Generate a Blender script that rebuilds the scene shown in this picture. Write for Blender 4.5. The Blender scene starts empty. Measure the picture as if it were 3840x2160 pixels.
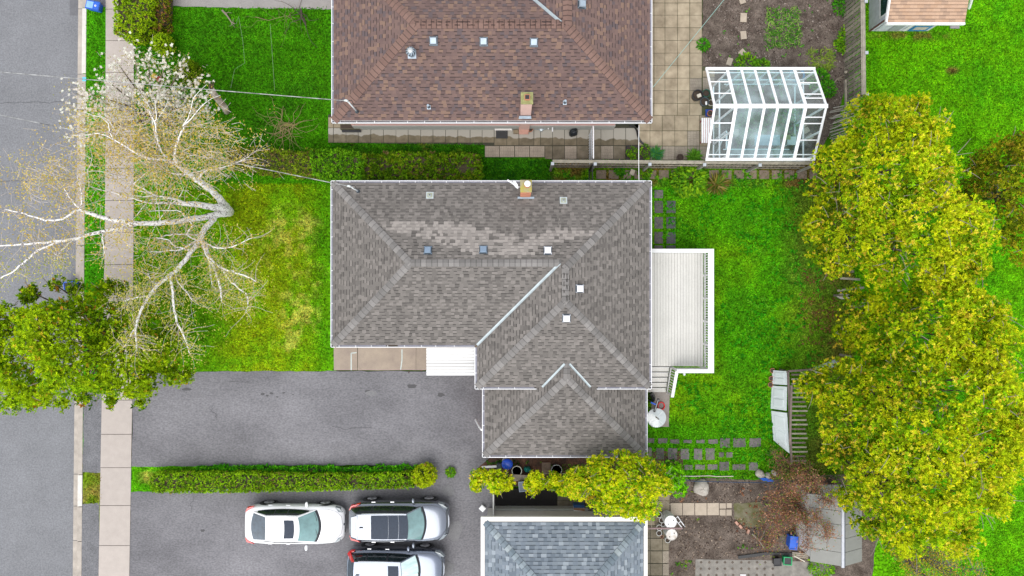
import bpy, bmesh, math, random
import numpy as np
from mathutils import Vector, Matrix

random.seed(7)
rng = np.random.default_rng(7)
R = math.radians
SC = bpy.context.scene
COL = SC.collection

# ------------------------------------------------------------------ camera, sky, sun, exposure
CAM_H = 33.0
FPX = 2560.0
cam_data = bpy.data.cameras.new("camera")
cam_data.lens = 24.0
cam_data.sensor_width = 36.0
cam_data.clip_start = 0.5
cam_data.clip_end = 1500.0
cam = bpy.data.objects.new("camera", cam_data)
cam.location = (0, 0, CAM_H)
cam.rotation_euler = (0, 0, 0)
COL.objects.link(cam)
SC.camera = cam

SUN_EL, SUN_AZ = R(62), R(200)          # soft sun, a little south-west
world = bpy.data.worlds.new("World")
SC.world = world
world.use_nodes = True
wn = world.node_tree
bg = wn.nodes["Background"]
sky = wn.nodes.new("ShaderNodeTexSky")
sky.sky_type = 'NISHITA'
sky.sun_disc = False
sky.sun_elevation = SUN_EL
sky.sun_rotation = SUN_AZ
sky.air_density = 1.0
sky.dust_density = 0.3
hs = wn.nodes.new("ShaderNodeHueSaturation")   # overcast: the blue of the sky is mostly veiled
hs.inputs['Saturation'].default_value = 0.16
wn.links.new(sky.outputs[0], hs.inputs['Color'])
wn.links.new(hs.outputs[0], bg.inputs['Color'])
bg.inputs['Strength'].default_value = 0.14

sun_data = bpy.data.lights.new("sun", 'SUN')
sun_data.energy = 1.15
sun_data.angle = R(55)
sun_data.color = (1.0, 0.965, 0.91)
sun = bpy.data.objects.new("sun", sun_data)
sun.rotation_euler = (R(90) - SUN_EL, 0, math.pi - SUN_AZ)
sun.location = (0, 0, 60)
COL.objects.link(sun)

SC.view_settings.view_transform = 'Standard'
SC.view_settings.look = 'None'
SC.view_settings.gamma = 1.0
SC.view_settings.use_curve_mapping = False
SC.view_settings.exposure = 1.2
SC.render.engine = 'CYCLES'
SC.cycles.max_bounces = 7
SC.cycles.diffuse_bounces = 3
SC.cycles.glossy_bounces = 3
SC.cycles.transmission_bounces = 3
SC.cycles.transparent_max_bounces = 10

# ------------------------------------------------------------------ helpers
def W(px, py, z=0.0):
    """a point of the photograph (3840 x 2160) at height z, as a place in the world"""
    return Vector(((px - 1920) * (CAM_H - z) / FPX, (1080 - py) * (CAM_H - z) / FPX, z))

def lin(r, g, b):
    f = lambda c: (c / 255 / 12.92) if c / 255 <= 0.04045 else ((c / 255 + 0.055) / 1.055) ** 2.4
    return (f(r), f(g), f(b))

def tag(o, label=None, cat=None, group=None, kind=None):
    if label: o['label'] = label
    if cat: o['category'] = cat
    if group: o['group'] = group
    if kind: o['kind'] = kind
    return o

def wloc(o):
    v = Vector((0, 0, 0))
    while o is not None:
        v += o.location
        o = o.parent
    return v

def thing(name, loc, label, cat, group=None, rz=0.0):
    o = bpy.data.objects.new(name, None)
    o.empty_display_size = 0.2
    COL.objects.link(o)
    o.location = loc
    o.rotation_euler = (0, 0, rz)
    return tag(o, label, cat, group)

def link(name, me, parent=None, mat=None, loc=None, matrix=None):
    o = bpy.data.objects.new(name, me)
    COL.objects.link(o)
    if mat is not None and len(me.materials) == 0:
        me.materials.append(mat)
    if parent is not None:
        o.parent = parent
    if matrix is not None:
        m = matrix.copy()
        if parent is not None:
            m = Matrix.Translation(-wloc(parent)) @ m
        o.matrix_basis = m
    elif loc is not None:
        o.location = loc
    return o

class MB:
    """collects faces for one mesh"""
    def __init__(s):
        s.v = []; s.f = []; s.c = []; s.m = []
        s.col = (1, 1, 1); s.mi = 0; s.T = None
    def add(s, vs, fs, col=None, mi=None):
        b = len(s.v)
        if s.T is not None:
            vs = [s.T @ Vector(v) for v in vs]
        s.v += [tuple(v) for v in vs]
        for f in fs:
            s.f.append([b + i for i in f])
            s.c.append(col or s.col)
            s.m.append(s.mi if mi is None else mi)
    def hexa(s, p, col=None, mi=None):      # 8 points: bottom 4 ccw, top 4 ccw
        s.add(p, [(3, 2, 1, 0), (4, 5, 6, 7), (0, 1, 5, 4), (1, 2, 6, 5), (2, 3, 7, 6), (3, 0, 4, 7)], col, mi)
    def box(s, x0, x1, y0, y1, z0, z1, col=None, mi=None):
        s.hexa([(x0, y0, z0), (x1, y0, z0), (x1, y1, z0), (x0, y1, z0), (x0, y0, z1), (x1, y0, z1), (x1, y1, z1), (x0, y1, z1)], col, mi)
    def cbox(s, c, sz, M=None, col=None, mi=None):
        x, y, z = sz[0] / 2, sz[1] / 2, sz[2] / 2
        M = (Matrix.Translation(c) @ M.to_4x4()) if M is not None else Matrix.Translation(c)
        s.hexa([M @ Vector(p) for p in [(-x, -y, -z), (x, -y, -z), (x, y, -z), (-x, y, -z), (-x, -y, z), (x, -y, z), (x, y, z), (-x, y, z)]], col, mi)
    def bar(s, a, b, w, h, up=(0, 0, 1), col=None, mi=None):
        a = Vector(a); b = Vector(b); d = (b - a).normalized()
        side = d.cross(Vector(up))
        if side.length < 1e-4: side = d.cross(Vector((1, 0, 0)))
        side.normalize(); n = side.cross(d)
        sw = side * w / 2; nh = n * h / 2
        s.hexa([a - sw - nh, a + sw - nh, b + sw - nh, b - sw - nh, a - sw + nh, a + sw + nh, b + sw + nh, b - sw + nh], col, mi)
    def prism(s, poly, z0, z1, col=None, mi=None, bottom=True):
        n = len(poly)
        a = sum(poly[i][0] * poly[(i + 1) % n][1] - poly[(i + 1) % n][0] * poly[i][1] for i in range(n))
        if a < 0: poly = list(poly)[::-1]
        vs = [(p[0], p[1], z0) for p in poly] + [(p[0], p[1], z1) for p in poly]
        fs = [tuple(range(n, 2 * n))] + [(i, (i + 1) % n, n + (i + 1) % n, n + i) for i in range(n)]
        if bottom: fs.append(tuple(range(n - 1, -1, -1)))
        s.add(vs, fs, col, mi)
    def tube(s, pts, rad, n=8, col=None, caps=True, mi=None):
        pts = [Vector(p) for p in pts]
        if not hasattr(rad, '__len__'): rad = [rad] * len(pts)
        rings = []; prev = None
        for i, p in enumerate(pts):
            d = (pts[min(i + 1, len(pts) - 1)] - pts[max(i - 1, 0)]).normalized()
            if prev is None:
                a = d.orthogonal().normalized()
            else:
                a = (prev - d * prev.dot(d))
                a = a.normalized() if a.length > 1e-5 else d.orthogonal().normalized()
            prev = a; b = d.cross(a)
            rings.append([p + (a * math.cos(t) + b * math.sin(t)) * rad[i] for t in [2 * math.pi * k / n for k in range(n)]])
        vs = [q for r in rings for q in r]; fs = []
        for i in range(len(pts) - 1):
            for k in range(n):
                fs.append((i * n + k, i * n + (k + 1) % n, (i + 1) * n + (k + 1) % n, (i + 1) * n + k))
        if caps:
            fs.append(tuple(range(n - 1, -1, -1))); fs.append(tuple((len(pts) - 1) * n + k for k in range(n)))
        s.add(vs, fs, col, mi)
    def lathe(s, c, prof, n=20, M=None, col=None, mi=None):
        """prof: (radius, z) from bottom to top"""
        c = Vector(c); vs = []; fs = []
        for r, z in prof:
            for k in range(n):
                t = 2 * math.pi * k / n
                p = Vector((r * math.cos(t), r * math.sin(t), z))
                vs.append(c + (M @ p if M is not None else p))
        for i in range(len(prof) - 1):
            for k in range(n):
                fs.append((i * n + k, i * n + (k + 1) % n, (i + 1) * n + (k + 1) % n, (i + 1) * n + k))
        fs.append(tuple(range(n - 1, -1, -1))); fs.append(tuple((len(prof) - 1) * n + k for k in range(n)))
        s.add(vs, fs, col, mi)
    def mesh(s, name, mats=None, smooth=False, off=None):
        me = bpy.data.meshes.new(name)
        vs = s.v if off is None else [(v[0] - off[0], v[1] - off[1], v[2] - off[2]) for v in s.v]
        me.from_pydata(vs, [], s.f)
        ca = me.color_attributes.new("Col", 'FLOAT_COLOR', 'CORNER')
        arr = []
        for f, c in zip(s.f, s.c):
            arr += [c[0], c[1], c[2], 1.0] * len(f)
        ca.data.foreach_set("color", arr)
        if mats is not None:
            for m in (mats if isinstance(mats, (list, tuple)) else [mats]):
                me.materials.append(m)
            if isinstance(mats, (list, tuple)):
                me.polygons.foreach_set("material_index", s.m)
        if smooth:
            me.polygons.foreach_set("use_smooth", [True] * len(me.polygons))
        me.update()
        return me
    def build(s, name, mats, parent=None, smooth=False, loc=None, sharp=None, bevel=0):
        """vertices are world coordinates; loc = where the object's origin goes"""
        if parent is not None:
            off = wloc(parent); o = link(name, s.mesh(name, mats, smooth, off), parent)
        else:
            off = Vector(loc) if loc is not None else Vector((0, 0, 0))
            o = link(name, s.mesh(name, mats, smooth, off)); o.location = off
        if sharp is not None:
            o.data.polygons.foreach_set("use_smooth", [True] * len(o.data.polygons))
            try: o.data.set_sharp_from_angle(angle=R(sharp))
            except Exception: pass
        if bevel:
            b = o.modifiers.new("bevel", 'BEVEL'); b.width = bevel; b.segments = 2; b.limit_method = 'ANGLE'
        return o

def dup(root, loc=None, rz=None, label=None, group=None):
    """copy of a thing with copies of its parts and sub-parts (mesh data shared)"""
    r = root.copy(); COL.objects.link(r)
    if loc is not None: r.location = loc
    if rz is not None: r.rotation_euler = (0, 0, rz)
    if label: r['label'] = label
    if group: r['group'] = group
    for ch in list(root.children):
        c = ch.copy(); COL.objects.link(c); c.parent = r
        for g in list(ch.children):
            d = g.copy(); COL.objects.link(d); d.parent = c
    return r

# ---- numpy noise and leaf meshes
_lat = rng.random((256, 256))
def vnoise(x, y, s):
    x = np.asarray(x, float) / s + 91.3; y = np.asarray(y, float) / s + 37.7
    xi = np.floor(x).astype(int); yi = np.floor(y).astype(int)
    fx = x - xi; fy = y - yi
    fx = fx * fx * (3 - 2 * fx); fy = fy * fy * (3 - 2 * fy)
    g = lambda a, b: _lat[a % 256, b % 256]
    return (g(xi, yi) * (1 - fx) + g(xi + 1, yi) * fx) * (1 - fy) + (g(xi, yi + 1) * (1 - fx) + g(xi + 1, yi + 1) * fx) * fy
def fbm(x, y, s, o=4):
    t = 0; a = 1; n = 0
    for k in range(o):
        t = t + a * vnoise(x + 17 * k, y - 9 * k, s); n += a; a *= 0.55; s *= 0.5
    return t / n
def unit(v):
    return v / np.maximum(np.linalg.norm(v, axis=-1, keepdims=True), 1e-9)

def np_mesh(name, V, Fc, colors=None, mat=None):
    me = bpy.data.meshes.new(name)
    nv, nf, k = len(V), len(Fc), Fc.shape[1]
    me.vertices.add(nv); me.vertices.foreach_set("co", np.ascontiguousarray(V, np.float32).ravel())
    me.loops.add(nf * k); me.loops.foreach_set("vertex_index", np.ascontiguousarray(Fc, np.int32).ravel())
    me.polygons.add(nf); me.polygons.foreach_set("loop_start", np.arange(nf, dtype=np.int32) * k)
    me.update(calc_edges=True)
    if colors is not None:
        ca = me.color_attributes.new("Col", 'FLOAT_COLOR', 'POINT')
        c4 = np.ones((nv, 4), np.float32); c4[:, :3] = colors
        ca.data.foreach_set("color", c4.ravel())
    if mat is not None: me.materials.append(mat)
    return me

def leaf_arrays(P, D, N, L, Wd, C, droop=0.0):
    """one four-sided leaf per row: base P, direction D, facing N, length L, width Wd, colour C"""
    n = len(P)
    D = unit(D); S = unit(np.cross(D, N)); L = np.reshape(L, (-1, 1)); Wd = np.reshape(Wd, (-1, 1))
    V = np.empty((n, 4, 3))
    V[:, 0] = P
    V[:, 1] = P + D * L * 0.5 + S * Wd * 0.5
    V[:, 2] = P + D * L
    V[:, 3] = P + D * L * 0.55 - S * Wd * 0.5
    V[:, 2, 2] -= droop * L[:, 0]
    Fc = np.arange(n * 4).reshape(n, 4)
    return V.reshape(-1, 3), Fc, np.repeat(C, 4, axis=0)

def merge(parts):
    Vs = []; Fs = []; Cs = []; o = 0
    for V, Fc, C in parts:
        Vs.append(V); Fs.append(Fc + o); Cs.append(C); o += len(V)
    return np.concatenate(Vs), np.concatenate(Fs), np.concatenate(Cs)

def leaf_obj(name, arr, mat, parent=None, loc=(0, 0, 0)):
    V, Fc, C = arr
    off = np.array(wloc(parent) if parent is not None else loc)
    o = link(name, np_mesh(name, V - off, Fc, C, mat), parent)
    if parent is None: o.location = loc
    return o

# ------------------------------------------------------------------ materials
_mats = {}
def mat(name, col=(0.5, 0.5, 0.5), rough=0.8, var=0.12, scale=6.0, col2=None, mixb=0.5, bump=0.0, bscale=60.0,
        metal=0.0, spec=0.5, attr=False, rand=0.0, fine=0.0, fscale=90.0, coat=0.0, stretch=None):
    if name in _mats: return _mats[name]
    m = bpy.data.materials.new(name); m.use_nodes = True
    nt = m.node_tree; N = nt.nodes; Lk = nt.links; b = N["Principled BSDF"]
    b.inputs['Roughness'].default_value = rough
    b.inputs['Metallic'].default_value = metal
    b.inputs['Specular IOR Level'].default_value = spec
    b.inputs['Coat Weight'].default_value = coat
    b.inputs['Coat Roughness'].default_value = 0.04
    geo = N.new("ShaderNodeNewGeometry"); vec = geo.outputs['Position']
    if stretch:
        mp = N.new("ShaderNodeMapping"); mp.inputs['Scale'].default_value = stretch
        Lk.new(vec, mp.inputs['Vector']); vec = mp.outputs[0]
    no = N.new("ShaderNodeTexNoise"); no.inputs['Scale'].default_value = scale
    no.inputs['Detail'].default_value = 6; no.inputs['Roughness'].default_value = 0.6
    Lk.new(vec, no.inputs['Vector'])
    ramp = N.new("ShaderNodeMapRange"); ramp.inputs[1].default_value = 0.3; ramp.inputs[2].default_value = 0.7
    Lk.new(no.outputs[0], ramp.inputs[0])
    mx = N.new("ShaderNodeMix"); mx.data_type = 'RGBA'
    if col2 is None:
        c1 = tuple(c * (1 - var) for c in col); c2 = tuple(min(1, c * (1 + var)) for c in col)
    else:
        c1, c2 = col, col2
    mx.inputs[6].default_value = (*c1, 1); mx.inputs[7].default_value = (*c2, 1)
    Lk.new(ramp.outputs[0], mx.inputs[0]); out = mx.outputs[2]
    def mul(a, bsock, fac=1.0):
        k = N.new("ShaderNodeMix"); k.data_type = 'RGBA'; k.blend_type = 'MULTIPLY'; k.inputs[0].default_value = fac
        Lk.new(a, k.inputs[6]); Lk.new(bsock, k.inputs[7]); return k.outputs[2]
    if attr:
        at = N.new("ShaderNodeAttribute"); at.attribute_name = "Col"; out = mul(out, at.outputs['Color'])
    def val(sock, lo, hi, f0=0.0, f1=1.0):
        r = N.new("ShaderNodeMapRange"); r.inputs[1].default_value = f0; r.inputs[2].default_value = f1
        r.inputs[3].default_value = lo; r.inputs[4].default_value = hi; r.clamp = True
        Lk.new(sock, r.inputs[0]); cr = N.new("ShaderNodeCombineColor")
        for i in range(3): Lk.new(r.outputs[0], cr.inputs[i])
        return cr.outputs[0]
    if rand:
        oi = N.new("ShaderNodeObjectInfo"); out = mul(out, val(oi.outputs['Random'], 1 - rand, 1 + rand))
    if fine:
        n2 = N.new("ShaderNodeTexNoise"); n2.inputs['Scale'].default_value = fscale; n2.inputs['Detail'].default_value = 3
        Lk.new(vec, n2.inputs['Vector']); out = mul(out, val(n2.outputs[0], 1 - fine, 1 + fine, 0.3, 0.7))
    Lk.new(out, b.inputs['Base Color'])
    if bump:
        n3 = N.new("ShaderNodeTexNoise"); n3.inputs['Scale'].default_value = bscale; n3.inputs['Detail'].default_value = 4
        Lk.new(vec, n3.inputs['Vector'])
        bp = N.new("ShaderNodeBump"); bp.inputs['Strength'].default_value = bump; bp.inputs['Distance'].default_value = 0.02
        Lk.new(n3.outputs[0], bp.inputs['Height']); Lk.new(bp.outputs[0], b.inputs['Normal'])
    _mats[name] = m
    m['out'] = 0
    return m

def leaf_mat(name, trans=0.3, gain=1.0):
    m = bpy.data.materials.new(name); m.use_nodes = True
    nt = m.node_tree; N = nt.nodes; Lk = nt.links
    b = N["Principled BSDF"]; b.inputs['Roughness'].default_value = 0.7; b.inputs['Specular IOR Level'].default_value = 0.06
    at = N.new("ShaderNodeAttribute"); at.attribute_name = "Col"
    Lk.new(at.outputs['Color'], b.inputs['Base Color'])
    tr = N.new("ShaderNodeBsdfTranslucent"); Lk.new(at.outputs['Color'], tr.inputs['Color'])
    ms = N.new("ShaderNodeMixShader"); ms.inputs[0].default_value = trans
    Lk.new(b.outputs[0], ms.inputs[1]); Lk.new(tr.outputs[0], ms.inputs[2])
    Lk.new(ms.outputs[0], N["Material Output"].inputs['Surface'])
    return m

def glass_mat(name, tint=(0.8, 0.95, 0.95), haze=0.12, hazecol=(0.75, 0.9, 0.92), gloss=0.12, hscale=1.5):
    m = bpy.data.materials.new(name); m.use_nodes = True
    nt = m.node_tree; N = nt.nodes; Lk = nt.links
    for n in list(N):
        if n.type == 'BSDF_PRINCIPLED': N.remove(n)
    out = N["Material Output"]
    t = N.new("ShaderNodeBsdfTransparent"); t.inputs[0].default_value = (*tint, 1)
    d = N.new("ShaderNodeBsdfDiffuse"); d.inputs[0].default_value = (*hazecol, 1)
    g = N.new("ShaderNodeBsdfGlossy"); g.inputs['Roughness'].default_value = 0.05
    geo = N.new("ShaderNodeNewGeometry"); no = N.new("ShaderNodeTexNoise"); no.inputs['Scale'].default_value = hscale; no.inputs['Detail'].default_value = 5
    Lk.new(geo.outputs['Position'], no.inputs['Vector'])
    mr = N.new("ShaderNodeMapRange"); mr.inputs[1].default_value = 0.35; mr.inputs[2].default_value = 0.7
    mr.inputs[3].default_value = haze * 0.3; mr.inputs[4].default_value = min(1, haze * 2.2); Lk.new(no.outputs[0], mr.inputs[0])
    a = N.new("ShaderNodeMixShader"); Lk.new(mr.outputs[0], a.inputs[0]); Lk.new(t.outputs[0], a.inputs[1]); Lk.new(d.outputs[0], a.inputs[2])
    b = N.new("ShaderNodeMixShader"); b.inputs[0].default_value = gloss; Lk.new(a.outputs[0], b.inputs[1]); Lk.new(g.outputs[0], b.inputs[2])
    Lk.new(b.outputs[0], out.inputs['Surface'])
    return m

LEAF = leaf_mat("foliage", 0.33)
GRASSM = leaf_mat("grass_blades", 0.25)
M_WHITE = mat("white_paint", (0.78, 0.78, 0.79), 0.5, var=0.04)
M_WHITEMETAL = mat("white_gutter_metal", (0.74, 0.74, 0.76), 0.35, var=0.04)
M_TROUGH = mat("gutter_trough", (0.28, 0.28, 0.34), 0.6, var=0.2, scale=4)
M_BLACK = mat("black_plastic", (0.015, 0.015, 0.018), 0.45)
M_DARK = mat("dark_rubber", (0.02, 0.02, 0.02), 0.8)
M_GREYMETAL = mat("grey_metal", (0.30, 0.36, 0.42), 0.45, var=0.15, metal=0.3)
M_DARKMETAL = mat("dark_metal", (0.07, 0.09, 0.11), 0.45, var=0.2, metal=0.3)
M_FLASH = mat("flashing_metal", (0.33, 0.38, 0.40), 0.45, var=0.2, scale=3, metal=0.3)
M_WOOD = mat("weathered_wood", (0.19, 0.165, 0.13), 0.85, var=0.35, scale=5, rand=0.3, fine=0.25)
M_WOODCAP = mat("weathered_rail", (0.27, 0.245, 0.195), 0.85, var=0.25, scale=4, rand=0.12, fine=0.3)
M_BARK = mat("brown_bark", (0.10, 0.075, 0.055), 0.9, var=0.3, scale=12)
M_TERRA = mat("terracotta", (0.42, 0.16, 0.09), 0.8, var=0.15)
M_SOILPOT = mat("pot_soil", (0.05, 0.035, 0.025), 0.95, var=0.4, scale=40)
M_ASPH = mat("road_asphalt", (0.165, 0.168, 0.18), 0.9, var=0.10, scale=0.6, fine=0.22, fscale=15, bump=0.3)
M_DRIVE = mat("driveway_asphalt", (0.108, 0.105, 0.114), 0.88, col2=(0.192, 0.187, 0.200), scale=0.42, fine=0.27, fscale=17, bump=0.3, stretch=(0.6, 1, 1))
M_APRON = mat("apron_asphalt", (0.13, 0.13, 0.14), 0.9, var=0.2, scale=2, fine=0.3, fscale=15)
M_NEWASPH = mat("fresh_asphalt", (0.012, 0.010, 0.010), 0.9, var=0.3, scale=6, fine=0.3)
M_CONC = mat("pavement_concrete", (0.38, 0.335, 0.305), 0.9, var=0.06, scale=3, rand=0.05, fine=0.08)
M_KERB = mat("kerb_concrete", (0.36, 0.32, 0.28), 0.9, var=0.2, scale=2.5, fine=0.12)
M_SLAB = mat("patio_concrete", (0.21, 0.17, 0.115), 0.9, col2=(0.40, 0.335, 0.24), scale=1.6, rand=0.14, fine=0.1)
M_SLABDARK = mat("damp_concrete", (0.11, 0.092, 0.06), 0.85, col2=(0.21, 0.18, 0.13), scale=3, rand=0.16, fine=0.1)
M_SOIL = mat("garden_soil", (0.055, 0.042, 0.034), 0.95, spec=0.1, col2=(0.155, 0.125, 0.105), scale=1.8, fine=0.45, fscale=22, bump=1.0, bscale=14)
M_STONE = mat("dark_flagstone", (0.07, 0.065, 0.075), 0.85, col2=(0.15, 0.13, 0.125), scale=4, rand=0.25, fine=0.15)
M_ROCK = mat("pale_rock", (0.42, 0.39, 0.35), 0.85, col2=(0.28, 0.25, 0.22), scale=4, bump=0.5, bscale=6)
M_BIRCH = None
# ------------------------------------------------------------------ ground, lawns, road
def wob(poly, amp=0.04, step=0.35):
    out = []
    n = len(poly)
    for i in range(n):
        a = Vector(poly[i][:2]); b = Vector(poly[(i + 1) % n][:2]); k = max(1, int((b - a).length / step))
        d = (b - a).normalized() if (b - a).length > 0 else Vector((1, 0)); nn = Vector((-d.y, d.x))
        for j in range(k):
            p = a.lerp(b, j / k) + nn * (random.uniform(-amp, amp) if j else 0)
            out.append((p.x, p.y))
    return out

def pxpoly(pts, z=0.0):
    return [tuple(W(x, y, z)[:2]) for x, y in pts]

def struct(name, mb, m, label, cat='ground', kind='structure', **kw):
    return tag(mb.build(name, m, **kw), label, cat, kind=kind)

def inblob(px, py, cx, cy, rx, ry):
    return np.clip(1.25 - ((px - cx) / rx) ** 2 - ((py - cy) / ry) ** 2, 0, 1)

def lawn_color(x, y):
    px = 1920 + x * FPX / CAM_H; py = 1080 - y * FPX / CAM_H
    n1 = fbm(x, y, 3.0); n2 = fbm(x + 40, y - 13, 0.9); n3 = fbm(x - 7, y + 50, 0.3, 3)
    def mixc(a, b, t): return a * (1 - t[:, None]) + b * t[:, None]
    A = lambda *c: np.array(c)[None, :]
    base = np.tile(np.array([0.030, 0.145, 0.003]), (len(x), 1))
    lush = A(0.055, 0.215, 0.003); deep = A(0.014, 0.068, 0.003); yel = A(0.125, 0.20, 0.005); straw = A(0.32, 0.25, 0.11); dirt = A(0.085, 0.06, 0.03)
    c = mixc(base, lush, np.clip((n1 - 0.35) * 2.5, 0, 1))
    c = mixc(c, deep, np.clip((n2 - 0.52) * 2.2, 0, 0.75))
    # brown house front lawn: even mid green
    f = ((px > 480) & (px < 1262) & (py < 600)).astype(float)
    c = mixc(c, mixc(A(0.026, 0.125, 0.003) + 0 * c, deep, np.clip((n2 - 0.42) * 2.4, 0, 0.8)), f * 0.85)
    # grey house front lawn: yellower, with straw patches
    f = ((px > 480) & (px < 1262) & (py > 690) & (py < 1420)).astype(float)
    f2 = f * np.clip((1235 - px) / 120, 0.25, 1) 
    c = mixc(c, mixc(yel + 0 * c, A(0.075, 0.175, 0.004) + 0 * c, np.clip((n2 - 0.4) * 4, 0, 1)), f2 * np.clip((px - 700) / 200, 0.35, 1))
    s = np.maximum.reduce([inblob(px, py, 1080, 880, 110, 110), inblob(px, py, 1110, 1060, 130, 90) * 0.9, inblob(px, py, 1120, 1190, 90, 110),
                           inblob(px, py, 1080, 1290, 60, 40), inblob(px, py, 1130, 850, 80, 60), inblob(px, py, 1010, 960, 90, 90) * 0.7])
    c = mixc(c, straw, f * np.clip(s * 0.4 * np.clip((n3 * 0.75 + n2 * 0.25 - 0.44) * 5, 0, 1), 0, 0.72))
    # back lawn
    f = ((px > 2060) & (px < 3205) & (py > 600) & (py < 1830)).astype(float)
    c = mixc(c, mixc(A(0.036, 0.155, 0.003) + 0 * c, A(0.085, 0.16, 0.004) + 0 * c, np.clip((n1 - 0.4) * 3, 0, 1)), f * 0.7)
    c = mixc(c, deep, f * np.clip((n2 - 0.48) * 3, 0, 0.45)); c = c * (1 + .14 * f)[:, None]
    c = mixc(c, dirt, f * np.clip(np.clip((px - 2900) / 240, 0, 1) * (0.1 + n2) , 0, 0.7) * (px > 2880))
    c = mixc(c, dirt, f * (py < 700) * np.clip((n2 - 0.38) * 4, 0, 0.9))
    # between the houses: the shade there is put into the grass colour
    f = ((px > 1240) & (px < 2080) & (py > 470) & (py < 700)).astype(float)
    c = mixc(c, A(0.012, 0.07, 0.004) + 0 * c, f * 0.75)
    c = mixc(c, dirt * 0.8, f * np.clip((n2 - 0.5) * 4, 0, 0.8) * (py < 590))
    # verge tufts
    f = ((px < 420)).astype(float)
    c = mixc(c, A(0.026, 0.15, 0.004) + 0 * c, f * 0.5)
    f = ((px < 420) & (py > 1700)).astype(float)
    c = mixc(c, mixc(A(0.09, 0.13, 0.01) + 0 * c, dirt * 1.5, np.clip((n2 - 0.4) * 4, 0, 1)), f * 0.8)
    f = ((px > 480) & (px < 650) & (py > 1730) & (py < 1860)).astype(float)
    c = mixc(c, straw, f * inblob(px, py, 560, 1790, 50, 26) * np.clip(n3 * 1.1 - .1, 0, 1))
    # neighbour lawn: bright
    f = (px > 3205).astype(float)
    c = mixc(c, mixc(A(0.070, 0.235, 0.003) + 0 * c, A(0.034, 0.155, 0.003) + 0 * c, np.clip((n1 * 0.5 + n2 * 0.5 - 0.47) * 5, 0, 1)), f * 0.85)
    c = mixc(c, dirt, f * inblob(px, py, 3570, 265, 28, 16) * 0.9)
    c = mixc(c, dirt, f * inblob(px, py, 3420, 135, 170, 22) * np.clip((n3 - 0.4) * 4, 0, 0.8))
    return c * np.array([1.50, 1.48, 0.8]) * (0.52 + 0.62 * n2 + 0.34 * n3)[:, None]

GROUND_LEAF = mat("turf", (1, 1, 1), 0.95, attr=True, spec=0.04, var=0.28, scale=2.6, fine=0.75, fscale=9, bump=0.6, bscale=22)
def grid_sheet(x0, x1, y0, y1, z, step):
    nx = max(2, int((x1 - x0) / step) + 1); ny = max(2, int((y1 - y0) / step) + 1)
    X, Y = np.meshgrid(np.linspace(x0, x1, nx), np.linspace(y0, y1, ny))
    V = np.stack([X.ravel(), Y.ravel(), np.full(X.size, z)], 1)
    i = np.arange(nx - 1)[None, :] + np.arange(ny - 1)[:, None] * nx
    Fc = np.stack([i, i + 1, i + 1 + nx, i + nx], -1).reshape(-1, 4)
    return V, Fc
mb = MB(); mb.col = (0.03, 0.16, 0.006)
mb.add([(-700, -700, -0.16), (700, -700, -0.16), (700, 700, -0.16), (-700, 700, -0.16)], [(0, 1, 2, 3)])
struct("ground", mb, mat("far_turf", (0.055, 0.20, 0.004), 0.95, spec=0.04, var=0.3, scale=0.8, fine=0.3), "wide green ground of the neighbourhood under all the yards")

LAWNS = [(310, 400, -700, 2900, "narrow grass verge between the kerb and the sidewalk", 0.15),
         (400, 1262, -700, 590, "even green front lawn of the brown roofed house", 0.15),
         (400, 1262, 590, 1425, "yellow green front lawn with straw patches beside the grey roofed house", 0.12),
         (1262, 2062, 478, 720, "shaded grass strip between the brown roofed and the grey roofed house", 0.15),
         (400, 1262, 1725, 1865, "little grass patch at the street end of the low hedge", 0.12),
         (2062, 3205, 590, 1835, "green back lawn with clover behind the grey roofed house", 0.15),
         (3205, 4700, -700, 2900, "bright green lawn of the neighbours behind the fence", 0.15)]
blade_parts = []
def blades(x0, x1, y0, y1, dens, keep=None, hmax=0.05, L=(0.05, 0.11)):
    n = int((x1 - x0) * (y1 - y0) * dens)
    x = rng.uniform(x0, x1, n); y = rng.uniform(y0, y1, n)
    px = 1920 + x * FPX / CAM_H; py = 1080 - y * FPX / CAM_H
    k = (px > 327) & ~((px > 383) & (px < 506)) & ~((px > 480) & (py < 30) & (px < 1262)) & ~((px > 480) & (py > 1388) & (py < 1752) & (px < 1870)) & ~((px > 480) & (py > 1835) & (px < 2300))
    k &= ~((px < 386) & ((py < 26) | ((py > 1440) & (py < 1772)) | (py > 1888))) & ~((px > 1225) & (px < 2400) & (py < 538)) & ~((px > 1812) & (px < 2400) & (py < 600)) & ~((px > 2375) & (px < 3170) & (py < 602))
    k &= ~((px > 1225) & (px < 2400) & (py > 700) & (py < 1740)) & ~((px > 2440) & (px < 2512) & (py > 1460) & (py < 1602)) & ~((px > 2500) & (px < 3335) & (py > 1796)) & ~((px > 1240) & (py > 1290) & (px < 1800) & (py < 1392))
    x = x[k]; y = y[k]; n = len(x)
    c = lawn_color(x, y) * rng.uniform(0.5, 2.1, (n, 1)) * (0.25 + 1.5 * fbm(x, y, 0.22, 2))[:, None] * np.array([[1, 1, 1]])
    c[:, 0] *= rng.uniform(0.8, 1.5, n)
    a = rng.uniform(0, 2 * math.pi, n); el = rng.uniform(0.15, 0.9, n)
    D = np.stack([np.cos(a) * np.cos(el), np.sin(a) * np.cos(el), np.sin(el)], 1)
    P = np.stack([x, y, np.full(n, 0.002)], 1)
    blade_parts.append(leaf_arrays(P, D, np.tile([[0, 0, 1.0]], (n, 1)) + rng.normal(0, 0.2, (n, 3)), rng.uniform(L[0], L[1], n), rng.uniform(0.02, 0.055, n), np.clip(c, 0, 0.8)))
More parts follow.
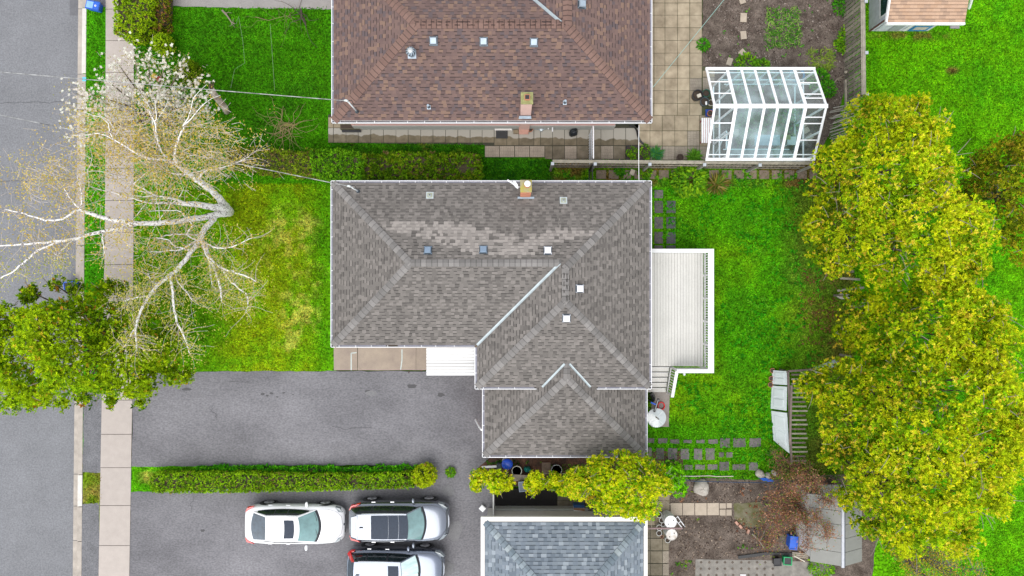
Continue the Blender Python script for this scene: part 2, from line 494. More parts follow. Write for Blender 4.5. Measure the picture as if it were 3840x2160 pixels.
for (a, b_, c_, d_, lab, st) in LAWNS:
    p0 = W(a, d_); p1 = W(b_, c_)
    V, Fc = grid_sheet(p0.x, p1.x, p0.y, p1.y, 0.0, st)
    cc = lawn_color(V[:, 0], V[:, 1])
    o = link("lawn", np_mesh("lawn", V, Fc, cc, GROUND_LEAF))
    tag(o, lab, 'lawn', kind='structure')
    vx0, vx1 = max(p0.x, -25.5), min(p1.x, 27); vy0, vy1 = max(p0.y, -15), min(p1.y, 15.5)
    if vx1 > vx0 and vy1 > vy0: blades(vx0, vx1, vy0, vy1, 420)

# street
def street(px0, px1, z0, z1, pxb0=None, pxb1=None):
    """strip that runs up the picture: left and right edge at the top and bottom row, prolonged to 120 m"""
    def xat(pt, pb, Y):
        xt = W(pt, 0, 0).x; xb = W(pb, 2160, 0).x; yt = W(0, 0, 0).y
        return xt + (xb - xt) * (yt - Y) / (2 * yt)
    out = []
    for Y in (-120, 120):
        out.append((xat(px0, pxb0, Y), Y)); out.append((xat(px1, pxb1, Y), Y))
    return [out[0], out[1], out[3], out[2]]
mb = MB(); mb.prism([(-33.5, -120), (-20.85, -120), (-20.85, 120), (-33.5, 120)], -0.158, -0.12, bottom=False)
struct("road", mb, M_ASPH, "grey asphalt street running along the left edge of the picture", "road")
mb = MB()
for yy, amp in ((385, 4), (678, 3)):     # hairline cracks across the street
    pts = [W(x, yy + random.uniform(-amp, amp) + (x - 150) * -0.02, -0.117) for x in range(-100, 290, 22)]
    for p in pts: p.z = -0.117
    for i in range(len(pts) - 1): mb.bar(pts[i], pts[i + 1], 0.02, 0.002)
struct("road_crack", mb, mat("tar", (0.05, 0.05, 0.055), 0.8), "two dark hairline cracks across the street asphalt", "crack")
p = [(W(255, 0).x, 14.5), (W(290, 0).x, 14.5), (W(290, 54).x, W(0, 54).y), (W(256, 54).x, W(0, 54).y)]
mb = MB(); mb.prism(p, -0.119, -0.115, bottom=False)
struct("road_patch", mb, mat("patch_asphalt", (0.12, 0.12, 0.13), 0.9, fine=0.25), "darker square asphalt patch beside the kerb at the top left", "road")

kerb = thing("kerb", (W(310, 1080).x, 0, -0.12), "pale concrete kerb and gutter along the street", "kerb"); kerb['kind'] = 'structure'
ys = [160, 30] + [30 - 0] * 0
joints = [-100, 30, 276, 430, 600, 760, 920, 1080, 1240, 1380, 1515, 1780, 1900, 2030, 2260]
def kx(pt, pb, py): return pt + (pb - pt) * py / 2160
for i in range(len(joints) - 1):
    y0, y1 = joints[i] + 1.2, joints[i + 1] - 1.2
    for (a, b_, c_, d_, z1, nm) in ((289, 268, 309, 288, -0.095, "gutter_pan"), (309.5, 288.5, 325, 306, 0.022, "kerb_stone")):
        mb = MB(); mb.prism([tuple(W(kx(a, b_, y0), y0)[:2]), tuple(W(kx(c_, d_, y0), y0)[:2]), tuple(W(kx(c_, d_, y1), y1)[:2]), tuple(W(kx(a, b_, y1), y1)[:2])], -0.158, z1)
        mb.build(nm, mat("white_kerb_concrete", (0.55, 0.52, 0.48), 0.85, var=0.1) if (nm == "kerb_stone" and joints[i] in (30, 1780)) else M_KERB, kerb, bevel=0.012 if nm == "kerb_stone" else 0)

side = thing("sidewalk", (W(445, 1080).x, 0, 0), "pale concrete sidewalk of square slabs beside the street", "sidewalk"); side['kind'] = 'structure'
def sl(py): return np.interp(py, [-200, 0, 720, 1000, 1440, 2160, 2400], [398, 398, 396, 393, 384, 371, 367])
def sr(py): return np.interp(py, [-200, 0, 720, 1000, 1440, 2160, 2400], [502, 503, 503, 501, 498, 486, 482])
mb = MB(); mb.prism([tuple(W(sl(y), y)[:2]) for y in (-150, 720, 1440, 2300)] + [tuple(W(sr(y), y)[:2]) for y in (2300, 1440, 720, -150)], 0.001, 0.012, bottom=False)
mb.build("joint_bed", mat("slab_joint", (0.08, 0.07, 0.06), 0.95), side)
sj = [-90, 35, 153, 272, 392, 512, 632, 752, 872, 992, 1115, 1240, 1370, 1500, 1628, 1753, 1895, 2045, 2185]
for i in range(len(sj) - 1):
    y0, y1 = sj[i] + 0.9, sj[i + 1] - 0.9
    mb = MB(); mb.prism([tuple(W(sl(y0), y0)[:2]), tuple(W(sr(y0), y0)[:2]), tuple(W(sr(y1), y1)[:2]), tuple(W(sl(y1), y1)[:2])], 0.004, 0.036 + random.uniform(-0.004, 0.004))
    mb.build("slab", M_CONC, side, bevel=0.006)

def sheet(name, pts, z, m, label, cat, amp=0.03, step=0.3, z0=-0.02):
    mb = MB(); mb.prism(wob(pxpoly(pts), amp, step) if amp else pxpoly(pts), z0, z, bottom=False)
    return struct(name, mb, m, label, cat)
sheet("driveway", [(498, 1403), (760, 1394), (1255, 1391), (1600, 1393), (1860, 1390), (1860, 1756), (1580, 1754), (1352, 1744), (494, 1749)], 0.014, M_DRIVE, "wide grey asphalt driveway of the grey roofed house", "driveway")
sheet("driveway", [(491, 1846), (650, 1838), (1000, 1832), (1250, 1822), (1580, 1814), (1640, 1750), (1862, 1752), (1862, 1960), (1870, 2300), (480, 2300)], 0.010, M_DRIVE, "asphalt driveway with the three parked cars", "driveway")
sheet("driveway", [(500, -80), (1262, -80), (1262, 36), (900, 30), (640, 22), (500, 18)], 0.012, mat("pale_driveway", (0.25, 0.235, 0.225), 0.9, var=0.1, scale=2, fine=0.25), "pale worn driveway edge at the top beside the brown roofed house", "driveway")
sheet("driveway_apron", [(314, 1440), (385, 1440), (380, 1772), (310, 1770)], 0.010, M_APRON, "asphalt apron between kerb and sidewalk below the cedar", "driveway")
sheet("driveway_apron", [(309, 1890), (374, 1885), (368, 2300), (303, 2300)], 0.010, M_APRON, "asphalt apron between kerb and sidewalk at the bottom left", "driveway")
sheet("driveway_apron", [(325, -80), (398, -80), (397, 26), (327, 20)], 0.010, M_APRON, "asphalt apron between kerb and sidewalk at the top left", "driveway")
sheet("asphalt_patch", [(1856, 1832), (2090, 1832), (2090, 1990), (1856, 1990)], 0.018, M_NEWASPH, "fresh black asphalt rectangle beside the blue roofed house", "asphalt", amp=0.01)
sheet("dry_patch", [(1900, 1935), (1912, 1914), (1935, 1906), (1952, 1908), (1975, 1902), (1992, 1905), (2010, 1918), (2022, 1930), (2022, 1960), (1900, 1960)], 0.022, mat("dry_grey", (0.13, 0.13, 0.14), 0.9, fine=0.15), "pale dry patch with a wavy edge on the black asphalt", "asphalt", amp=0.015, step=0.1)
# stains: light and dark patches left on the drive
def stain(pts, m, z, lab):
    sheet("stain", pts, z, m, lab, "stain", amp=0.05, step=0.18)
M_OIL = mat("oil_stain", (0.07, 0.068, 0.072), 0.8, fine=.2); M_PALE = mat("pale_asphalt", (0.168, 0.166, 0.172), 0.9, fine=.22, fscale=34)
for k, (x, y, rx_, ry_, m) in enumerate(((985, 1478, 9, 5, 0), (1002, 1484, 6, 4, 0), (1018, 1475, 8, 4, 0), (1040, 1488, 5, 3, 0), (1065, 1473, 6, 3, 0), (1100, 1480, 4, 2, 0), (1380, 1467, 14, 5, 0), (1545, 1448, 20, 8, 0), (1655, 1480, 14, 8, 0), (1395, 1475, 24, 12, 1), (1680, 1840, 26, 22, 1), (1700, 1990, 34, 40, 1), (1680, 2130, 26, 30, 1), (1540, 1775 + 40, 6, 3, 0), (700, 1460, 20, 6, 0), (1470, 2060, 10, 4, 0), (760, 1990, 8, 5, 0))):
    on = -.12 if x < 290 else .014
    pts = [(x + rx_ * math.cos(t) * random.uniform(.7, 1.2), y + ry_ * math.sin(t) * random.uniform(.7, 1.2)) for t in [k2 * .524 for k2 in range(12)]]
    sheet("stain", pts, on + .004 + .0004 * k, M_PALE if m else M_OIL, ("pale worn spot on the driveway asphalt" if m else "small dark oil spot on the asphalt"), "stain", amp=.01, step=.2, z0=on)
for pts in (((800, 1520), (790, 1540), (812, 1556), (806, 1575)), ((860, 1434), (905, 1428), (960, 1436)), ((1900 - 650, 1600), (1300, 1610), (1420, 1602)), ((730, 1860), (715, 1890), (724, 1930))):
    mb = MB(); q = [W(x + random.uniform(-3, 3), y, 0) for x, y in pts]
    fine = []
    for i in range(len(q) - 1):
        for f in (0, .25, .5, .75): fine.append(q[i].lerp(q[i + 1], f) + Vector((random.gauss(0, .03), random.gauss(0, .03), .0215)))
    for i in range(len(fine) - 1): mb.bar(fine[i], fine[i + 1], .011, .003)
    tag(mb.build("driveway_crack", mat("tar")), "thin dark crack wandering across the driveway asphalt", "crack", kind='structure')
# soil beds
sheet("garden_soil", [(2635, -100), (3172, -100), (3172, 300), (3150, 420), (3080, 560), (3040, 600), (2700, 600), (2655, 250), (2633, 250)], 0.016, M_SOIL, "bare brown vegetable bed above and inside the greenhouse", "soil", 0.05)
sheet("garden_soil", [(2505, 1800), (2640, 1792), (2900, 1800), (3100, 1780), (3330, 1760), (3245, 2300), (2505, 2300)], 0.014, M_SOIL, "dug brown garden bed at the bottom right", "soil", 0.05)
sheet("soil_strip", [(1862, 1690), (2560, 1690), (2560, 1752), (2560, 1800), (2100, 1822), (1860, 1822), (1780, 1770)], 0.020, mat("dark_mulch", (0.035, 0.025, 0.02), 0.95, col2=(0.13, 0.06, 0.035), scale=3, fine=0.4, fscale=20, bump=0.8, bscale=14), "dark mulch strip behind the garage of the grey roofed house", "soil", 0.04)
sheet("moss_patch", [(2750, 1888), (2850, 1882), (2880, 1950), (2855, 1975), (2795, 1975), (2752, 1940)], 0.024, mat("mossy_ground", (0.17, 0.15, 0.11), 0.95, col2=(0.07, 0.075, 0.01), scale=2.6, fine=0.2), "mossy grey ground at the end of the slab path", "ground", 0.05, 0.2)
sheet("weed_mat", [(2608, 2097), (2900, 2100), (3120, 2110), (3120, 2300), (2608, 2300)], 0.022, mat("grey_weed_mat", (0.20, 0.185, 0.165), 0.95, var=0.3, scale=3, fine=0.2), "grey weed mat with diamond holes at the bottom", "ground", 0.02)

# ------------------------------------------------------------------ slabs and pavers
def tile_mesh(w, h, t=0.03, kind='plain', gap=0.012):
    mb = MB()
    if kind == 'plain':
        mb.box(gap, w - gap, gap, h - gap, 0, t)
    else:                                   # basket-weave paver: raised fields on a recessed bed
        mb.box(gap, w - gap, gap, h - gap, 0, t * 0.75, col=(0.75, 0.73, 0.7))
        n = 4; cw = (w - 2 * gap) / n; ch = (h - 2 * gap) / n
        for i in range(n):
            for j in range(n):
                x0 = gap + i * cw; y0 = gap + j * ch; g = 0.009
                if (i + j) % 2: rects = [(0, 0.5, 0, 1), (0.5, 1, 0, 1)]
                else: rects = [(0, 1, 0, 0.5), (0, 1, 0.5, 1)]
                for a, b_, c_, d_ in rects:
                    mb.box(x0 + a * cw + g, x0 + b_ * cw - g, y0 + c_ * ch + g, y0 + d_ * ch - g, t * 0.7, t)
    return mb
_tiles = {}
def tile(parent, x0, x1, y0, y1, z, kind='plain', m=None, name='slab'):
    """px rectangle at ground level -> one slab object"""
    m = m or M_SLAB
    a = W(x0, y1); b_ = W(x1, y0); w = round(b_.x - a.x, 2); h = round(b_.y - a.y, 2)
    key = (w, h, kind, m.name)
    if key not in _tiles: _tiles[key] = tile_mesh(w, h, 0.03, kind).mesh(name, m)
    M_ = Matrix.Translation((a.x, a.y, z + random.uniform(-0.003, 0.003))) @ Matrix.Rotation(R(random.uniform(-0.4, 0.4)), 4, 'Z')
    return link(name, _tiles[key], parent, matrix=M_)
M_PAVER = mat("basket_weave_paver", (0.30, 0.26, 0.21), 0.9, var=0.15, scale=3, rand=0.1, fine=0.1, attr=True)

patio = thing("patio", W(2540, 300), "tan slab patio along the right side of the brown roofed house", "patio"); patio['kind'] = 'structure'
mb = MB(); mb.prism(pxpoly([(2380, -100), (2634, -100), (2634, 250), (2700, 250), (2700, 602), (2380, 602)]), -0.01, 0.010, bottom=False)
mb.build("joint_bed", mat("mossy_joint", (0.07, 0.075, 0.035), 0.95), patio)
cols = [2406, 2452, 2493, 2540, 2586, 2632]
rows = [-82, -35, 12, 58, 105, 153, 200, 247, 294, 341, 388, 433]
for j in range(len(rows) - 1):
    for i in range(len(cols) - 1):
        k = 'weave' if (i, rows[j]) in ((4, 294),) else 'plain'
        tile(patio, cols[i], cols[i + 1], rows[j], rows[j + 1], 0.004, k, M_PAVER if k == 'weave' else M_SLAB)
for j, (a, b_) in enumerate(((433, 491), (491, 548), (548, 600))):
    for i, (c_, d_) in enumerate(((2393, 2437), (2437, 2483), (2483, 2530), (2530, 2577), (2577, 2623), (2623, 2662))):
        k = 'weave' if (j == 2 and i > 0) or (j == 1 and i == 4) else 'plain'
        if j == 2 and i == 0: continue
        tile(patio, c_, d_, a, b_, 0.004, k, M_PAVER if k == 'weave' else M_SLAB)
for a, b_, c_, d_ in ((2634, 2680, 265, 290), (2634, 2680, 290, 340), (2634, 2700, 433, 480)):
    tile(patio, a, b_, c_, d_, 0.006, 'weave' if c_ == 290 else 'plain', M_PAVER if c_ == 290 else M_SLAB)

walk = thing("side_path", W(1900, 510), "row of damp concrete slabs along the south wall of the brown roofed house", "path"); walk['kind'] = 'structure'
mb = MB(); mb.prism(pxpoly([(1231, 430), (2394, 430), (2394, 600), (2070, 600), (2040, 590), (1818, 590), (1818, 543), (1231, 535)]), -0.01, 0.010, bottom=False)
mb.build("joint_bed", mat("dark_joint", (0.045, 0.045, 0.03), 0.95), walk)
# damp lower part of the slabs, dry along the wall (scalloped drip line)
def damp_mat():
    m = mat("drip_line_concrete", (0.10, 0.082, 0.05), 0.85, col2=(0.185, 0.155, 0.105), scale=3, rand=0.14, fine=0.1)
    nt = m.node_tree; N = nt.nodes; Lk = nt.links; b = N["Principled BSDF"]
    src = b.inputs['Base Color'].links[0].from_socket
    geo = N.new("ShaderNodeNewGeometry"); sp = N.new("ShaderNodeSeparateXYZ"); Lk.new(geo.outputs['Position'], sp.inputs[0])
    no = N.new("ShaderNodeTexNoise"); no.noise_dimensions = '1D'; no.inputs['Scale'].default_value = 1.7; no.inputs['Detail'].default_value = 2
    Lk.new(sp.outputs[0], no.inputs['W'])
    ma = N.new("ShaderNodeMath"); ma.operation = 'MULTIPLY_ADD'; ma.inputs[1].default_value = 0.34
    Lk.new(no.outputs[0], ma.inputs[0]); Lk.new(sp.outputs[1], ma.inputs[2])
    # the dry band narrows towards the east
    m2 = N.new("ShaderNodeMath"); m2.operation = 'MULTIPLY_ADD'; m2.inputs[1].default_value = 0.018; Lk.new(sp.outputs[0], m2.inputs[0]); Lk.new(ma.outputs[0], m2.inputs[2])
    r = N.new("ShaderNodeMapRange"); r.inputs[1].default_value = 7.42; r.inputs[2].default_value = 7.46; Lk.new(m2.outputs[0], r.inputs[0])
    mx = N.new("ShaderNodeMix"); mx.data_type = 'RGBA'; mx.inputs[7].default_value = (0.33, 0.31, 0.27, 1)
    Lk.new(r.outputs[0], mx.inputs[0]); Lk.new(src, mx.inputs[6]); Lk.new(mx.outputs[2], b.inputs['Base Color'])
    return m
M_DAMP = damp_mat()
xs = [1231, 1251, 1298, 1344, 1391, 1438, 1485, 1531, 1578, 1624, 1671, 1717, 1763, 1808, 1853, 1900, 1946, 2002, 2027, 2072, 2117, 2163, 2209, 2253, 2300, 2346, 2393]
for i in range(len(xs) - 1):
    k = 'weave' if 19 <= i <= 23 and i != 21 else 'plain'
    tile(walk, xs[i], xs[i + 1], 480, 536 if xs[i] < 1850 else 546, 0.004, k, M_DAMP)
    if xs[i] < 1300: tile(walk, xs[i], xs[i + 1], 440, 480, 0.004, 'plain', M_SLAB)
xs2 = [1818, 1873, 1930, 1986, 2043, 2072, 2117, 2163, 2209, 2253, 2300, 2346]
for i in range(len(xs2) - 1):
    k = 'weave' if i < 4 and i != 4 or i in (6, 9) else 'plain'
    tile(walk, xs2[i], xs2[i + 1], 547, 590 if i < 4 else 597, 0.004, k, M_PAVER if k == 'weave' else M_SLABDARK)
# entry walk in front of the grey house
entry = thing("entry_path", W(1430, 1345), "tan concrete entry path beside the white awning", "path"); entry['kind'] = 'structure'
M_ENTRY = mat("entry_concrete", (0.33, 0.27, 0.21), 0.9, col2=(0.25, 0.20, 0.165), scale=1.8, fine=0.15, rand=0.05)
for a, b_ in ((1253, 1341), (1342.5, 1560), (1561, 1800)):
    mb = MB(); mb.prism(wob(pxpoly([(a, 1285), (b_, 1285), (b_, 1388), (a, 1388)]), 0.008, 0.4), 0.0, 0.05); mb.build("slab", M_ENTRY, entry)
mb = MB()
for pts in (((1318, 1388), (1318, 1324), (1338, 1322)), ((1508, 1310), (1508, 1350), (1503, 1386))):
    q = [W(x, y, 0) + Vector((0, 0, 0.053)) for x, y in pts]
    for i in range(len(q) - 1): mb.bar(q[i], q[i + 1], 0.05, 0.003)
tag(mb.build("chalk_mark", mat("chalk", (0.45, 0.5, 0.48), 0.9)), "pale sealant lines on the tan entry path", "mark", kind='structure')

# patio of the blue roofed house
bp = thing("patio", W(2300, 1900), "grey slab patio behind the blue roofed house", "patio"); bp['kind'] = 'structure'
mb = MB(); mb.prism(pxpoly([(2088, 1835), (2512, 1835), (2512, 2300), (2088, 2300)]), -0.01, 0.012, bottom=False); mb.build("joint_bed", mat("dark_joint"), bp)
xs = [2090, 2134, 2180, 2226, 2272, 2318, 2364, 2410, 2456, 2511]
for i in range(len(xs) - 1):
    for a, b_ in ((1832, 1877), (1877, 1924), (1924, 1970)):
        tile(bp, xs[i], xs[i + 1], a, b_, 0.006, 'plain', M_SLABDARK if xs[i] < 2300 else M_SLAB)
for i, (a, b_) in enumerate(((2420, 2438), (2438, 2484), (2484, 2508))):
    for j, y in enumerate(range(1971, 2170, 47)):
        tile(bp, a, b_, y, y + 46, 0.006, 'weave' if i == 2 and j > 1 else 'plain', M_PAVER if i == 2 and j > 1 else M_SLABDARK)
gp = thing("garden_path", W(2650, 1910), "row of square tan slabs across the soil behind the blue roofed house", "path"); gp['kind'] = 'structure'
for a, b_ in ((2513, 2558), (2559, 2604), (2605, 2650), (2651, 2696)):
    tile(gp, a, b_, 1885, 1932, 0.012, 'plain', mat("tan_slab", (0.37, 0.31, 0.245), 0.9, var=0.12, scale=3, rand=0.06, fine=0.1))
for a, b_, c_, d_ in ((2697, 2722, 1885, 1907), (2723, 2744, 1885, 1905), (2697, 2721, 1909, 1933), (2722, 2744, 1909, 1933)):
    tile(gp, a, b_, c_, d_, 0.012, 'plain', mat("tan_slab"))
# flagstones in the back lawn
fs_ = thing("stepping_stones", W(2680, 1710), "rows of dark stepping stones in the clover behind the garage", "path"); fs_['kind'] = 'structure'
for a, b_, c_, d_ in ((2428, 2453, 1642, 1661), (2467, 2502, 1643, 1662), (2513, 2547, 1647, 1663), (2563, 2594, 1649, 1661), (2610, 2642, 1649, 1661), (2656, 2691, 1647, 1663), (2701, 2737, 1643, 1678), (2749, 2795, 1643, 1676), (2810, 2853, 1643, 1675),
                       (2425, 2443, 1678, 1724), (2460, 2490, 1680, 1722), (2505, 2539, 1680, 1722), (2552, 2583, 1682, 1722), (2602, 2633, 1682, 1724), (2646, 2679, 1680, 1723), (2695, 2714, 1696, 1714), (2724, 2747, 1695, 1715),
                       (2523, 2550, 1743, 1760), (2565, 2596, 1743, 1761), (2607, 2643, 1742, 1760), (2653, 2690, 1741, 1760), (2698, 2733, 1731, 1764), (2747, 2794, 1740, 1761), (2808, 2841, 1733, 1763)):
    mb = MB(); mb.prism(wob(pxpoly([(a, c_), (b_, c_), (b_, d_), (a, d_)]), 0.018, 0.11), 0.001, 0.035); mb.build("flagstone", M_STONE, fs_, bevel=0.006)
ds_ = thing("stepping_stones", W(2490, 790), "two columns of dark square slabs beside the back wall above the deck", "path"); ds_['kind'] = 'structure'
for y0, y1 in ((712, 744), (753, 800), (813, 858), (869, 915), (920, 950)):
    for a, b_, k in ((2453, 2486, 'plain'), (2498, 2534, 'weave')):
        if y0 == 712 and k == 'weave': continue
        tile(ds_, a, b_, y0, y1, 0.008, k, M_STONE if k == 'plain' else mat("dark_paver", (0.085, 0.085, 0.10), 0.9, var=0.2, attr=True, fine=0.15), 'flagstone')
fr_ = thing("stepping_stones", W(2600, 650), "row of tan stones in the soil along the foot of the north fence", "path"); fr_['kind'] = 'structure'
for x in range(2235, 3040, 47):
    tile(fr_, x, x + 38, 638, 672, 0.004, 'plain', mat("brown_slab", (0.19, 0.145, 0.11), 0.95, var=0.25, rand=0.2, fine=0.2), 'flagstone')
gstone = thing("stepping_stones", W(2780, 150), "five pale stones lying in the brown vegetable bed", "path"); gstone['kind'] = 'structure'
for cx, cy, w, h, an in ((2783, 5, 22, 20, 20), (2787, 67, 24, 34, -3), (2787, 133, 22, 30, 5), (2783, 200, 25, 25, 45), (2735, 232, 20, 28, -18)):
    c = W(cx, cy); mb = MB(); mb.cbox((c.x, c.y, 0.04), (w * 0.0129, h * 0.0129, 0.05), Matrix.Rotation(R(an), 3, 'Z')); mb.build("flagstone", mat("tan_slab"), gstone, bevel=0.012)

# ------------------------------------------------------------------ roofs
def clip_poly(poly, P2):
    """Sutherland-Hodgman: poly clipped by the convex, counter-clockwise P2"""
    out = poly
    for i in range(len(P2)):
        a = P2[i]; b_ = P2[(i + 1) % len(P2)]; inp = out; out = []
        ins = lambda p: (b_[0] - a[0]) * (p[1] - a[1]) - (b_[1] - a[1]) * (p[0] - a[0]) >= -1e-9
        for j in range(len(inp)):
            p = inp[j]; q = inp[(j + 1) % len(inp)]
            ip, iq = ins(p), ins(q)
            if ip: out.append(p)
            if ip != iq:
                d1 = (b_[0] - a[0]) * (p[1] - a[1]) - (b_[1] - a[1]) * (p[0] - a[0]); d2 = (b_[0] - a[0]) * (q[1] - a[1]) - (b_[1] - a[1]) * (q[0] - a[0])
                t = d1 / (d1 - d2); out.append((p[0] + (q[0] - p[0]) * t, p[1] + (q[1] - p[1]) * t))
        if len(out) < 3: return []
    return out

class Plane:
    def __init__(s, poly, org, inw, ze, pitch):
        s.inw = Vector((inw[0], inw[1], 0)); s.org = Vector((org[0], org[1], 0)); s.ze = ze; s.p = pitch; s.poly = poly
        s.u = Vector((inw[1], -inw[0], 0)); s.v = Vector((inw[0], inw[1], pitch)).normalized(); s.n = s.u.cross(s.v)
        s.o = Vector((org[0], org[1], ze))
        s.pts = [s.at(x, y) for x, y in poly]
        q = [((p - s.o).dot(s.u), (p - s.o).dot(s.v)) for p in s.pts]
        a = sum(q[i][0] * q[(i + 1) % len(q)][1] - q[(i + 1) % len(q)][0] * q[i][1] for i in range(len(q)))
        s.uv = q if a > 0 else q[::-1]
    def at(s, x, y, dn=0.0):
        d = (x - s.org.x) * s.inw.x + (y - s.org.y) * s.inw.y
        return Vector((x, y, s.ze + s.p * d)) + s.n * dn if dn else Vector((x, y, s.ze + s.p * d))
    def frame(s, u, v):
        o = s.o + s.u * u + s.v * v
        return Matrix(((s.u.x, s.v.x, s.n.x, o.x), (s.u.y, s.v.y, s.n.y, o.y), (s.u.z, s.v.z, s.n.z, o.z), (0, 0, 0, 1)))

def shingle_faces(mb, poly, v0, e, tone, band, bandcol, t=0.012):
    """poly in (u, v); lower edge lifted by t. mb works in (u, v, n)"""
    def z(v): return 0.003 + t * (1 - (v - v0) / e)
    top = [(p[0], p[1], z(p[1])) for p in poly]
    n = len(top)
    if band and n == 4:
        vb = v0 + e * 0.74
        a, b_, c_, d_ = top     # ll, lr, ur, ul
        m1 = (b_[0], vb, z(vb)); m2 = (a[0], vb, z(vb))
        mb.add([a, b_, m1, m2, c_, d_], [(0, 1, 2, 3)], tone); mb.add([m2, m1, c_, d_], [(0, 1, 2, 3)], bandcol)
    else:
        mb.add(top, [tuple(range(n))], tone)
    vs = []; 
    for i in range(n):
        p = top[i]; q = top[(i + 1) % n]
        mb.add([p, (p[0], p[1], 0), (q[0], q[1], 0), q], [(0, 1, 2, 3)], bandcol)

def shingle_roof(house, deckname, planes, lines, e, widths, tonef, bandf, m, label=None, cap_tones=None, t=0.013, bandp=0.45, limit=300, capw=0.15, cape=0.2, offset='rand', capdark=.62):
    """deck mesh with shingles and ridge caps as sub-parts"""
    mb = MB()
    for P in planes:
        mb.add([p - Vector((0, 0, 0.012)) for p in P.pts] + [p - Vector((0, 0, 0.09)) for p in P.pts],
               [tuple(range(len(P.pts)))] + [tuple(range(2 * len(P.pts) - 1, len(P.pts) - 1, -1))] +
               [(i, len(P.pts) + i, len(P.pts) + (i + 1) % len(P.pts), (i + 1) % len(P.pts)) for i in range(len(P.pts))], (0.5, 0.5, 0.5))
    deck = mb.build(deckname, m, house)
    cand = []; rest = MB()
    for P in planes:
        umin = min(q[0] for q in P.uv); umax = max(q[0] for q in P.uv); vmax = max(q[1] for q in P.uv)
        k = 0; v0 = 0.0
        while v0 < vmax:
            u = umin - random.uniform(0, 0.3) if offset == 'rand' else umin - (0.15 if k % 2 else 0.3)
            band = random.random() < 0.5; lastt = -1
            while u < umax:
                w = random.choice(widths)
                rect = [(u, v0), (u + w, v0), (u + w, v0 + e), (u, v0 + e)]
                c = clip_poly(rect, P.uv)
                if len(c) >= 3:
                    ctr = P.o + P.u * (u + w / 2) + P.v * (v0 + e / 2)
                    visible = abs(ctr.x) < 21 and abs(ctr.y) < 13.2
                    ti = tonef(ctr.x, ctr.y)
                    band = (not band) if random.random() < 0.88 else band
                    if offset == 'brick': band = True
                    if ti == lastt: ti = tonef(ctr.x, ctr.y)
                    lastt = ti
                    full = len(c) == 4 and abs(sum(c[i][0] * c[(i + 1) % 4][1] - c[(i + 1) % 4][0] * c[i][1] for i in range(4)) / 2 - w * e) < 1e-6
                    if full and visible: cand.append((-(w), random.random(), P, u, v0, w, ti, band))
                    elif abs(ctr.y) < 18:
                        rest.T = P.frame(0, 0)
                        shingle_faces(rest, rect if full else c, v0, e, bandf(ti)[0], band, bandf(ti)[1], t)
                u += w
            v0 += e; k += 1
    cand.sort(key=lambda q: (q[0], q[1]))
    meshes = {}
    for i, (_, _, P, u, v0, w, ti, band) in enumerate(cand):
        if i < limit:
            key = (w, ti, band)
            if key not in meshes:
                b2 = MB(); shingle_faces(b2, [(0, 0), (w, 0), (w, e), (0, e)], 0, e, bandf(ti)[0], band, bandf(ti)[1], t)
                meshes[key] = b2.mesh("shingle", m)
            link("shingle", meshes[key], deck, matrix=P.frame(u, v0))
        else:
            rest.T = P.frame(0, 0)
            shingle_faces(rest, [(u, v0), (u + w, v0), (u + w, v0 + e), (u, v0 + e)], v0, e, bandf(ti)[0], band, bandf(ti)[1], t)
    rest.T = None
    o = rest.build("shingle_courses", m, deck); o['kind'] = 'stuff'
    # ridge and hip caps
    for (A, B, P1, P2) in lines:
        A = Vector(A); B = Vector(B); d = (B - A).normalized(); nz = (P1.n + P2.n).normalized(); nz = (nz - d * nz.dot(d)).normalized(); sy = nz.cross(d)
        loc = []
        for P in (P1, P2):
            a = P.n.cross(d).normalized()
            if a.z > 0 or (abs(a.z) < 1e-6): a = -a
            if abs(a.z) < 1e-6: pass
            loc.append((a.dot(sy), a.dot(nz)))
        loc.sort()
        N_ = int((B - A).length / cape); cm = {}
        for i in range(N_ + 1):
            L0 = i * cape; ln = min(cape * 1.25, (B - A).length - L0 + 0.05)
            if ln < 0.06: continue
            ti = random.randrange(len(cap_tones)); key = (ti, round(ln, 2))
            if key not in cm:
                b2 = MB(); w_ = capw
                def sec(x, h): return [(x, loc[0][0] * w_, loc[0][1] * w_ + h), (x, 0, h + 0.006), (x, loc[1][0] * w_, loc[1][1] * w_ + h)]
                a = sec(0, 0.040); c = sec(ln, 0.024); g0 = [(p[0], p[1], p[2] - 0.02) for p in a]; g1 = [(p[0], p[1], p[2] - 0.02) for p in c]
                tn = cap_tones[ti]; dk = tuple(q * 0.45 for q in tn)
                xm = cape * .84; mid = sec(xm, 0.040 - 0.016 * xm / ln) if ln > xm + .01 else c
                b2.add(a + mid, [(0, 3, 4, 1), (1, 4, 5, 2)], tn); b2.add(mid + c, [(0, 3, 4, 1), (1, 4, 5, 2)], tuple(q * capdark for q in tn)); b2.add(a + g0, [(0, 1, 4, 3), (1, 2, 5, 4)], dk)
                b2.add([a[0], c[0], g1[0], g0[0]], [(0, 1, 2, 3)], dk); b2.add([a[2], g0[2], g1[2], c[2]], [(0, 1, 2, 3)], dk)
                cm[key] = b2.mesh("ridge_cap", m)
            o_ = A + d * L0
            M_ = Matrix(((d.x, sy.x, nz.x, o_.x), (d.y, sy.y, nz.y, o_.y), (d.z, sy.z, nz.z, o_.z), (0, 0, 0, 1)))
            link("ridge_cap", cm[key], deck, matrix=M_)
    return deck

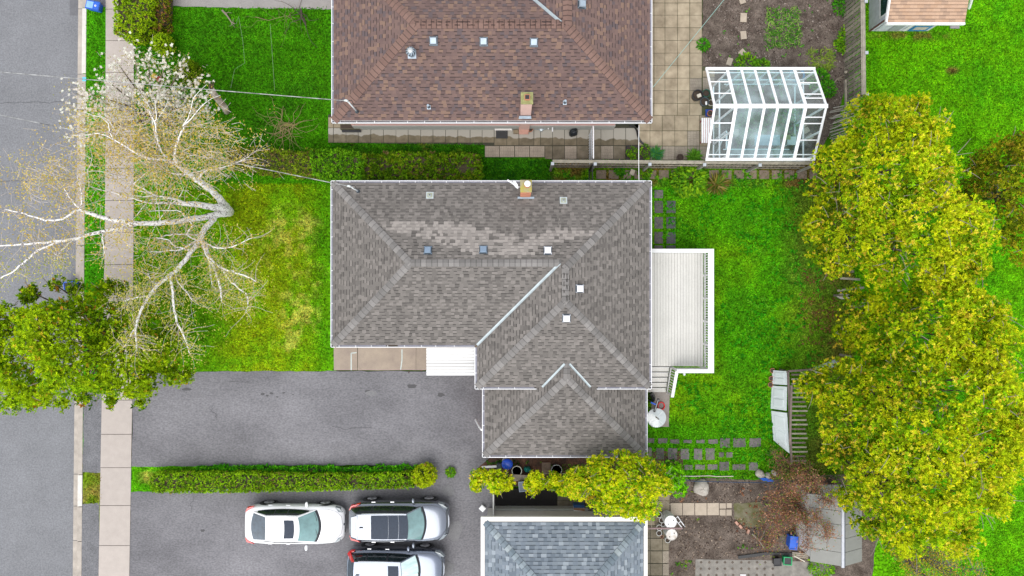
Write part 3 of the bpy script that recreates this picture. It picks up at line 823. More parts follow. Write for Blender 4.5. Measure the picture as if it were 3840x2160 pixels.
def gutter(house, a, b_, z, out, hangers=True, step=0.72, trough=None):
    """white channel from a to b (its outer edge); out = unit vector away from the house"""
    a = Vector((*a, 0)); b_ = Vector((*b_, 0)); o = Vector((*out, 0)); mb = MB()
    def strip(d0, d1, z0, z1, mi):
        p = [a - o * d0, b_ - o * d0, b_ - o * d1, a - o * d1]
        mb.hexa([Vector((q.x, q.y, z0)) for q in p] + [Vector((q.x, q.y, z1)) for q in p], mi=mi)
    if (b_ - a).cross(o).z > 0: a, b_ = b_, a
    strip(0, 0.028, z - 0.10, z + 0.012, 0)
    strip(0.030, 0.105, z - 0.10, z - 0.085, 1)
    strip(0.107, 0.125, z - 0.10, z - 0.012, 0)
    g = mb.build("gutter", [M_WHITEMETAL, trough or M_TROUGH], house)
    if hangers:
        n = int((b_ - a).length / step); d = (b_ - a).normalized()
        hb = MB(); hb.cbox((0, 0, 0), (0.022, 0.13, 0.006)); hm = hb.mesh("gutter_hanger", M_WHITEMETAL)
        ang = math.atan2(o.y, o.x) - math.pi / 2
        for i in range(n):
            p = a + d * (step * (i + 0.5) + random.uniform(-0.05, 0.05)) - o * 0.08
            link("gutter_hanger", hm, g, matrix=Matrix.Translation((p.x, p.y, z + 0.016)) @ Matrix.Rotation(ang, 4, 'Z'))
    return g

def flashing(house, A, B, P1, P2, w=0.06):
    A = Vector(A); B = Vector(B); d = (B - A).normalized(); mb = MB()
    for P in (P1, P2):
        s = P.n.cross(d).normalized()
        if s.z < 0: s = -s
        u = P.n * 0.022
        q = [A + u * 0.9, B + u * 0.9, B + s * w + u, A + s * w + u]
        mb.add(q, [(0, 1, 2, 3)]); mb.add([q[3], q[2], q[2] - u, q[3] - u], [(0, 1, 2, 3)])
    return mb.build("valley_flashing", M_FLASH, house)

def on_roof(P, px, py):
    """place on plane P seen at a pixel of the photograph"""
    d = Vector(((px - 1920) / FPX, (1080 - py) / FPX, -1.0)); o = Vector((0, 0, CAM_H))
    t = (P.o - o).dot(P.n) / d.dot(P.n)
    return o + d * t

def box_vent(house, P, px, py, m, s=0.27, tall=0.14, flange=True):
    c = on_roof(P, px, py); up = Vector((0, 0, 1)); mb = MB(); M_ = P.frame(0, 0).to_3x3()
    T = Matrix.Translation(c) @ M_.to_4x4()
    mb.T = T
    if flange: mb.box(-s * 0.62, s * 0.62, -s * 0.72, s * 0.62, 0.012, 0.02, mi=1)
    mb.box(-s * 0.40, s * 0.40, -s * 0.40, s * 0.42, 0.02, tall * 0.6, mi=1)
    f = 0.42
    mb.hexa([(-s * 0.5, -s * 0.5, tall * 0.55), (s * 0.5, -s * 0.5, tall * 0.55), (s * 0.5, s * 0.5, tall * 0.55), (-s * 0.5, s * 0.5, tall * 0.55),
             (-s * f, -s * f, tall), (s * f, -s * f, tall), (s * f, s * f, tall), (-s * f, s * f, tall)], mi=0)
    for sx in (-1, 1):
        for sy_ in (-1, 1): mb.box(sx * s * 0.52 - 0.012, sx * s * 0.52 + 0.012, sy_ * s * 0.52 - 0.012, sy_ * s * 0.52 + 0.012, 0.02, tall * 0.75, mi=0)
    return mb.build("roof_vent", [m, M_DARKMETAL], house, bevel=0.006)
# ------------------------------------------------------------------ grey roofed house
S_E = (CAM_H - 2.9) / FPX
SH_GREY = mat("grey_shingle", (1, 1, 1), 0.9, attr=True, var=0.06, scale=3, fine=0.16, fscale=60)
GREY_T = [0.098, 0.116, 0.134, 0.150, 0.175]
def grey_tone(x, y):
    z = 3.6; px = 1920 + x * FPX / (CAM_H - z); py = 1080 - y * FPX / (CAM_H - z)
    bleached_tab = 0  # set for the shingles that are bleached pale
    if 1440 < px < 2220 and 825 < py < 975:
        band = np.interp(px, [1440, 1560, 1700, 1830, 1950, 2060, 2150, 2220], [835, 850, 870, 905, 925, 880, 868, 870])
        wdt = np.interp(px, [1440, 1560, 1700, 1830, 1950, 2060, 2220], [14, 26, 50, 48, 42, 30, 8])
        if random.random() < 0.92 - 0.6 * min(1, max(0, abs(py - band - 8) / wdt - 0.55) / 0.6) and abs(py - band - 8) < wdt * 1.15: bleached_tab = 1
    if bleached_tab: return 5 + random.randrange(2)
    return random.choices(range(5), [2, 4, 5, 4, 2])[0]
def grey_band(ti):
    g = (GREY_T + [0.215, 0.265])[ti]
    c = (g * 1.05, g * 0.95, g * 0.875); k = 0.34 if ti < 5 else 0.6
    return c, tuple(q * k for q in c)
def w_at(px, py, z): return W(px, py, z)[:2]
ZE = 2.9; PI_ = 0.33; IN = 0.11
xw, yn = w_at(1240, 677, ZE); xe, yS = w_at(2444, 1303, ZE); xq, yQ = w_at(1780, 1460, ZE)
grey_house = thing("grey_roofed_house", ((xw + xe) / 2, (yn + yS) / 2, 0), "house with the grey hipped shingle roof and white gutters in the middle", "house")
x0, x1, y1, y0, xa, ya = xw + IN, xe - IN, yn - IN, yS + IN, xq + IN, yQ + IN
ZR = ZE + 0.02
dA = (y1 - y0) / 2; yr = (y0 + y1) / 2; dB = (x1 - xa) / 2; xr = (xa + x1) / 2
j1 = (xa + dA, yr); j2 = (xr, y1 - dB); j3 = (xr, ya + dB); j0 = (x0 + dA, yr)
PN = Plane([(x0, y1), (j1[0], y1), j1, j0], (x0, y1), (0, -1), ZR, PI_)
PN2 = Plane([(j1[0], y1), (x1, y1), j2, j1], (x0, y1), (0, -1), ZR, PI_)
PWs = Plane([(x0, y0), (x0, y1), j0], (x0, y0), (1, 0), ZR, PI_)
PS = Plane([(x0, y0), (xa, y0), j1, j0], (x0, y0), (0, 1), ZR, PI_)
PBW = Plane([(xa, ya), (xa, y0), j1, j2, j3], (xa, ya), (1, 0), ZR, PI_)
PBE = Plane([(x1, ya), (x1, y1), j2, j3], (x1, ya), (-1, 0), ZR, PI_)
PBS = Plane([(xa, ya), (x1, ya), j3], (xa, ya), (0, 1), ZR, PI_)
zt = lambda P, q: P.at(*q)
lines = [(PN.at(x0, y1), PN.at(*j0), PN, PWs), (PS.at(x0, y0), PS.at(*j0), PS, PWs), (PN.at(*j0), PN.at(*j1), PN, PS), (PN.at(x1, y1), PN.at(*j2), PN, PBE),
         (PBW.at(*j3), PBW.at(*j2), PBW, PBE), (PBW.at(xa, ya), PBW.at(*j3), PBW, PBS), (PBS.at(x1, ya), PBS.at(*j3), PBS, PBE)]
CAPG = [tuple(c * g for c in (1.04, 0.98, 0.94)) for g in (0.14, 0.155, 0.17, 0.185, 0.205)]
shingle_roof(grey_house, "roof", [PN, PN2, PWs, PS, PBW, PBE, PBS], lines, 0.142, (0.14, 0.17, 0.20, 0.24), grey_tone, grey_band, SH_GREY, cap_tones=CAPG, bandp=0.42, cape=0.235, capw=0.16)
flashing(grey_house, PS.at(xa, y0), PS.at(*j1), PS, PBW)
# lower garage roof
ZC = 2.05
cx0, cyS = w_at(1808, 1716, ZC); cx1, _ = w_at(2428, 1716, ZC)
gx0, gx1, gy0 = cx0 + IN, cx1 - IN, cyS + IN
ZCR = ZC + 0.02
dC = (gx1 - gx0) / 2; gxr = (gx0 + gx1) / 2; apex = (gxr, gy0 + dC)
hC = PI_ * dC + ZCR
yj = ya + (hC - ZR) / PI_                    # where the garage ridge runs into the big roof
kx = (ZR - ZCR) / PI_                        # how far in the garage roof reaches the big eave height
yb = ya - 0.45
PCW = Plane([(gx0, gy0), (gx0, yj), (gxr, yj), apex], (gx0, gy0), (1, 0), ZCR, PI_)
PCE = Plane([(gx1, gy0), (gx1, yj), (gxr, yj), apex], (gx1, gy0), (-1, 0), ZCR, PI_)
PCS = Plane([(gx0, gy0), (gx1, gy0), apex], (gx0, gy0), (0, 1), ZCR, PI_)
lines = [(PCS.at(gx0, gy0), PCS.at(*apex), PCS, PCW), (PCS.at(gx1, gy0), PCS.at(*apex), PCS, PCE), (PCW.at(*apex), PCW.at(gxr, yj), PCW, PCE)]
garage_roof = shingle_roof(grey_house, "garage_roof", [PCW, PCE, PCS], lines, 0.142, (0.14, 0.17, 0.20, 0.24), grey_tone, grey_band, SH_GREY, cap_tones=CAPG, bandp=0.42, limit=150, cape=0.235, capw=0.16)
flashing(grey_house, PBS.at(gx0 + kx, ya), PBS.at(gxr - 0.1, yj), PBS, PCW, 0.05)
flashing(grey_house, PBS.at(gx1 - kx, ya), PBS.at(gxr + 0.1, yj), PBS, PCE, 0.05)
for a, b_, o in (((xw, yn), (xe, yn), (0, 1)), ((xw, yn), (xw, yS), (-1, 0)), ((xw, yS), (xq, yS), (0, -1)), ((xq, yS), (xq, yQ), (-1, 0)), ((xe, yn), (xe, yQ), (1, 0))):
    gutter(grey_house, a, b_, ZE, o)
gutter(grey_house, (xq, yQ), (w_at(2012, 1460, ZE)[0], yQ), ZE, (0, -1)); gutter(grey_house, (w_at(2238, 1460, ZE)[0], yQ), (xe, yQ), ZE, (0, -1))
for a, b_, o in (((cx0, cyS), (cx1, cyS), (0, -1)), ((cx0, cyS), (cx0, yQ), (-1, 0)), ((cx1, cyS), (cx1, yQ), (1, 0))):
    gutter(grey_house, a, b_, ZC, o)
M_SIDING = mat("pale_siding", (0.55, 0.53, 0.5), 0.8, var=0.06)
mb = MB(); wi = 0.5
mb.prism([(xw + wi, yS + wi), (xq + wi, yS + wi), (xq + wi, yQ + wi), (xe - 0.28, yQ + wi), (xe - 0.28, yn - wi), (xw + wi, yn - wi)], 0, ZE - 0.08); mb.build("wall", M_SIDING, grey_house)
mb = MB(); mb.prism([(cx0 + 0.35, cyS + 0.4), (cx1 - 0.3, cyS + 0.4), (cx1 - 0.3, yQ + 0.4), (cx0 + 0.35, yQ + 0.4)], 0, ZC - 0.08)
mb.build("garage_wall", mat("red_brick_wall", (0.30, 0.10, 0.075), 0.9, var=0.25, scale=10), grey_house)
M_VENTB = mat("blue_grey_vent", (0.17, 0.23, 0.31), 0.4, var=0.1); M_VENTW = mat("white_vent", (0.75, 0.75, 0.8), 0.4, var=0.03)
for px, py, P, m in ((1605, 940, PN, M_VENTB), (1813, 938, PN, M_VENTB), (2054, 941, PN, M_VENTW), (2172, 1082, PBE, M_VENTW), (2124, 1191, PBS, M_VENTW)):
    box_vent(grey_house, P, px, py, m, s=0.29, tall=0.17)
for px, py in ((1612, 733), (2113, 752)):      # plumbing stacks with square flashing
    c = on_roof(PN, px, py); mb = MB(); mb.T = Matrix.Translation(c) @ PN.frame(0, 0).to_3x3().to_4x4()
    mb.box(-0.16, 0.16, -0.16, 0.16, 0.012, 0.022, mi=0); mb.box(-0.11, 0.11, -0.11, 0.11, 0.022, 0.035, mi=1); mb.T = None
    mb.lathe(c, [(0.07, 0.0), (0.045, 0.16), (0.035, 0.19)], 16, mi=0); mb.lathe(c + Vector((0, 0, 0.191)), [(0.028, 0), (0.028, 0.001)], 12, mi=2)
    mb.build("plumbing_vent", [mat("pale_flashing", (0.42, 0.47, 0.48), 0.5), mat("flashing_centre", (0.33, 0.35, 0.26), 0.6), M_BLACK], grey_house)
# chimney with brick courses
def brick_chimney(house, x0, x1, y0, y1, z0, z1, brick, mortar, capm, bands=True):
    mb = MB(); mb.box(x0 + 0.006, x1 - 0.006, y0 + 0.006, y1 - 0.006, z0, z1, mi=1)
    ch = mb.build("chimney", [brick, mortar], house)
    bm_ = {}
    n = int((z1 - 2.9) / 0.085); 
    for k in range(n):
        z = z1 - 0.085 * (k + 1)
        for (a, b_, fixed, ax) in ((x0, x1, y0, 0), (y0, y1, x0, 1), (y0, y1, x1, 1)):
            L = b_ - a; cnt = 2
            off = 0 if k % 2 else -0.12
            u = a + off
            while u < b_ - 0.02:
                s0 = max(u, a); s1 = min(u + 0.24, b_); w = round(s1 - s0 - 0.012, 3)
                if w > 0.03:
                    key = (w, ax)
                    if key not in bm_:
                        q = MB(); 
                        if ax == 0: q.box(0, w, -0.004, 0.05, 0, 0.072)
                        else: q.box(-0.004, 0.01, 0, w, 0, 0.072)
                        bm_[key] = q.mesh("brick", brick)
                    link("brick", bm_[key], ch, matrix=Matrix.Translation((s0 + 0.006, fixed, z) if ax == 0 else (fixed, s0 + 0.006, z)))
                u += 0.24
    mb = MB(); mb.box(x0 - 0.025, x1 + 0.025, y0 - 0.02, y1 + 0.02, z1, z1 + 0.06); cp = mb.build("chimney_cap", capm, house, bevel=0.01)
    return ch
M_CAP = mat("lichen_cap", (0.28, 0.25, 0.20), 0.95, col2=(0.34, 0.29, 0.03), scale=6)
cl = W(1953, 720, 4.8); cr = W(1992, 677, 4.8)
brick_chimney(grey_house, cl.x, cr.x, cl.y, cr.y, 0.2, 4.8, mat("orange_brick", (0.50, 0.20, 0.12), 0.85, var=0.18, scale=8, rand=0.2), mat("mortar", (0.4, 0.33, 0.28), 0.9), M_CAP)
mb = MB(); f0 = W(1941, 741, 3.18); f1 = W(2003, 750, 3.10); mb.hexa([(f0.x, f1.y, 3.10), (f1.x, f1.y, 3.10), (f1.x, f0.y + 0.03, 3.17), (f0.x, f0.y + 0.03, 3.17), (f0.x, f1.y, 3.13), (f1.x, f1.y, 3.13), (f1.x, f0.y + 0.03, 3.24), (f0.x, f0.y + 0.03, 3.24)])
mb.build("chimney_flashing", M_GREYMETAL, grey_house)
c = W(1977, 693, 4.86); mb = MB(); mb.lathe(c, [(0.13, 0), (0.13, 0.10)], 18); mb.build("flue", M_TERRA, grey_house)
mb = MB(); mb.lathe(c + Vector((0.01, 0.02, 0.11)), [(0.04, 0), (0.12, 0.02), (0.135, 0.07), (0.12, 0.12), (0.07, 0.155), (0.01, 0.165)], 20); mb.build("chimney_cowl", M_WHITE, grey_house, sharp=50)
# antenna dish bolted to the chimney
dish = thing("satellite_dish", W(1935, 695, 4.5), "small white dish antenna on an arm beside the white capped chimney", "antenna")
mb = MB(); q0 = W(1952, 702, 4.4); q1 = W(1933, 698, 4.5); mb.bar(q0, q1, 0.045, 0.045); mb.build("mount_arm", mat("pale_grey_metal", (0.5, 0.55, 0.6), 0.4), dish)
mb = MB(); dc = W(1930, 694, 4.55); ax = Vector((0.80, 0.52, -0.25)).normalized()
Mq = ax.to_track_quat('Z', 'Y').to_matrix(); mb.lathe(dc, [(0.02, 0), (0.1, 0.008), (0.17, 0.028), (0.20, 0.045), (0.20, 0.05), (0.15, 0.035), (0.02, 0.01)], 24, M=Mq); mb.build("reflector", M_WHITE, dish, sharp=60)
mb = MB(); mb.tube([dc + Vector((0, 0, 0.02)), W(1918, 684, 4.65), W(1903, 675, 4.7)], [0.028, 0.03, 0.035], 8); mb.build("feed_arm", M_WHITE, dish)
# awning over the door
aw = thing("door_awning", W(1690, 1358, 2.5), "white flat metal awning over the entry door of the grey roofed house", "awning")
a = W(1599, 1409, 2.5); b_ = W(1784, 1305, 2.5); nst = 9
for i in range(nst):
    y_0 = a.y + (b_.y - a.y) * i / nst; y_1 = a.y + (b_.y - a.y) * (i + 1) / nst
    mb = MB(); zt_ = 2.46 + 0.05 * i / nst
    mb.hexa([(a.x, y_0 + 0.008, zt_ - 0.03), (b_.x, y_0 + 0.008, zt_ - 0.03), (b_.x, y_1 - 0.008, zt_ - 0.03), (a.x, y_1 - 0.008, zt_ - 0.03), (a.x, y_0 + 0.008, zt_), (b_.x, y_0 + 0.008, zt_), (b_.x, y_1 - 0.008, zt_ + 0.004), (a.x, y_1 - 0.008, zt_ + 0.004)])
    mb.build("awning_panel", mat("awning_white", (0.74, 0.74, 0.74), 0.4, col2=(0.36, 0.36, 0.36), scale=1.0, stretch=(0.25, 10, 1)) if i in (2, 3, 4) else mat("awning_plain", (0.66, 0.66, 0.66), 0.45, var=.08, scale=1.2, rand=.06), aw)
for x in (a.x + 0.05, b_.x - 0.1):
    mb = MB(); mb.tube([(x, a.y + 0.06, 0.05), (x, a.y + 0.06, 2.44)], 0.03, 8); mb.build("post", M_WHITE, aw)
# downspout at the garage corner
mb = MB(); mb.tube([W(1806, 1612, 1.95), W(1797, 1600, 1.5), W(1784, 1574, 0.25)], [0.05, 0.05, 0.05], 6); mb.build("downspout", M_WHITE, grey_house)
mb = MB(); g0 = W(1448, 1302, 2.9); mb.box(g0.x, g0.x + 0.5, g0.y + 0.03, g0.y + 0.09, 2.84, 2.86); mb.build("gutter_litter", M_SOILPOT, grey_house)

# ------------------------------------------------------------------ brown roofed house
SH_BROWN = mat("brown_shingle", (1, 1, 1), 0.9, attr=True, var=0.07, scale=3, fine=0.14, fscale=60)
BR = [(0.138, 0.088, 0.078), (0.118, 0.075, 0.069), (0.205, 0.128, 0.092), (0.082, 0.066, 0.074), (0.155, 0.098, 0.084), (0.098, 0.062, 0.058)]
_m = np.mean(BR, axis=0); BR = [tuple(np.array(c) * .72 + _m * .28) for c in BR]
def brown_tone(x, y): return random.choices(range(6), [5, 4, 2.6, 2.4, 4, 3])[0]
def brown_band(ti): return BR[ti], tuple(c * 0.34 for c in BR[ti])
bx0, bys = w_at(1243, 462, ZE); bx1, _ = w_at(2446, 462, ZE)
brown_house = thing("brown_roofed_house", ((bx0 + bx1) / 2, bys + 3.8, 0), "house with the mottled brown shingle roof at the top of the picture", "house")
X0, X1, Y0 = bx0 + IN, bx1 - IN, bys + IN
half = 3.80; YR = Y0 + half; Y1 = YR + half; XR = w_at(2128, 90, 4.1)[0]; pE = PI_ * 3.68 / 3.8; wE = X1 - XR; XA = XR - wE
hgt = pE * half
Pb_S = Plane([(X0, Y0), (XR - 0.22, Y0), (XR - 0.22, YR), (X0 + half, YR)], (X0, Y0), (0, 1), ZR, pE)
Pb_S2 = Plane([(XR - 0.22, Y0), (X1, Y0), (XR, Y0 + wE), (XR - 0.22, YR)], (X0, Y0), (0, 1), ZR, pE)
Pb_W = Plane([(X0, Y0), (X0, Y1), (X0 + half, YR)], (X0, Y0), (1, 0), ZR, pE)
zE = pE
YTOP = Y1 + 3
Pb_E = Plane([(X1, Y0), (X1, YTOP), (XR, YTOP), (XR, Y0 + wE)], (X1, Y0), (-1, 0), ZR, pE)
Pb_N = Plane([(X0, Y1), (XR - 0.22 - (Y1 - YR), Y1), (XR - 0.22, YR), (X0 + half, YR)], (X0, Y1), (0, -1), ZR, pE)
Pb_BW = Plane([(XR - 0.22, YR), (XR, Y0 + wE), (XR, YTOP), (XA, YTOP), (XA, Y1)], (XA, Y1), (1, 0), ZR, pE)
lines = [(Pb_S.at(X0, Y0), Pb_S.at(X0 + half, YR), Pb_S, Pb_W), (Pb_S.at(X1, Y0), Pb_S.at(XR, Y0 + wE), Pb_S, Pb_E), (Pb_S.at(X0 + half, YR), Pb_S.at(XR - 0.2, YR), Pb_S, Pb_N),
         (Pb_W.at(X0, Y1), Pb_W.at(X0 + half, YR), Pb_W, Pb_N), (Pb_E.at(XR, Y0 + wE), Pb_E.at(XR, YTOP), Pb_BW, Pb_E)]
CAPB = [(0.165, 0.098, 0.08), (0.15, 0.088, 0.072), (0.18, 0.108, 0.088)]
shingle_roof(brown_house, "roof", [Pb_S, Pb_S2, Pb_W, Pb_E, Pb_N, Pb_BW], lines, 0.142, (0.14, 0.17, 0.20, 0.24), brown_tone, brown_band, SH_BROWN, cap_tones=CAPB, bandp=0.5, cape=0.22, capw=0.2, capdark=.4)
flashing(brown_house, Pb_N.at(XR - 0.22 - (Y1 - YR), Y1), Pb_N.at(XR - 0.26, YR + 0.04), Pb_N, Pb_BW, 0.07)
for a, b_, o in (((bx0, bys), (bx1, bys), (0, -1)), ((bx0, bys), (bx0, Y1), (-1, 0)), ((bx1, bys), (bx1, YTOP), (1, 0))):
    gutter(brown_house, a, b_, ZE, o, step=0.74, trough=mat("dark_trough", (0.10, 0.09, 0.10), 0.7, var=0.4, scale=3) if o == (0, -1) else None)
M_PINK = mat("pink_siding", (0.62, 0.36, 0.33), 0.8, var=0.06, scale=2)
wy = bys + 0.405
mb = MB(); mb.prism([(bx0 + 0.4, wy), (bx1 - 0.45 - 0.9, wy), (bx1 - 0.45 - 0.9, wy + 1.2), (bx1 - 0.3, wy + 1.2), (bx1 - 0.3, Y1), (bx0 + 0.4, Y1)], 0.78, ZE - 0.08); mb.build("wall", M_PINK, brown_house)
mb = MB(); mb.prism([(bx0 + 0.4, wy - 0.03), (bx1 - 1.3, wy - 0.03), (bx1 - 1.3, wy + 1.2), (bx1 - 0.3, wy + 1.2), (bx1 - 0.3, Y1), (bx0 + 0.4, Y1)], 0, 0.78)
mb.build("foundation", mat("grey_parging", (0.34, 0.35, 0.33), 0.9, var=0.08), brown_house)
for px, py in ((1626, 153), (1814, 155), (2002, 158)): box_vent(brown_house, Pb_S, px, py, M_GREYMETAL, s=0.29, tall=0.2)
box_vent(brown_house, Pb_E, 2180, 18, M_GREYMETAL, s=0.29, tall=0.2)
# turbine ventilator
tb = on_roof(Pb_S, 1545, 205)
mb = MB(); mb.T = Matrix.Translation(tb) @ Pb_S.frame(0, 0).to_3x3().to_4x4(); mb.box(-0.18, 0.18, -0.16, 0.2, 0.012, 0.022); mb.T = None
mb.lathe(tb, [(0.13, -0.02), (0.13, 0.24)], 20); tv = mb.build("turbine_vent", M_GREYMETAL, brown_house)
for k in range(20):
    t0 = 2 * math.pi * k / 20; mb = MB(); pts = []
    for j in range(7):
        f = j / 6; r = 0.045 + 0.165 * math.sin(math.pi * (0.12 + 0.80 * f)) ** 0.8; an = t0 + f * 0.7
        pts.append(tb + Vector((r * math.cos(an), r * math.sin(an), 0.24 + 0.3 * f)))
    for j in range(6):
        tw = Vector((-math.sin(t0 + j * 0.12), math.cos(t0 + j * 0.12), 0)) * 0.021
        mb.add([pts[j] - tw, pts[j] + tw, pts[j + 1] + tw, pts[j + 1] - tw], [(0, 1, 2, 3)])
    mb.build("vane", M_DARKMETAL if k % 2 else M_GREYMETAL, tv)
mb = MB(); mb.lathe(tb + Vector((0, 0, 0.535)), [(0.115, 0), (0.10, 0.025), (0.02, 0.04)], 20); mb.build("turbine_crown", mat("bright_metal", (0.5, 0.52, 0.53), 0.35, metal=0.5), tv)
for px, py in ((1608, 402), (2118, 385)):
    c = on_roof(Pb_S, px, py); mb = MB(); mb.T = Matrix.Translation(c) @ Pb_S.frame(0, 0).to_3x3().to_4x4(); mb.box(-0.08, 0.08, -0.09, 0.09, 0.012, 0.022, mi=1); mb.T = None
    mb.lathe(c, [(0.07, 0), (0.055, 0.12), (0.045, 0.13), (0.045, 0.30)], 14, mi=0); mb.lathe(c + Vector((0, 0, 0.30)), [(0.055, 0), (0.055, 0.02), (0.03, 0.021)], 14, mi=1); mb.build("plumbing_vent", [M_DARKMETAL, M_GREYMETAL], brown_house)
# chimney clad in pink sheet
cl = W(1953, 392, 4.95); cr = W(1999, 347, 4.95)
mb = MB(); mb.box(cl.x + 0.01, cr.x - 0.04, cl.y + 0.02, cr.y - 0.02, 0, 4.95); mb.build("chimney", mat("pink_chimney_sheet", (0.60, 0.40, 0.35), 0.7, var=0.08), brown_house)
mb = MB(); mb.box(cl.x, cr.x, cl.y, cr.y, 4.951, 5.03); mb.build("chimney_cap", mat("mossy_cap", (0.24, 0.24, 0.10), 0.95, var=0.3, scale=8), brown_house, bevel=0.01)
mb = MB(); cc = W(1977, 366, 5.05); mb.box(cc.x - 0.11, cc.x + 0.11, cc.y - 0.11, cc.y + 0.11, 5.031, 5.13); mb.build("flue", M_TERRA, brown_house)
mb = MB(); mb.box(cc.x - 0.085, cc.x + 0.085, cc.y - 0.085, cc.y + 0.085, 5.131, 5.134); mb.build("flue_opening", M_BLACK, brown_house)
mb = MB(); f0 = W(1945, 445, 3.12); mb.hexa([(f0.x, f0.y, 3.06), (f0.x + 0.56, f0.y, 3.06), (f0.x + 0.54, f0.y + 0.1, 3.12), (f0.x + 0.02, f0.y + 0.1, 3.12), (f0.x, f0.y, 3.10), (f0.x + 0.56, f0.y, 3.10), (f0.x + 0.54, f0.y + 0.1, 3.2), (f0.x + 0.02, f0.y + 0.1, 3.2)]); mb.build("chimney_flashing", M_GREYMETAL, brown_house)
# window well cover, hatch and side door step along the south wall
mb = MB(); q = W(1860, 485); q2 = W(1904, 520); mb.box(q.x, q2.x, q2.y, q.y, 0.04, 0.07); tag(mb.build("door_mat", mat("dark_mat", (0.035, 0.035, 0.037), 0.9), loc=(q.x, q.y, 0.035)), "dark rectangular mat on the damp slabs beside the wall", "mat")

# service masts
def mast(house, px, py, ztop, zb=3.1):
    b0 = W(px, py, zb)
    mb = MB(); mb.tube([b0 - Vector((0, 0, 0.3)), Vector((b0.x, b0.y, ztop))], 0.03, 10)
    mb.tube([Vector((b0.x, b0.y, ztop)), Vector((b0.x - 0.05, b0.y + 0.02, ztop + 0.1)), Vector((b0.x - 0.14, b0.y + 0.03, ztop + 0.04))], [0.045, 0.05, 0.04], 8)
    m_ = mb.build("service_mast", mat("mast_white", (0.62, 0.65, 0.66), 0.5), house, smooth=True)
    mb = MB(); mb.lathe(b0, [(0.09, -0.03), (0.05, 0.14)], 14); mb.build("mast_boot", M_DARKMETAL, m_)
    mb = MB(); mb.tube([Vector((b0.x - 0.12, b0.y + 0.03, ztop + 0.02)), Vector((b0.x + 0.12, b0.y + 0.08, ztop - 0.12)), Vector((b0.x + 0.16, b0.y - 0.02, ztop - 0.3)), Vector((b0.x + 0.02, b0.y, ztop - 0.42))], 0.016, 6); mb.build("drip_loop", M_BLACK, m_)
    return Vector((b0.x - 0.12, b0.y + 0.03, ztop + 0.02))
mB = mast(brown_house, 1338, 418, 4.7); mG = mast(grey_house, 1342, 717, 4.4)

# ------------------------------------------------------------------ blue roofed house (bottom)
SH_BLUE = mat("blue_shingle", (1, 1, 1), 0.9, attr=True, var=0.06, scale=3, fine=0.14, fscale=60)
BL = [(0.15, 0.18, 0.215), (0.185, 0.215, 0.25), (0.115, 0.14, 0.17), (0.26, 0.295, 0.33), (0.165, 0.195, 0.225)]
zl = 2.2
lx0, ly1 = w_at(1803, 1938, zl); lx1, _ = w_at(2428, 1938, zl)
blue_house = thing("blue_roofed_house", ((lx0 + lx1) / 2, ly1 - 4, 0), "house with the blue grey shingle roof and wide white edge at the bottom", "house")
ix0, ix1, iy1 = lx0 + 0.20, lx1 - 0.20, ly1 - 0.24
dL = (ix1 - ix0) / 2; xl = (ix0 + ix1) / 2; pl = 0.36
ye = ly1 - 12
PLN = Plane([(ix0, iy1), (ix1, iy1), (xl, iy1 - dL)], (ix0, iy1), (0, -1), zl + 0.03, pl)
PLW = Plane([(ix0, ye), (ix0, iy1), (xl, iy1 - dL), (xl, ye)], (ix0, ye), (1, 0), zl + 0.03, pl)
PLE = Plane([(ix1, ye), (ix1, iy1), (xl, iy1 - dL), (xl, ye)], (ix1, ye), (-1, 0), zl + 0.03, pl)
lines = [(PLN.at(ix0, iy1), PLN.at(xl, iy1 - dL), PLN, PLW), (PLN.at(ix1, iy1), PLN.at(xl, iy1 - dL), PLN, PLE), (PLW.at(xl, iy1 - dL), PLW.at(xl, ye), PLW, PLE)]
shingle_roof(blue_house, "roof", [PLN, PLW, PLE], lines, 0.165, (0.16, 0.18, 0.21, 0.24), lambda x, y: random.choices(range(5), [5, 4, 2, 2, 4])[0], lambda t: (BL[t], tuple(c * 0.55 for c in BL[t])), SH_BLUE,
             cap_tones=[(0.15, 0.185, 0.215), (0.21, 0.25, 0.28), (0.125, 0.16, 0.19), (0.27, 0.31, 0.33)], bandp=0.4, cape=0.235, capw=0.16, t=0.016)
for (a, b_, c_, d_) in ((lx0, lx1, ly1 - 0.20, ly1), (lx0, lx0 + 0.17, ye, ly1 - 0.202), (lx1 - 0.17, lx1, ye, ly1 - 0.202)):
    mb = MB(); mb.box(a, b_, c_, d_, zl - 0.10, zl + 0.03); mb.build("fascia", mat("fascia_white", (0.72, 0.69, 0.66), 0.5, var=0.04), blue_house)
mb = MB(); mb.box(lx0 + 0.25, lx1 - 0.35, ye, ly1 - 0.3, 0, zl - 0.1); mb.build("wall", M_SIDING, blue_house)
mb = MB(); w0 = W(1850, 1927, 0.4); mb.box(w0.x, lx1 - 1.6, ly1 - 0.29, ly1 - 0.20, 0, 0.45); mb.build("foundation", mat("grey_parging"), blue_house)

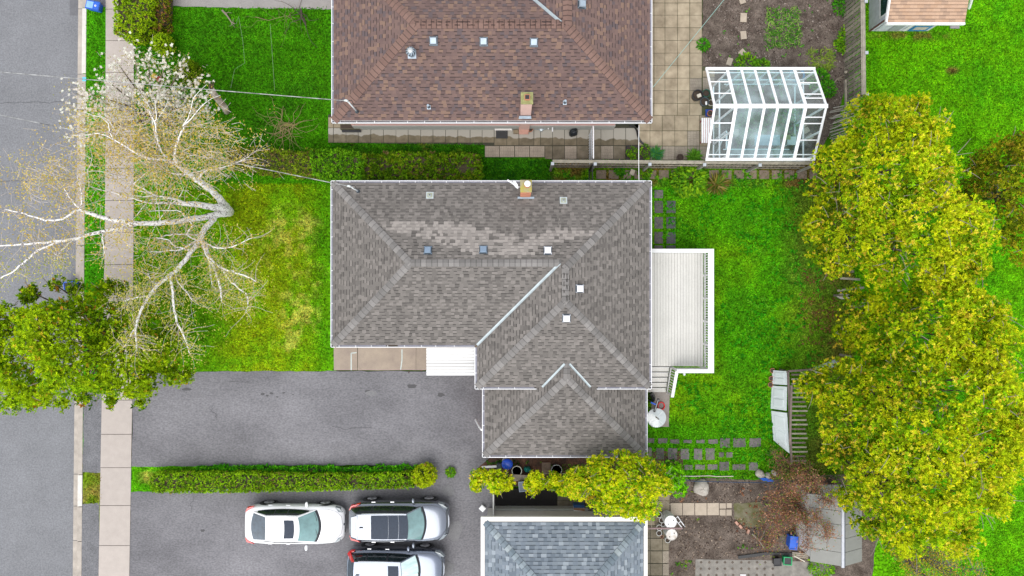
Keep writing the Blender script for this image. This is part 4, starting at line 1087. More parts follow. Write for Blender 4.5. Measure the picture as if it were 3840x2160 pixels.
# ------------------------------------------------------------------ deck and steps
deck = thing("deck", W(2550, 1160, 0), "white painted raised deck with railings on the right side of the grey roofed house", "deck")
zd = 1.0; zr_ = 2.0
dxl = xe - 0.30; dxr = W(2666, 0, zr_).x; dyt = W(0, 943, zr_).y; dyb = W(0, 1385, zr_).y
M_DECK = mat("deck_paint", (0.56, 0.55, 0.52), 0.75, var=0.05, scale=1.5, rand=0.05, fine=0.04, fscale=12)
nb = 23; wbd = (dxr - 0.06 - dxl) / nb
for i in range(nb):
    x = dxl + i * wbd; mb = MB()
    mb.box(x + 0.0055, x + wbd - 0.0055, dyb + 0.03, dyt - 0.02, zd - 0.035, zd); mb.build("deck_board", M_DECK, deck)
mb = MB(); mb.box(dxl, dxr - 0.06, dyb + 0.04, dyt - 0.03, zd - 0.22, zd - 0.04); mb.build("deck_frame", mat("dark_joist", (0.12, 0.11, 0.10), 0.9), deck)
M_RAIL = mat("rail_paint", (0.66, 0.66, 0.665), 0.55, var=0.03)
sx = W(2538, 0, zr_).x         # the stair opening starts west of here
mb = MB(); mb.box(dxl, dxr + 0.14, dyt - 0.06, dyt + 0.12, zr_ - 0.045, zr_); mb.build("handrail", M_RAIL, deck)
mb = MB(); mb.box(dxr - 0.13, dxr + 0.14, dyb + 0.001, dyt - 0.061, zr_ - 0.045, zr_ - 0.001); mb.build("handrail", M_RAIL, deck)
mb = MB(); mb.box(sx, dxr + 0.14, dyb - 0.17, dyb, zr_ - 0.045, zr_); mb.build("handrail", M_RAIL, deck)
bm_ = MB(); bm_.box(-0.02, 0.02, -0.02, 0.02, 0, 0.83); bme = bm_.mesh("baluster", M_RAIL)
nbal = 44
for i in range(nbal):
    y = dyb + 0.12 + (dyt - dyb - 0.24) * i / (nbal - 1); link("baluster", bme, deck, matrix=Matrix.Translation((dxr - 0.01, y, zd + 0.12)))
for i in range(20):
    x = sx + 0.1 + (dxr - sx - 0.2) * i / 19; link("baluster", bme, deck, matrix=Matrix.Translation((x, dyb - 0.05, zd + 0.12)))
for i in range(26):
    x = dxl + 0.1 + (dxr - dxl - 0.2) * i / 25; link("baluster", bme, deck, matrix=Matrix.Translation((x, dyt + 0.02, zd + 0.12)))
mb = MB(); mb.box(dxr - 0.045, dxr + 0.025, dyb, dyt, zd + 0.06, zd + 0.115); mb.build("bottom_rail", M_RAIL, deck)
pm = MB(); pm.box(-0.045, 0.045, -0.045, 0.045, 0, 1.95); pme = pm.mesh("post", M_RAIL)
for x, y in [(dxr - 0.02, dyb - 0.05), (dxr - 0.02, dyt + 0.03), (sx + 0.05, dyb - 0.06)] + [(dxr - 0.02, dyb + (dyt - dyb) * k / 5) for k in range(1, 5)]:
    link("post", pme, deck, matrix=Matrix.Translation((x, y, 0)))
stair = thing("stairs", W(2480, 1430, 0), "short white wooden stairs going down from the deck beside the house", "stairs")
sl_x0 = dxl; nstep = 5
def sty(py, z): return W(0, py, z).y
ytop = dyb + 0.02
for i in range(nstep):
    zt_ = 0.86 - i * 0.17; y_1 = ytop - i * 0.27; y_0 = y_1 - 0.25
    mb = MB(); mb.box(sl_x0, W(2512, 0, 1.0).x - 0.01, y_0, y_1, zt_ - 0.04, zt_); mb.build("tread", M_DECK, stair)
    mb = MB(); mb.box(sl_x0, W(2512, 0, 1.0).x - 0.012, y_1 - 0.06, y_1 - 0.04, zt_ + 0.001, zt_ + 0.12); mb.build("riser", M_RAIL, stair)
yb_ = ytop - nstep * 0.27; xr_ = W(2516, 0, 1.0).x
mb = MB(); mb.bar((xr_ + 0.02, ytop, 0.86), (xr_ + 0.02, yb_, 0.03), 0.05, 0.26); mb.build("stringer", M_RAIL, stair)
mb = MB(); hx = xr_ + 0.05; mb.bar((hx, ytop - 0.1, 1.96), (hx, yb_ - 0.08, 1.05), 0.14, 0.05); mb.build("handrail", M_RAIL, stair)
mb = MB(); mb.box(hx - 0.045, hx + 0.045, yb_ - 0.05, yb_ + 0.04, 0, 1.08); mb.build("post", M_RAIL, stair)
for i in range(9):
    f = (i + 0.7) / 10; y = ytop + (yb_ - ytop) * f; z0 = 0.95 - 0.85 * f
    link("baluster", bme, stair, matrix=Matrix.Translation((hx - 0.01, y, z0 + 0.06)) @ Matrix.Diagonal((1, 1, 1.05, 1)))
lamp = thing("deck_lamp", W(2563, 1402, 1.6), "small white flood lamp on an arm below the deck corner", "lamp")
mb = MB(); mb.bar(W(2546, 1391, 1.7), W(2566, 1397, 1.6), 0.05, 0.04); mb.build("arm", M_RAIL, lamp)
mb = MB(); mb.lathe(W(2566, 1402, 1.5), [(0.03, 0.08), (0.06, 0.04), (0.06, -0.05), (0.02, -0.06)][::-1], 14, M=Matrix.Rotation(R(70), 3, 'X')); mb.build("lamp_head", mat("lamp_grey", (0.6, 0.62, 0.65), 0.3), lamp, sharp=50)
# ------------------------------------------------------------------ foliage builders
P_CEDAR = np.array([[0.62, 0.64, 0.010], [0.40, 0.56, 0.008], [0.22, 0.42, 0.006], [0.12, 0.25, 0.006], [0.92, 0.64, 0.06]])
P_GREEN = np.array([[0.44, 0.58, 0.008], [0.28, 0.46, 0.008], [0.16, 0.32, 0.006], [0.08, 0.20, 0.006], [0.60, 0.28, 0.04]])

def tuft_crown(lobes, dens, size, pal, wts, gold=0.5, per=8, jitter=0.22, fan=0.9, warp=0.0, low=-0.35, seed=0, cut=0.90, updir=0.5, clump=0.7, depth=1.5):
    """sprays of flat leaves spread through the outer volume of several ellipsoid lobes.
    lobes: (cx, cy, cz, r, h)"""
    g = np.random.default_rng(seed + 11)
    Ps = []; Ns = []; Hs = []
    Lb = np.array(lobes)
    zlo = (Lb[:, 2] - Lb[:, 4]).min(); zhi = (Lb[:, 2] + Lb[:, 4]).max()
    for (cx, cy, cz, r, h) in lobes:
        n = int(dens * 4 * r * (r + h) / 2)
        u = g.uniform(low, 1, n); a = g.uniform(0, 2 * math.pi, n); s = np.sqrt(np.maximum(0, 1 - u * u))
        nn = np.stack([s * np.cos(a), s * np.sin(a), u], 1)
        lump = 1 + 0.34 * (fbm(a * r * 0.8 + cx * 3, u * h * 1.2 + cy * 3, 0.8, 3) - 0.5) * 2 * 0.6
        rad = g.uniform(1 - jitter, 1.03, n) * lump
        p = np.array([cx, cy, cz]) + nn * rad[:, None] * np.array([r, r, h])
        nm = unit(nn / np.array([r, r, h]))
        Ps.append(p); Ns.append(nm)
    P = np.concatenate(Ps); Nn = np.concatenate(Ns)
    keep = np.ones(len(P), bool)
    for (cx, cy, cz, r, h) in lobes:
        d = ((P - np.array([cx, cy, cz])) / np.array([r, r, h])); keep &= (d * d).sum(1) > (1 - jitter - 0.06) ** 2 * cut
    keep &= P[:, 2] > 0.05
    bump = fbm(P[:, 0] * 1.0 + P[:, 2] * 0.8, P[:, 1] - P[:, 2] * 0.7, clump, 2)
    P = P - Nn * (np.clip(0.58 - bump, 0, 1) * depth)[:, None]; keep &= bump > g.uniform(0.22, 0.36, len(P))
    P = P[keep]; Nn = Nn[keep]; bump = bump[keep]; n = len(P)
    ax = unit(Nn + np.array([0, 0, updir]) + g.normal(0, 0.28, (n, 3)))
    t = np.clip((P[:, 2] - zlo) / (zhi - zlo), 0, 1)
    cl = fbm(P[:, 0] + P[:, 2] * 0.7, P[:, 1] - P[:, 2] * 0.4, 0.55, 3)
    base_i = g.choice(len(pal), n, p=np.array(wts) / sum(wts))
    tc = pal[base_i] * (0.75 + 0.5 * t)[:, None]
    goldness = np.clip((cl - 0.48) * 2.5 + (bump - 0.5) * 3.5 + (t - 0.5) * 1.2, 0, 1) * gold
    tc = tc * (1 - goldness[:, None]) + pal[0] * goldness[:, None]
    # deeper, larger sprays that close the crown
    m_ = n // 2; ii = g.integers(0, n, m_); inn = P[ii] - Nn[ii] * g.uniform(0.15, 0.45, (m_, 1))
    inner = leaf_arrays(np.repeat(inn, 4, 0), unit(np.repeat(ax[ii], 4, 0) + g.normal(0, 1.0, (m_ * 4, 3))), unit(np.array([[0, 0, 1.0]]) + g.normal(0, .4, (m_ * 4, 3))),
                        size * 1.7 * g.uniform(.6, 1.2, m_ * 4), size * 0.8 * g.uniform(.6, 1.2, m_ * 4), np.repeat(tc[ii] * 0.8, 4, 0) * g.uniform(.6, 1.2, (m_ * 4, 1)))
    # sprays
    K = per
    P2 = np.repeat(P, K, 0); A2 = np.repeat(ax, K, 0); C2 = np.repeat(tc, K, 0)
    sz = np.repeat(size * g.uniform(0.6, 1.3, n), K)
    D = unit(A2 + g.normal(0, fan, (n * K, 3)) * np.array([1, 1, 0.6]))
    Nf = unit(A2 * 0.4 + np.array([0, 0, 1.0]) + g.normal(0, 0.35, (n * K, 3)))
    C2 = C2 * g.uniform(0.65, 1.4, (n * K, 1))
    return merge([leaf_arrays(P2, D, Nf, sz * g.uniform(0.6, 1.1, n * K), sz * g.uniform(0.22, 0.42, n * K), np.clip(C2, 0, 0.85)), inner])

def lobes_px(lst):
    out = []
    for (px, py, z, r, h) in lst:
        c = W(px, py, z); out.append((c.x, c.y, z, r, h))
    return out

def limb_tree(name, lobes, trunk_xy, trunk_r, label, pal, wts, dens, size, seed, cat='tree', group=None, bark=M_BARK, **kw):
    t = thing(name, (trunk_xy[0], trunk_xy[1], 0), label, cat, group)
    mb = MB(); zt_ = max(l[2] for l in lobes)
    top = Vector((sum(l[0] for l in lobes) / len(lobes), sum(l[1] for l in lobes) / len(lobes), zt_ * 0.8))
    b0 = Vector((trunk_xy[0], trunk_xy[1], -0.05)); mid = b0.lerp(top, 0.5) + Vector((0.1, -0.08, 0))
    mb.tube([b0, mid, top], [trunk_r, trunk_r * 0.75, trunk_r * 0.35], 8)
    mb.build("trunk", bark, t, smooth=True)
    for l in lobes:
        c = Vector(l[:3]); s = b0.lerp(top, random.uniform(0.25, 0.6)); mb = MB()
        mb.tube([s, s.lerp(c, 0.5) + Vector((0, 0, -0.2)), c + Vector((0, 0, l[4] * 0.5))], [trunk_r * 0.45, trunk_r * 0.3, 0.02], 6)
        mb.build("limb", bark, t, smooth=True)
    tw = MB(); rr = random.Random(seed)
    for l in lobes:
        for _ in range(int(9 * l[3] * l[3]) + 1):
            a = rr.uniform(0, 6.283); e = rr.uniform(.15, 1.3); d = Vector((math.cos(a) * math.cos(e), math.sin(a) * math.cos(e), math.sin(e)))
            p = Vector(l[:3]) + Vector((d.x * l[3], d.y * l[3], d.z * l[4])) * rr.uniform(.72, .92); q = p + (d * .5 + Vector((rr.gauss(0, .5), rr.gauss(0, .5), 0))) * rr.uniform(.3, .6)
            tw.tube([p, p.lerp(q, .5) + Vector((0, 0, .04)), q], [.016, .012, .006], 4, caps=False)
    tw.build("twigs", mat("dry_twig", (0.22, 0.19, 0.15), 0.9, var=.3), t)['kind'] = 'stuff'
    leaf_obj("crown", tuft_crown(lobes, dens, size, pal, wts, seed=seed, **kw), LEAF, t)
    return t

# the row of golden cedars behind the back lawn
CW = [2.0, 2.8, 3.2, 2.8, 1.4]
def cedar(lst, trunk_px, r, label, seed, dens=125, **kw):
    k = dict(size=0.105, gold=0.55, per=10, fan=0.85); k.update(kw); sz = k.pop('size')
    return limb_tree("cedar_tree", lobes_px(lst), tuple(W(*trunk_px, 0)[:2]), r, label, P_CEDAR, CW, dens, sz, seed, group="golden cedars behind the back lawn", **k)
cedar([(3290, 500, 5.0, 1.25, 2.6), (3420, 520, 5.6, 1.05, 2.2), (3180, 620, 4.0, 1.35, 2.6), (3330, 650, 6.0, 1.7, 2.6), (3470, 650, 6.0, 1.25, 2.4), (3110, 720, 3.2, 1.0, 2.0), (3250, 770, 5.0, 1.4, 2.5), (3240, 430, 4.0, 0.8, 1.8), (3390, 420, 4.8, 0.7, 1.6)],
      (3150, 690), 0.16, "golden green cedar tree at the north end of the row beside the greenhouse corner", 1)
cedar([(3430, 800, 6.5, 1.7, 2.4), (3570, 880, 6.5, 1.4, 2.2), (3300, 880, 5.0, 1.5, 2.4), (3180, 880, 3.8, 1.3, 2.2), (3120, 960, 3.0, 1.0, 1.8), (3440, 960, 6.0, 1.4, 2.2), (3600, 1000, 5.5, 0.9, 1.6), (3080, 830, 2.8, 0.9, 1.6), (3320, 1010, 4.8, 0.9, 1.8)],
      (3180, 900), 0.16, "golden green cedar tree second from the greenhouse in the row", 2)
cedar([(3390, 1150, 4.6, 1.2, 2.0), (3520, 1150, 6.0, 1.4, 2.2), (3650, 1160, 6.0, 1.05, 1.8), (3240, 1180, 3.2, 0.9, 1.6), (3460, 1280, 6.0, 1.5, 2.4), (3640, 1300, 6.4, 1.4, 2.2), (3310, 1290, 4.2, 1.1, 2.0), (3180, 1260, 2.4, 0.7, 1.2), (3210, 1110, 2.6, 0.6, 1.0)],
      (3190, 1180), 0.15, "golden cedar tree in the middle of the row with bare lower branches", 3)
cedar([(3580, 1450, 6.8, 1.9, 2.4), (3720, 1560, 6.6, 1.25, 2.0), (3370, 1450, 5.0, 1.6, 2.4), (3180, 1460, 3.6, 1.4, 2.2), (3060, 1440, 2.8, 0.95, 1.6), (3430, 1620, 6.6, 1.9, 2.6), (3640, 1680, 6.8, 1.6, 2.4), (3200, 1600, 4.0, 1.4, 2.2), (3720, 1400, 6.0, 0.9, 1.6)],
      (3170, 1450), 0.18, "largest golden cedar tree behind the leaning white doors", 4)
cedar([(3330, 1770, 5.0, 1.6, 2.4), (3500, 1800, 6.4, 1.7, 2.4), (3640, 1840, 6.0, 1.15, 2.0), (3230, 1740, 3.6, 1.2, 2.0), (3400, 1930, 5.4, 1.4, 2.2), (3540, 1960, 5.6, 1.2, 2.0), (3300, 1900, 4.2, 1.2, 2.0), (3150, 1700, 3.0, 0.9, 1.5), (3380, 2010, 4.6, 0.75, 1.4), (3340, 2040, 4.0, 0.5, 1.0), (3185, 1850, 3.2, .85, 1.5), (3240, 1955, 3.6, .8, 1.5)],
      (3180, 1720), 0.17, "golden cedar tree at the south end of the row above the grey shed", 5)
# neighbour tree at the right edge
limb_tree("cedar_tree", lobes_px([(3790, 600, 5.0, 1.2, 2.0), (3700, 640, 4.0, 1.0, 1.8), (3850, 700, 6.0, 1.6, 2.4), (3730, 760, 4.4, 1.1, 1.8), (3900, 850, 6.0, 1.5, 2.2), (3790, 860, 4.6, 0.9, 1.6), (3650, 720, 3.4, 0.65, 1.2), (3800, 560, 4.0, 0.7, 1.4)]), tuple(W(3700, 740, 0)[:2]), 0.15,
          "olive golden cedar tree alone on the neighbours' lawn at the right edge", np.array([[0.42, 0.42, 0.010], [0.28, 0.34, 0.010], [0.16, 0.25, 0.010], [0.09, 0.15, 0.010], [0.50, 0.36, 0.04]]), [2, 3, 3, 2, 1.5], 110, 0.105, 6, gold=0.5, per=9, fan=0.75)
# big green cedar by the street
limb_tree("cedar_tree", lobes_px([(x_, y_, z_, r_ * (.86 if r_ > .7 else 1.1), h_) for x_, y_, z_, r_, h_ in [(70, 1220, 5.4, 1.1, 2.0), (190, 1200, 5.0, 1.05, 2.0), (330, 1165, 4.6, 0.95, 2.0), (250, 1250, 5.6, 1.6, 2.4), (90, 1360, 5.8, 1.3, 2.2), (400, 1220, 4.4, 1.3, 2.2), (530, 1200, 3.6, 1.1, 2.0), (460, 1330, 4.4, 1.4, 2.2), (300, 1380, 5.6, 1.5, 2.4), (150, 1440, 5.4, 1.0, 2.0),
                                  (600, 1300, 3.2, 1.3, 1.8), (640, 1240, 2.8, 0.9, 1.6), (420, 1440, 4.4, 0.9, 1.6), (560, 1420, 3.4, 0.9, 1.5), (-10, 1320, 5.6, 1.0, 1.8), (130, 1060 + 30, 4.8, 0.35, 0.8), (320, 1455, 4.4, 0.4, 0.9), (560, 1455, 3.2, 0.4, 0.8), (180, 1490, 5.0, 0.4, 0.8), (450, 1070, 3.4, 0.5, 0.9), (220, 1060, 4.2, 0.35, 0.8), (285, 1085, 3.8, .45, .8), (650, 1390, 2.6, 0.6, 1.0), (500, 1470, 3.6, 0.3, 0.6), (60, 1500, 5.2, 0.45, 0.8), (105, 1118, 4.8, .35, .7), (395, 1085, 4.2, .35, .7), (130, 1515, 5.0, .3, .6), (235, 1510, 4.8, .25, .5), (315, 1495, 4.4, .28, .6), (425, 1505, 4.0, .3, .6), (530, 1510, 3.4, .25, .5), (700, 1400, 2.4, .4, .7), (-20, 1180, 5.6, .5, 1.0)]]),
          tuple(W(520, 1240, 0)[:2]), 0.2, "big bushy green cedar hanging over the street and the sidewalk at the left edge", P_GREEN, [2.6, 3.4, 3.0, 1.8, 0.3], 130, 0.108, 7, gold=0.5, per=10, fan=0.75)
# cedar beside the garage and the small ones left of it
limb_tree("cedar_tree", lobes_px([(2290, 1790, 3.4, 1.0, 1.5), (2390, 1800, 3.6, 1.1, 1.6), (2270, 1870 - 20, 3.0, 0.9, 1.3), (2400, 1870, 3.2, 0.9, 1.3), (2180, 1800, 2.8, 0.8, 1.2), (2460, 1800, 3.0, 0.8, 1.2), (2330, 1730, 3.2, 0.7, 1.1), (2230, 1750, 2.9, 0.55, 1.0), (2340, 1890, 2.8, 0.6, 1.0), (2400, 1740, 3.0, 0.6, 1.0)]),
          tuple(W(2340, 1790, 0)[:2]), 0.11, "round yellow green cedar overhanging the corner of the garage roof", P_CEDAR, [3, 3.2, 2.4, 1.0, 1.0], 180, 0.10, 8, gold=0.6, per=9, fan=0.75, depth=.7)
def shrub(name, lst, trunk_px, label, pal, wts, dens, size, seed, group=None, cat='shrub', **kw):
    k = dict(gold=0.6, per=7, fan=0.8, low=-0.1, depth=.25, clump=.4); k.update(kw)
    return limb_tree(name, lobes_px(lst), tuple(W(*trunk_px, 0)[:2]), 0.045, label, pal, wts, dens, size, seed, cat=cat, group=group, **k)
shrub("cedar_shrub", [(1800, 1785, 1.3, 0.42, 0.6), (1850, 1795, 1.5, 0.45, 0.6), (1895, 1805, 1.3, 0.42, 0.5), (1790, 1815, 1.1, 0.32, 0.5), (1865, 1822, 1.2, 0.35, 0.5)], (1840, 1790), "bushy yellow green cedar shrub at the end of the driveway below the garage corner", P_CEDAR, [3, 3.4, 2.6, 1.2, 0.8], 200, 0.12, 21)
shrub("cedar_shrub", [(2005, 1785, 1.5, 0.35, 0.6), (1985, 1815, 1.3, 0.3, 0.5), (2025, 1808, 1.3, 0.3, 0.5), (1998, 1840, 1.2, 0.2, 0.4)], (2000, 1800), "small upright cedar shrub over the corner of the black asphalt", P_CEDAR, [3, 3.4, 2.6, 1.2, 0.8], 200, 0.12, 22)
shrub("cedar_shrub", [(2080, 1790, 1.4, 0.32, 0.6), (2110, 1830, 1.3, 0.35, 0.5), (2160, 1840, 1.5, 0.42, 0.6), (2070, 1815, 1.2, 0.28, 0.4)], (2110, 1815), "ragged cedar shrub between the upright one and the round cedar", P_CEDAR, [3, 3.4, 2.6, 1.2, 0.8], 200, 0.12, 23)
shrub("cedar_shrub", [(2520, 1790, 0.9, 0.55, 0.7), (2545, 1830, 0.8, 0.4, 0.5), (2490, 1750, 1.0, 0.35, 0.5), (2530, 1755, 0.6, 0.3, 0.4)], (2520, 1800), "bright leafy green bush hugging the right side of the round cedar", P_GREEN * np.array([0.6, 1.1, 1]), [3, 3, 2, 1, 0], 120, 0.12, 24)

# ---- hedges: a twig core with leaves over it
def hedge(pts, h, label, pal, wts, dens, size, seed, cat='hedge', name='hedge', group=None, core=(0.05, 0.04, 0.02), rough=0.12, sparse=0.0, core_in=0.16):
    """pts: outline of the foot in px at ground level"""
    g = np.random.default_rng(seed); poly = [tuple(W(x, y, 0)[:2]) for x, y in pts]
    cx = sum(p[0] for p in poly) / len(poly); cy = sum(p[1] for p in poly) / len(poly)
    t = thing(name, (cx, cy, 0), label, cat, group)
    mb = MB(); ip = []
    for p in poly:
        d = Vector((cx - p[0], cy - p[1])); k = min(0.5, core_in / max(d.length, 0.01)); ip.append((p[0] + (cx - p[0]) * k if abs(cx - p[0]) < abs(cy - p[1]) * 3 else p[0] + core_in * (1 if cx > p[0] else -1), p[1] + (cy - p[1]) * min(0.9, core_in / max(abs(cy - p[1]), 0.05))))
    mb.prism(ip, 0, h - 0.12, col=(1, 1, 1)); mb.build("branches", mat("hedge_twigs_" + str(seed), core, 0.95, var=0.4, scale=14, fine=0.4), t)
    xs_ = [p[0] for p in poly]; ys_ = [p[1] for p in poly]
    A = (max(xs_) - min(xs_)) * (max(ys_) - min(ys_)); n = int(A * dens)
    x = g.uniform(min(xs_), max(xs_), n); y = g.uniform(min(ys_), max(ys_), n)
    ins = np.zeros(n, bool); k = len(poly)
    for i in range(k):
        x1_, y1_ = poly[i]; x2_, y2_ = poly[(i + 1) % k]
        if abs(y2_ - y1_) < 1e-9: continue
        c = ((y1_ > y) != (y2_ > y)) & (x < (x2_ - x1_) * (y - y1_) / (y2_ - y1_) + x1_); ins ^= c
    if sparse: ins &= fbm(x, y, 0.5, 2) > sparse
    x = x[ins]; y = y[ins]; n1 = len(x)
    z = h + (fbm(x, y, 0.45, 3) - 0.5) * rough * 2.5 - g.uniform(0, 0.08, n1)
    P = np.stack([x, y, z], 1); N1 = np.tile([[0, 0, 1.0]], (n1, 1))
    # sides
    SP = []; SN = []
    for i in range(k):
        a = np.array(poly[i]); b_ = np.array(poly[(i + 1) % k]); L = np.linalg.norm(b_ - a); m_ = int(L * h * dens * 0.7)
        if m_ < 1: continue
        f = g.uniform(0, 1, m_); q = a + (b_ - a) * f[:, None]; nn = np.array([(b_ - a)[1], -(b_ - a)[0]]) / L
        if np.dot(nn, (a + b_) / 2 - np.array([cx, cy])) < 0: nn = -nn
        zz = g.uniform(0.05, h, m_); ww = (fbm(q[:, 0] + q[:, 1], zz, 0.4, 2) - 0.5) * rough * 2 - g.uniform(0, 0.06, m_)
        SP.append(np.stack([q[:, 0] + nn[0] * ww, q[:, 1] + nn[1] * ww, zz], 1)); SN.append(np.tile([[nn[0], nn[1], 0.3]], (m_, 1)))
    P = np.concatenate([P] + SP); Nn = np.concatenate([N1] + SN); n = len(P)
    K = 5; P2 = np.repeat(P, K, 0); N2 = np.repeat(Nn, K, 0)
    D = unit(N2 * 0.7 + g.normal(0, 0.75, (n * K, 3)))
    ci = np.repeat(g.choice(len(pal), n, p=np.array(wts) / sum(wts)), K)
    C = pal[ci] * g.uniform(0.6, 1.5, (n * K, 1)) * np.repeat(0.7 + 0.7 * fbm(P[:, 0], P[:, 1], 0.7, 3), K)[:, None]
    leaf_obj("foliage", leaf_arrays(P2, D, unit(N2 + np.array([0, 0, 0.7]) + g.normal(0, 0.3, (n * K, 3))), size * g.uniform(0.5, 1.2, n * K), size * g.uniform(0.3, 0.6, n * K), np.clip(C, 0, 0.8)), LEAF, t)
    return t
P_H1 = np.array([[0.36, 0.50, 0.010], [0.25, 0.40, 0.008], [0.15, 0.28, 0.006], [0.08, 0.16, 0.006], [0.30, 0.20, 0.05]])
P_H2 = np.array([[0.14, 0.28, 0.006], [0.10, 0.21, 0.006], [0.06, 0.14, 0.005], [0.20, 0.28, 0.01], [0.14, 0.10, 0.04]])
P_HB = np.array([[0.07, 0.36, 0.005], [0.05, 0.28, 0.005], [0.03, 0.18, 0.005], [0.12, 0.42, 0.008]])
hedge([(500, -60), (632, -60), (622, 120), (560, 170), (498, 165)], 1.5, "tall clipped green hedge beside the sidewalk at the top left", P_H1, [4, 4, 3, 1.5, 0.4], 150, 0.12, 31)
hedge([(600, -60), (655, -60), (648, 120), (610, 130)], 1.0, "thin brownish hedge side facing the brown house lawn", P_H1 * np.array([0.9, 0.6, 1]), [1, 2, 3, 3, 3], 120, 0.11, 32)
def ball(name, px, py, r, h, label, pal, wts, seed, dens=420, size=0.10, cat='shrub', gold=0.3, **kw):
    c = W(px, py, h * 0.55)
    t = thing(name, (c.x, c.y, 0), label, cat)
    mb = MB(); mb.tube([(c.x, c.y, -0.02), (c.x + 0.03, c.y, h * 0.5)], [0.05, 0.03], 6); mb.build("trunk", M_BARK, t)
    mb = MB(); mb.lathe((c.x, c.y, h * 0.55), [(0.02, -h * 0.4), (r * 0.6, -h * 0.2), (r * 0.6, 0), (r * 0.4, h * 0.16), (0.02, h * 0.25)], 14); mb.build("branches", mat("shrub_core", (0.03, 0.05, 0.012), 0.95, var=0.4, scale=12), t)
    leaf_obj("foliage", tuft_crown([(c.x, c.y, h * 0.55, r, h * 0.5)], dens, size, pal, wts, gold=gold, per=6, jitter=0.15, fan=0.8, low=-0.5, seed=seed, cut=0.5, depth=.1, clump=.22, **kw), LEAF, t)
    return t
ball("round_shrub", 612, 165, 0.50, 1.1, "round bright green shrub at the foot of the tall hedge", P_H1, [4, 4, 3, 1, 0], 33)
ball("round_shrub", 705, 275, 0.6, 1.0, "dark green shrub behind the white blossoms", P_H1 * 0.7, [2, 3, 4, 2, 0], 34)
ball("round_shrub", 1590, 1782, 0.56, 1.15, "round clipped yellow green shrub at the house end of the low hedge", P_H1 * np.array([1.3, 1.1, 1]), [4, 4, 2, 1, 0.6], 35)
hedge([(600, 1764), (900, 1760), (1250, 1768), (1555, 1764), (1555, 1812), (1250, 1822), (900, 1829), (600, 1830), (588, 1796)], 0.75, "long clipped low hedge between the two driveways", P_H1 * np.array([0.78, 0.92, 1]), [3, 4, 3, 1.5, 0.8], 190, 0.10, 36, rough=0.05)
hedge([(745, 1747), (1000, 1748), (1300, 1748), (1570, 1745), (1570, 1765), (1300, 1768), (1000, 1768), (745, 1768)], 0.28, "strip of bright green weeds along the driveway side of the low hedge", P_HB, [3, 3, 2, 2], 170, 0.12, 37, cat="plants", name="weed_border", sparse=0.32, core=(0.03, 0.06, 0.015), core_in=0.05)
hedge([(1372, 596), (1560, 588), (1795, 598), (1805, 650), (1790, 684), (1370, 684)], 1.05, "shaggy dark green hedge between the two houses", P_H2, [3, 4, 4, 2, 1.2], 130, 0.16, 38, rough=0.3)
hedge([(1196, 585), (1290, 580), (1375, 598), (1375, 680), (1290, 682), (1200, 670)], 1.2, "bright green rounded bush at the left end of the shaggy hedge", P_H1 * np.array([0.5, 0.8, 1]), [3, 4, 3, 2, 0], 170, 0.13, 39, cat="shrub", name="hedge_bush", rough=0.2)
hedge([(880, 572), (1050, 578), (1210, 586), (1210, 668), (1050, 658), (890, 640)], 0.95, "thin reddish brown hedge with sparse leaves near the birch", np.array([[0.16, 0.24, 0.01], [0.20, 0.13, 0.05], [0.11, 0.15, 0.02], [0.20, 0.30, 0.01]]), [4, 2, 3, 4], 190, 0.11, 40, core=(0.05, 0.05, 0.02), rough=.25)

# ------------------------------------------------------------------ birch and blossom tree by the street
def bark_mat():
    m = mat("birch_bark", (0.80, 0.78, 0.77), 0.75, var=0.06, scale=8)
    nt = m.node_tree; N = nt.nodes; Lk = nt.links; b = N["Principled BSDF"]; src = b.inputs['Base Color'].links[0].from_socket
    geo = N.new("ShaderNodeNewGeometry"); mp = N.new("ShaderNodeMapping"); mp.inputs['Scale'].default_value = (7, 7, 7)
    no = N.new("ShaderNodeTexNoise"); no.inputs['Scale'].default_value = 1.6; no.inputs['Detail'].default_value = 5; no.inputs['Roughness'].default_value = 0.75
    Lk.new(geo.outputs['Position'], mp.inputs[0]); Lk.new(mp.outputs[0], no.inputs['Vector'])
    r = N.new("ShaderNodeMapRange"); r.inputs[1].default_value = 0.54; r.inputs[2].default_value = 0.58; Lk.new(no.outputs[0], r.inputs[0])
    mx = N.new("ShaderNodeMix"); mx.data_type = 'RGBA'; mx.inputs[7].default_value = (0.12, 0.09, 0.085, 1)
    Lk.new(r.outputs[0], mx.inputs[0]); Lk.new(src, mx.inputs[6]); Lk.new(mx.outputs[2], b.inputs['Base Color'])
    return m
M_BIRCH = bark_mat()
M_TWIG = mat("birch_twig", (0.44, 0.38, 0.34), 0.85, var=0.3)
birch = thing("birch_tree", W(862, 792, 0), "bare white barked birch with several stems and tiny yellow leaves beside the sidewalk", "tree")
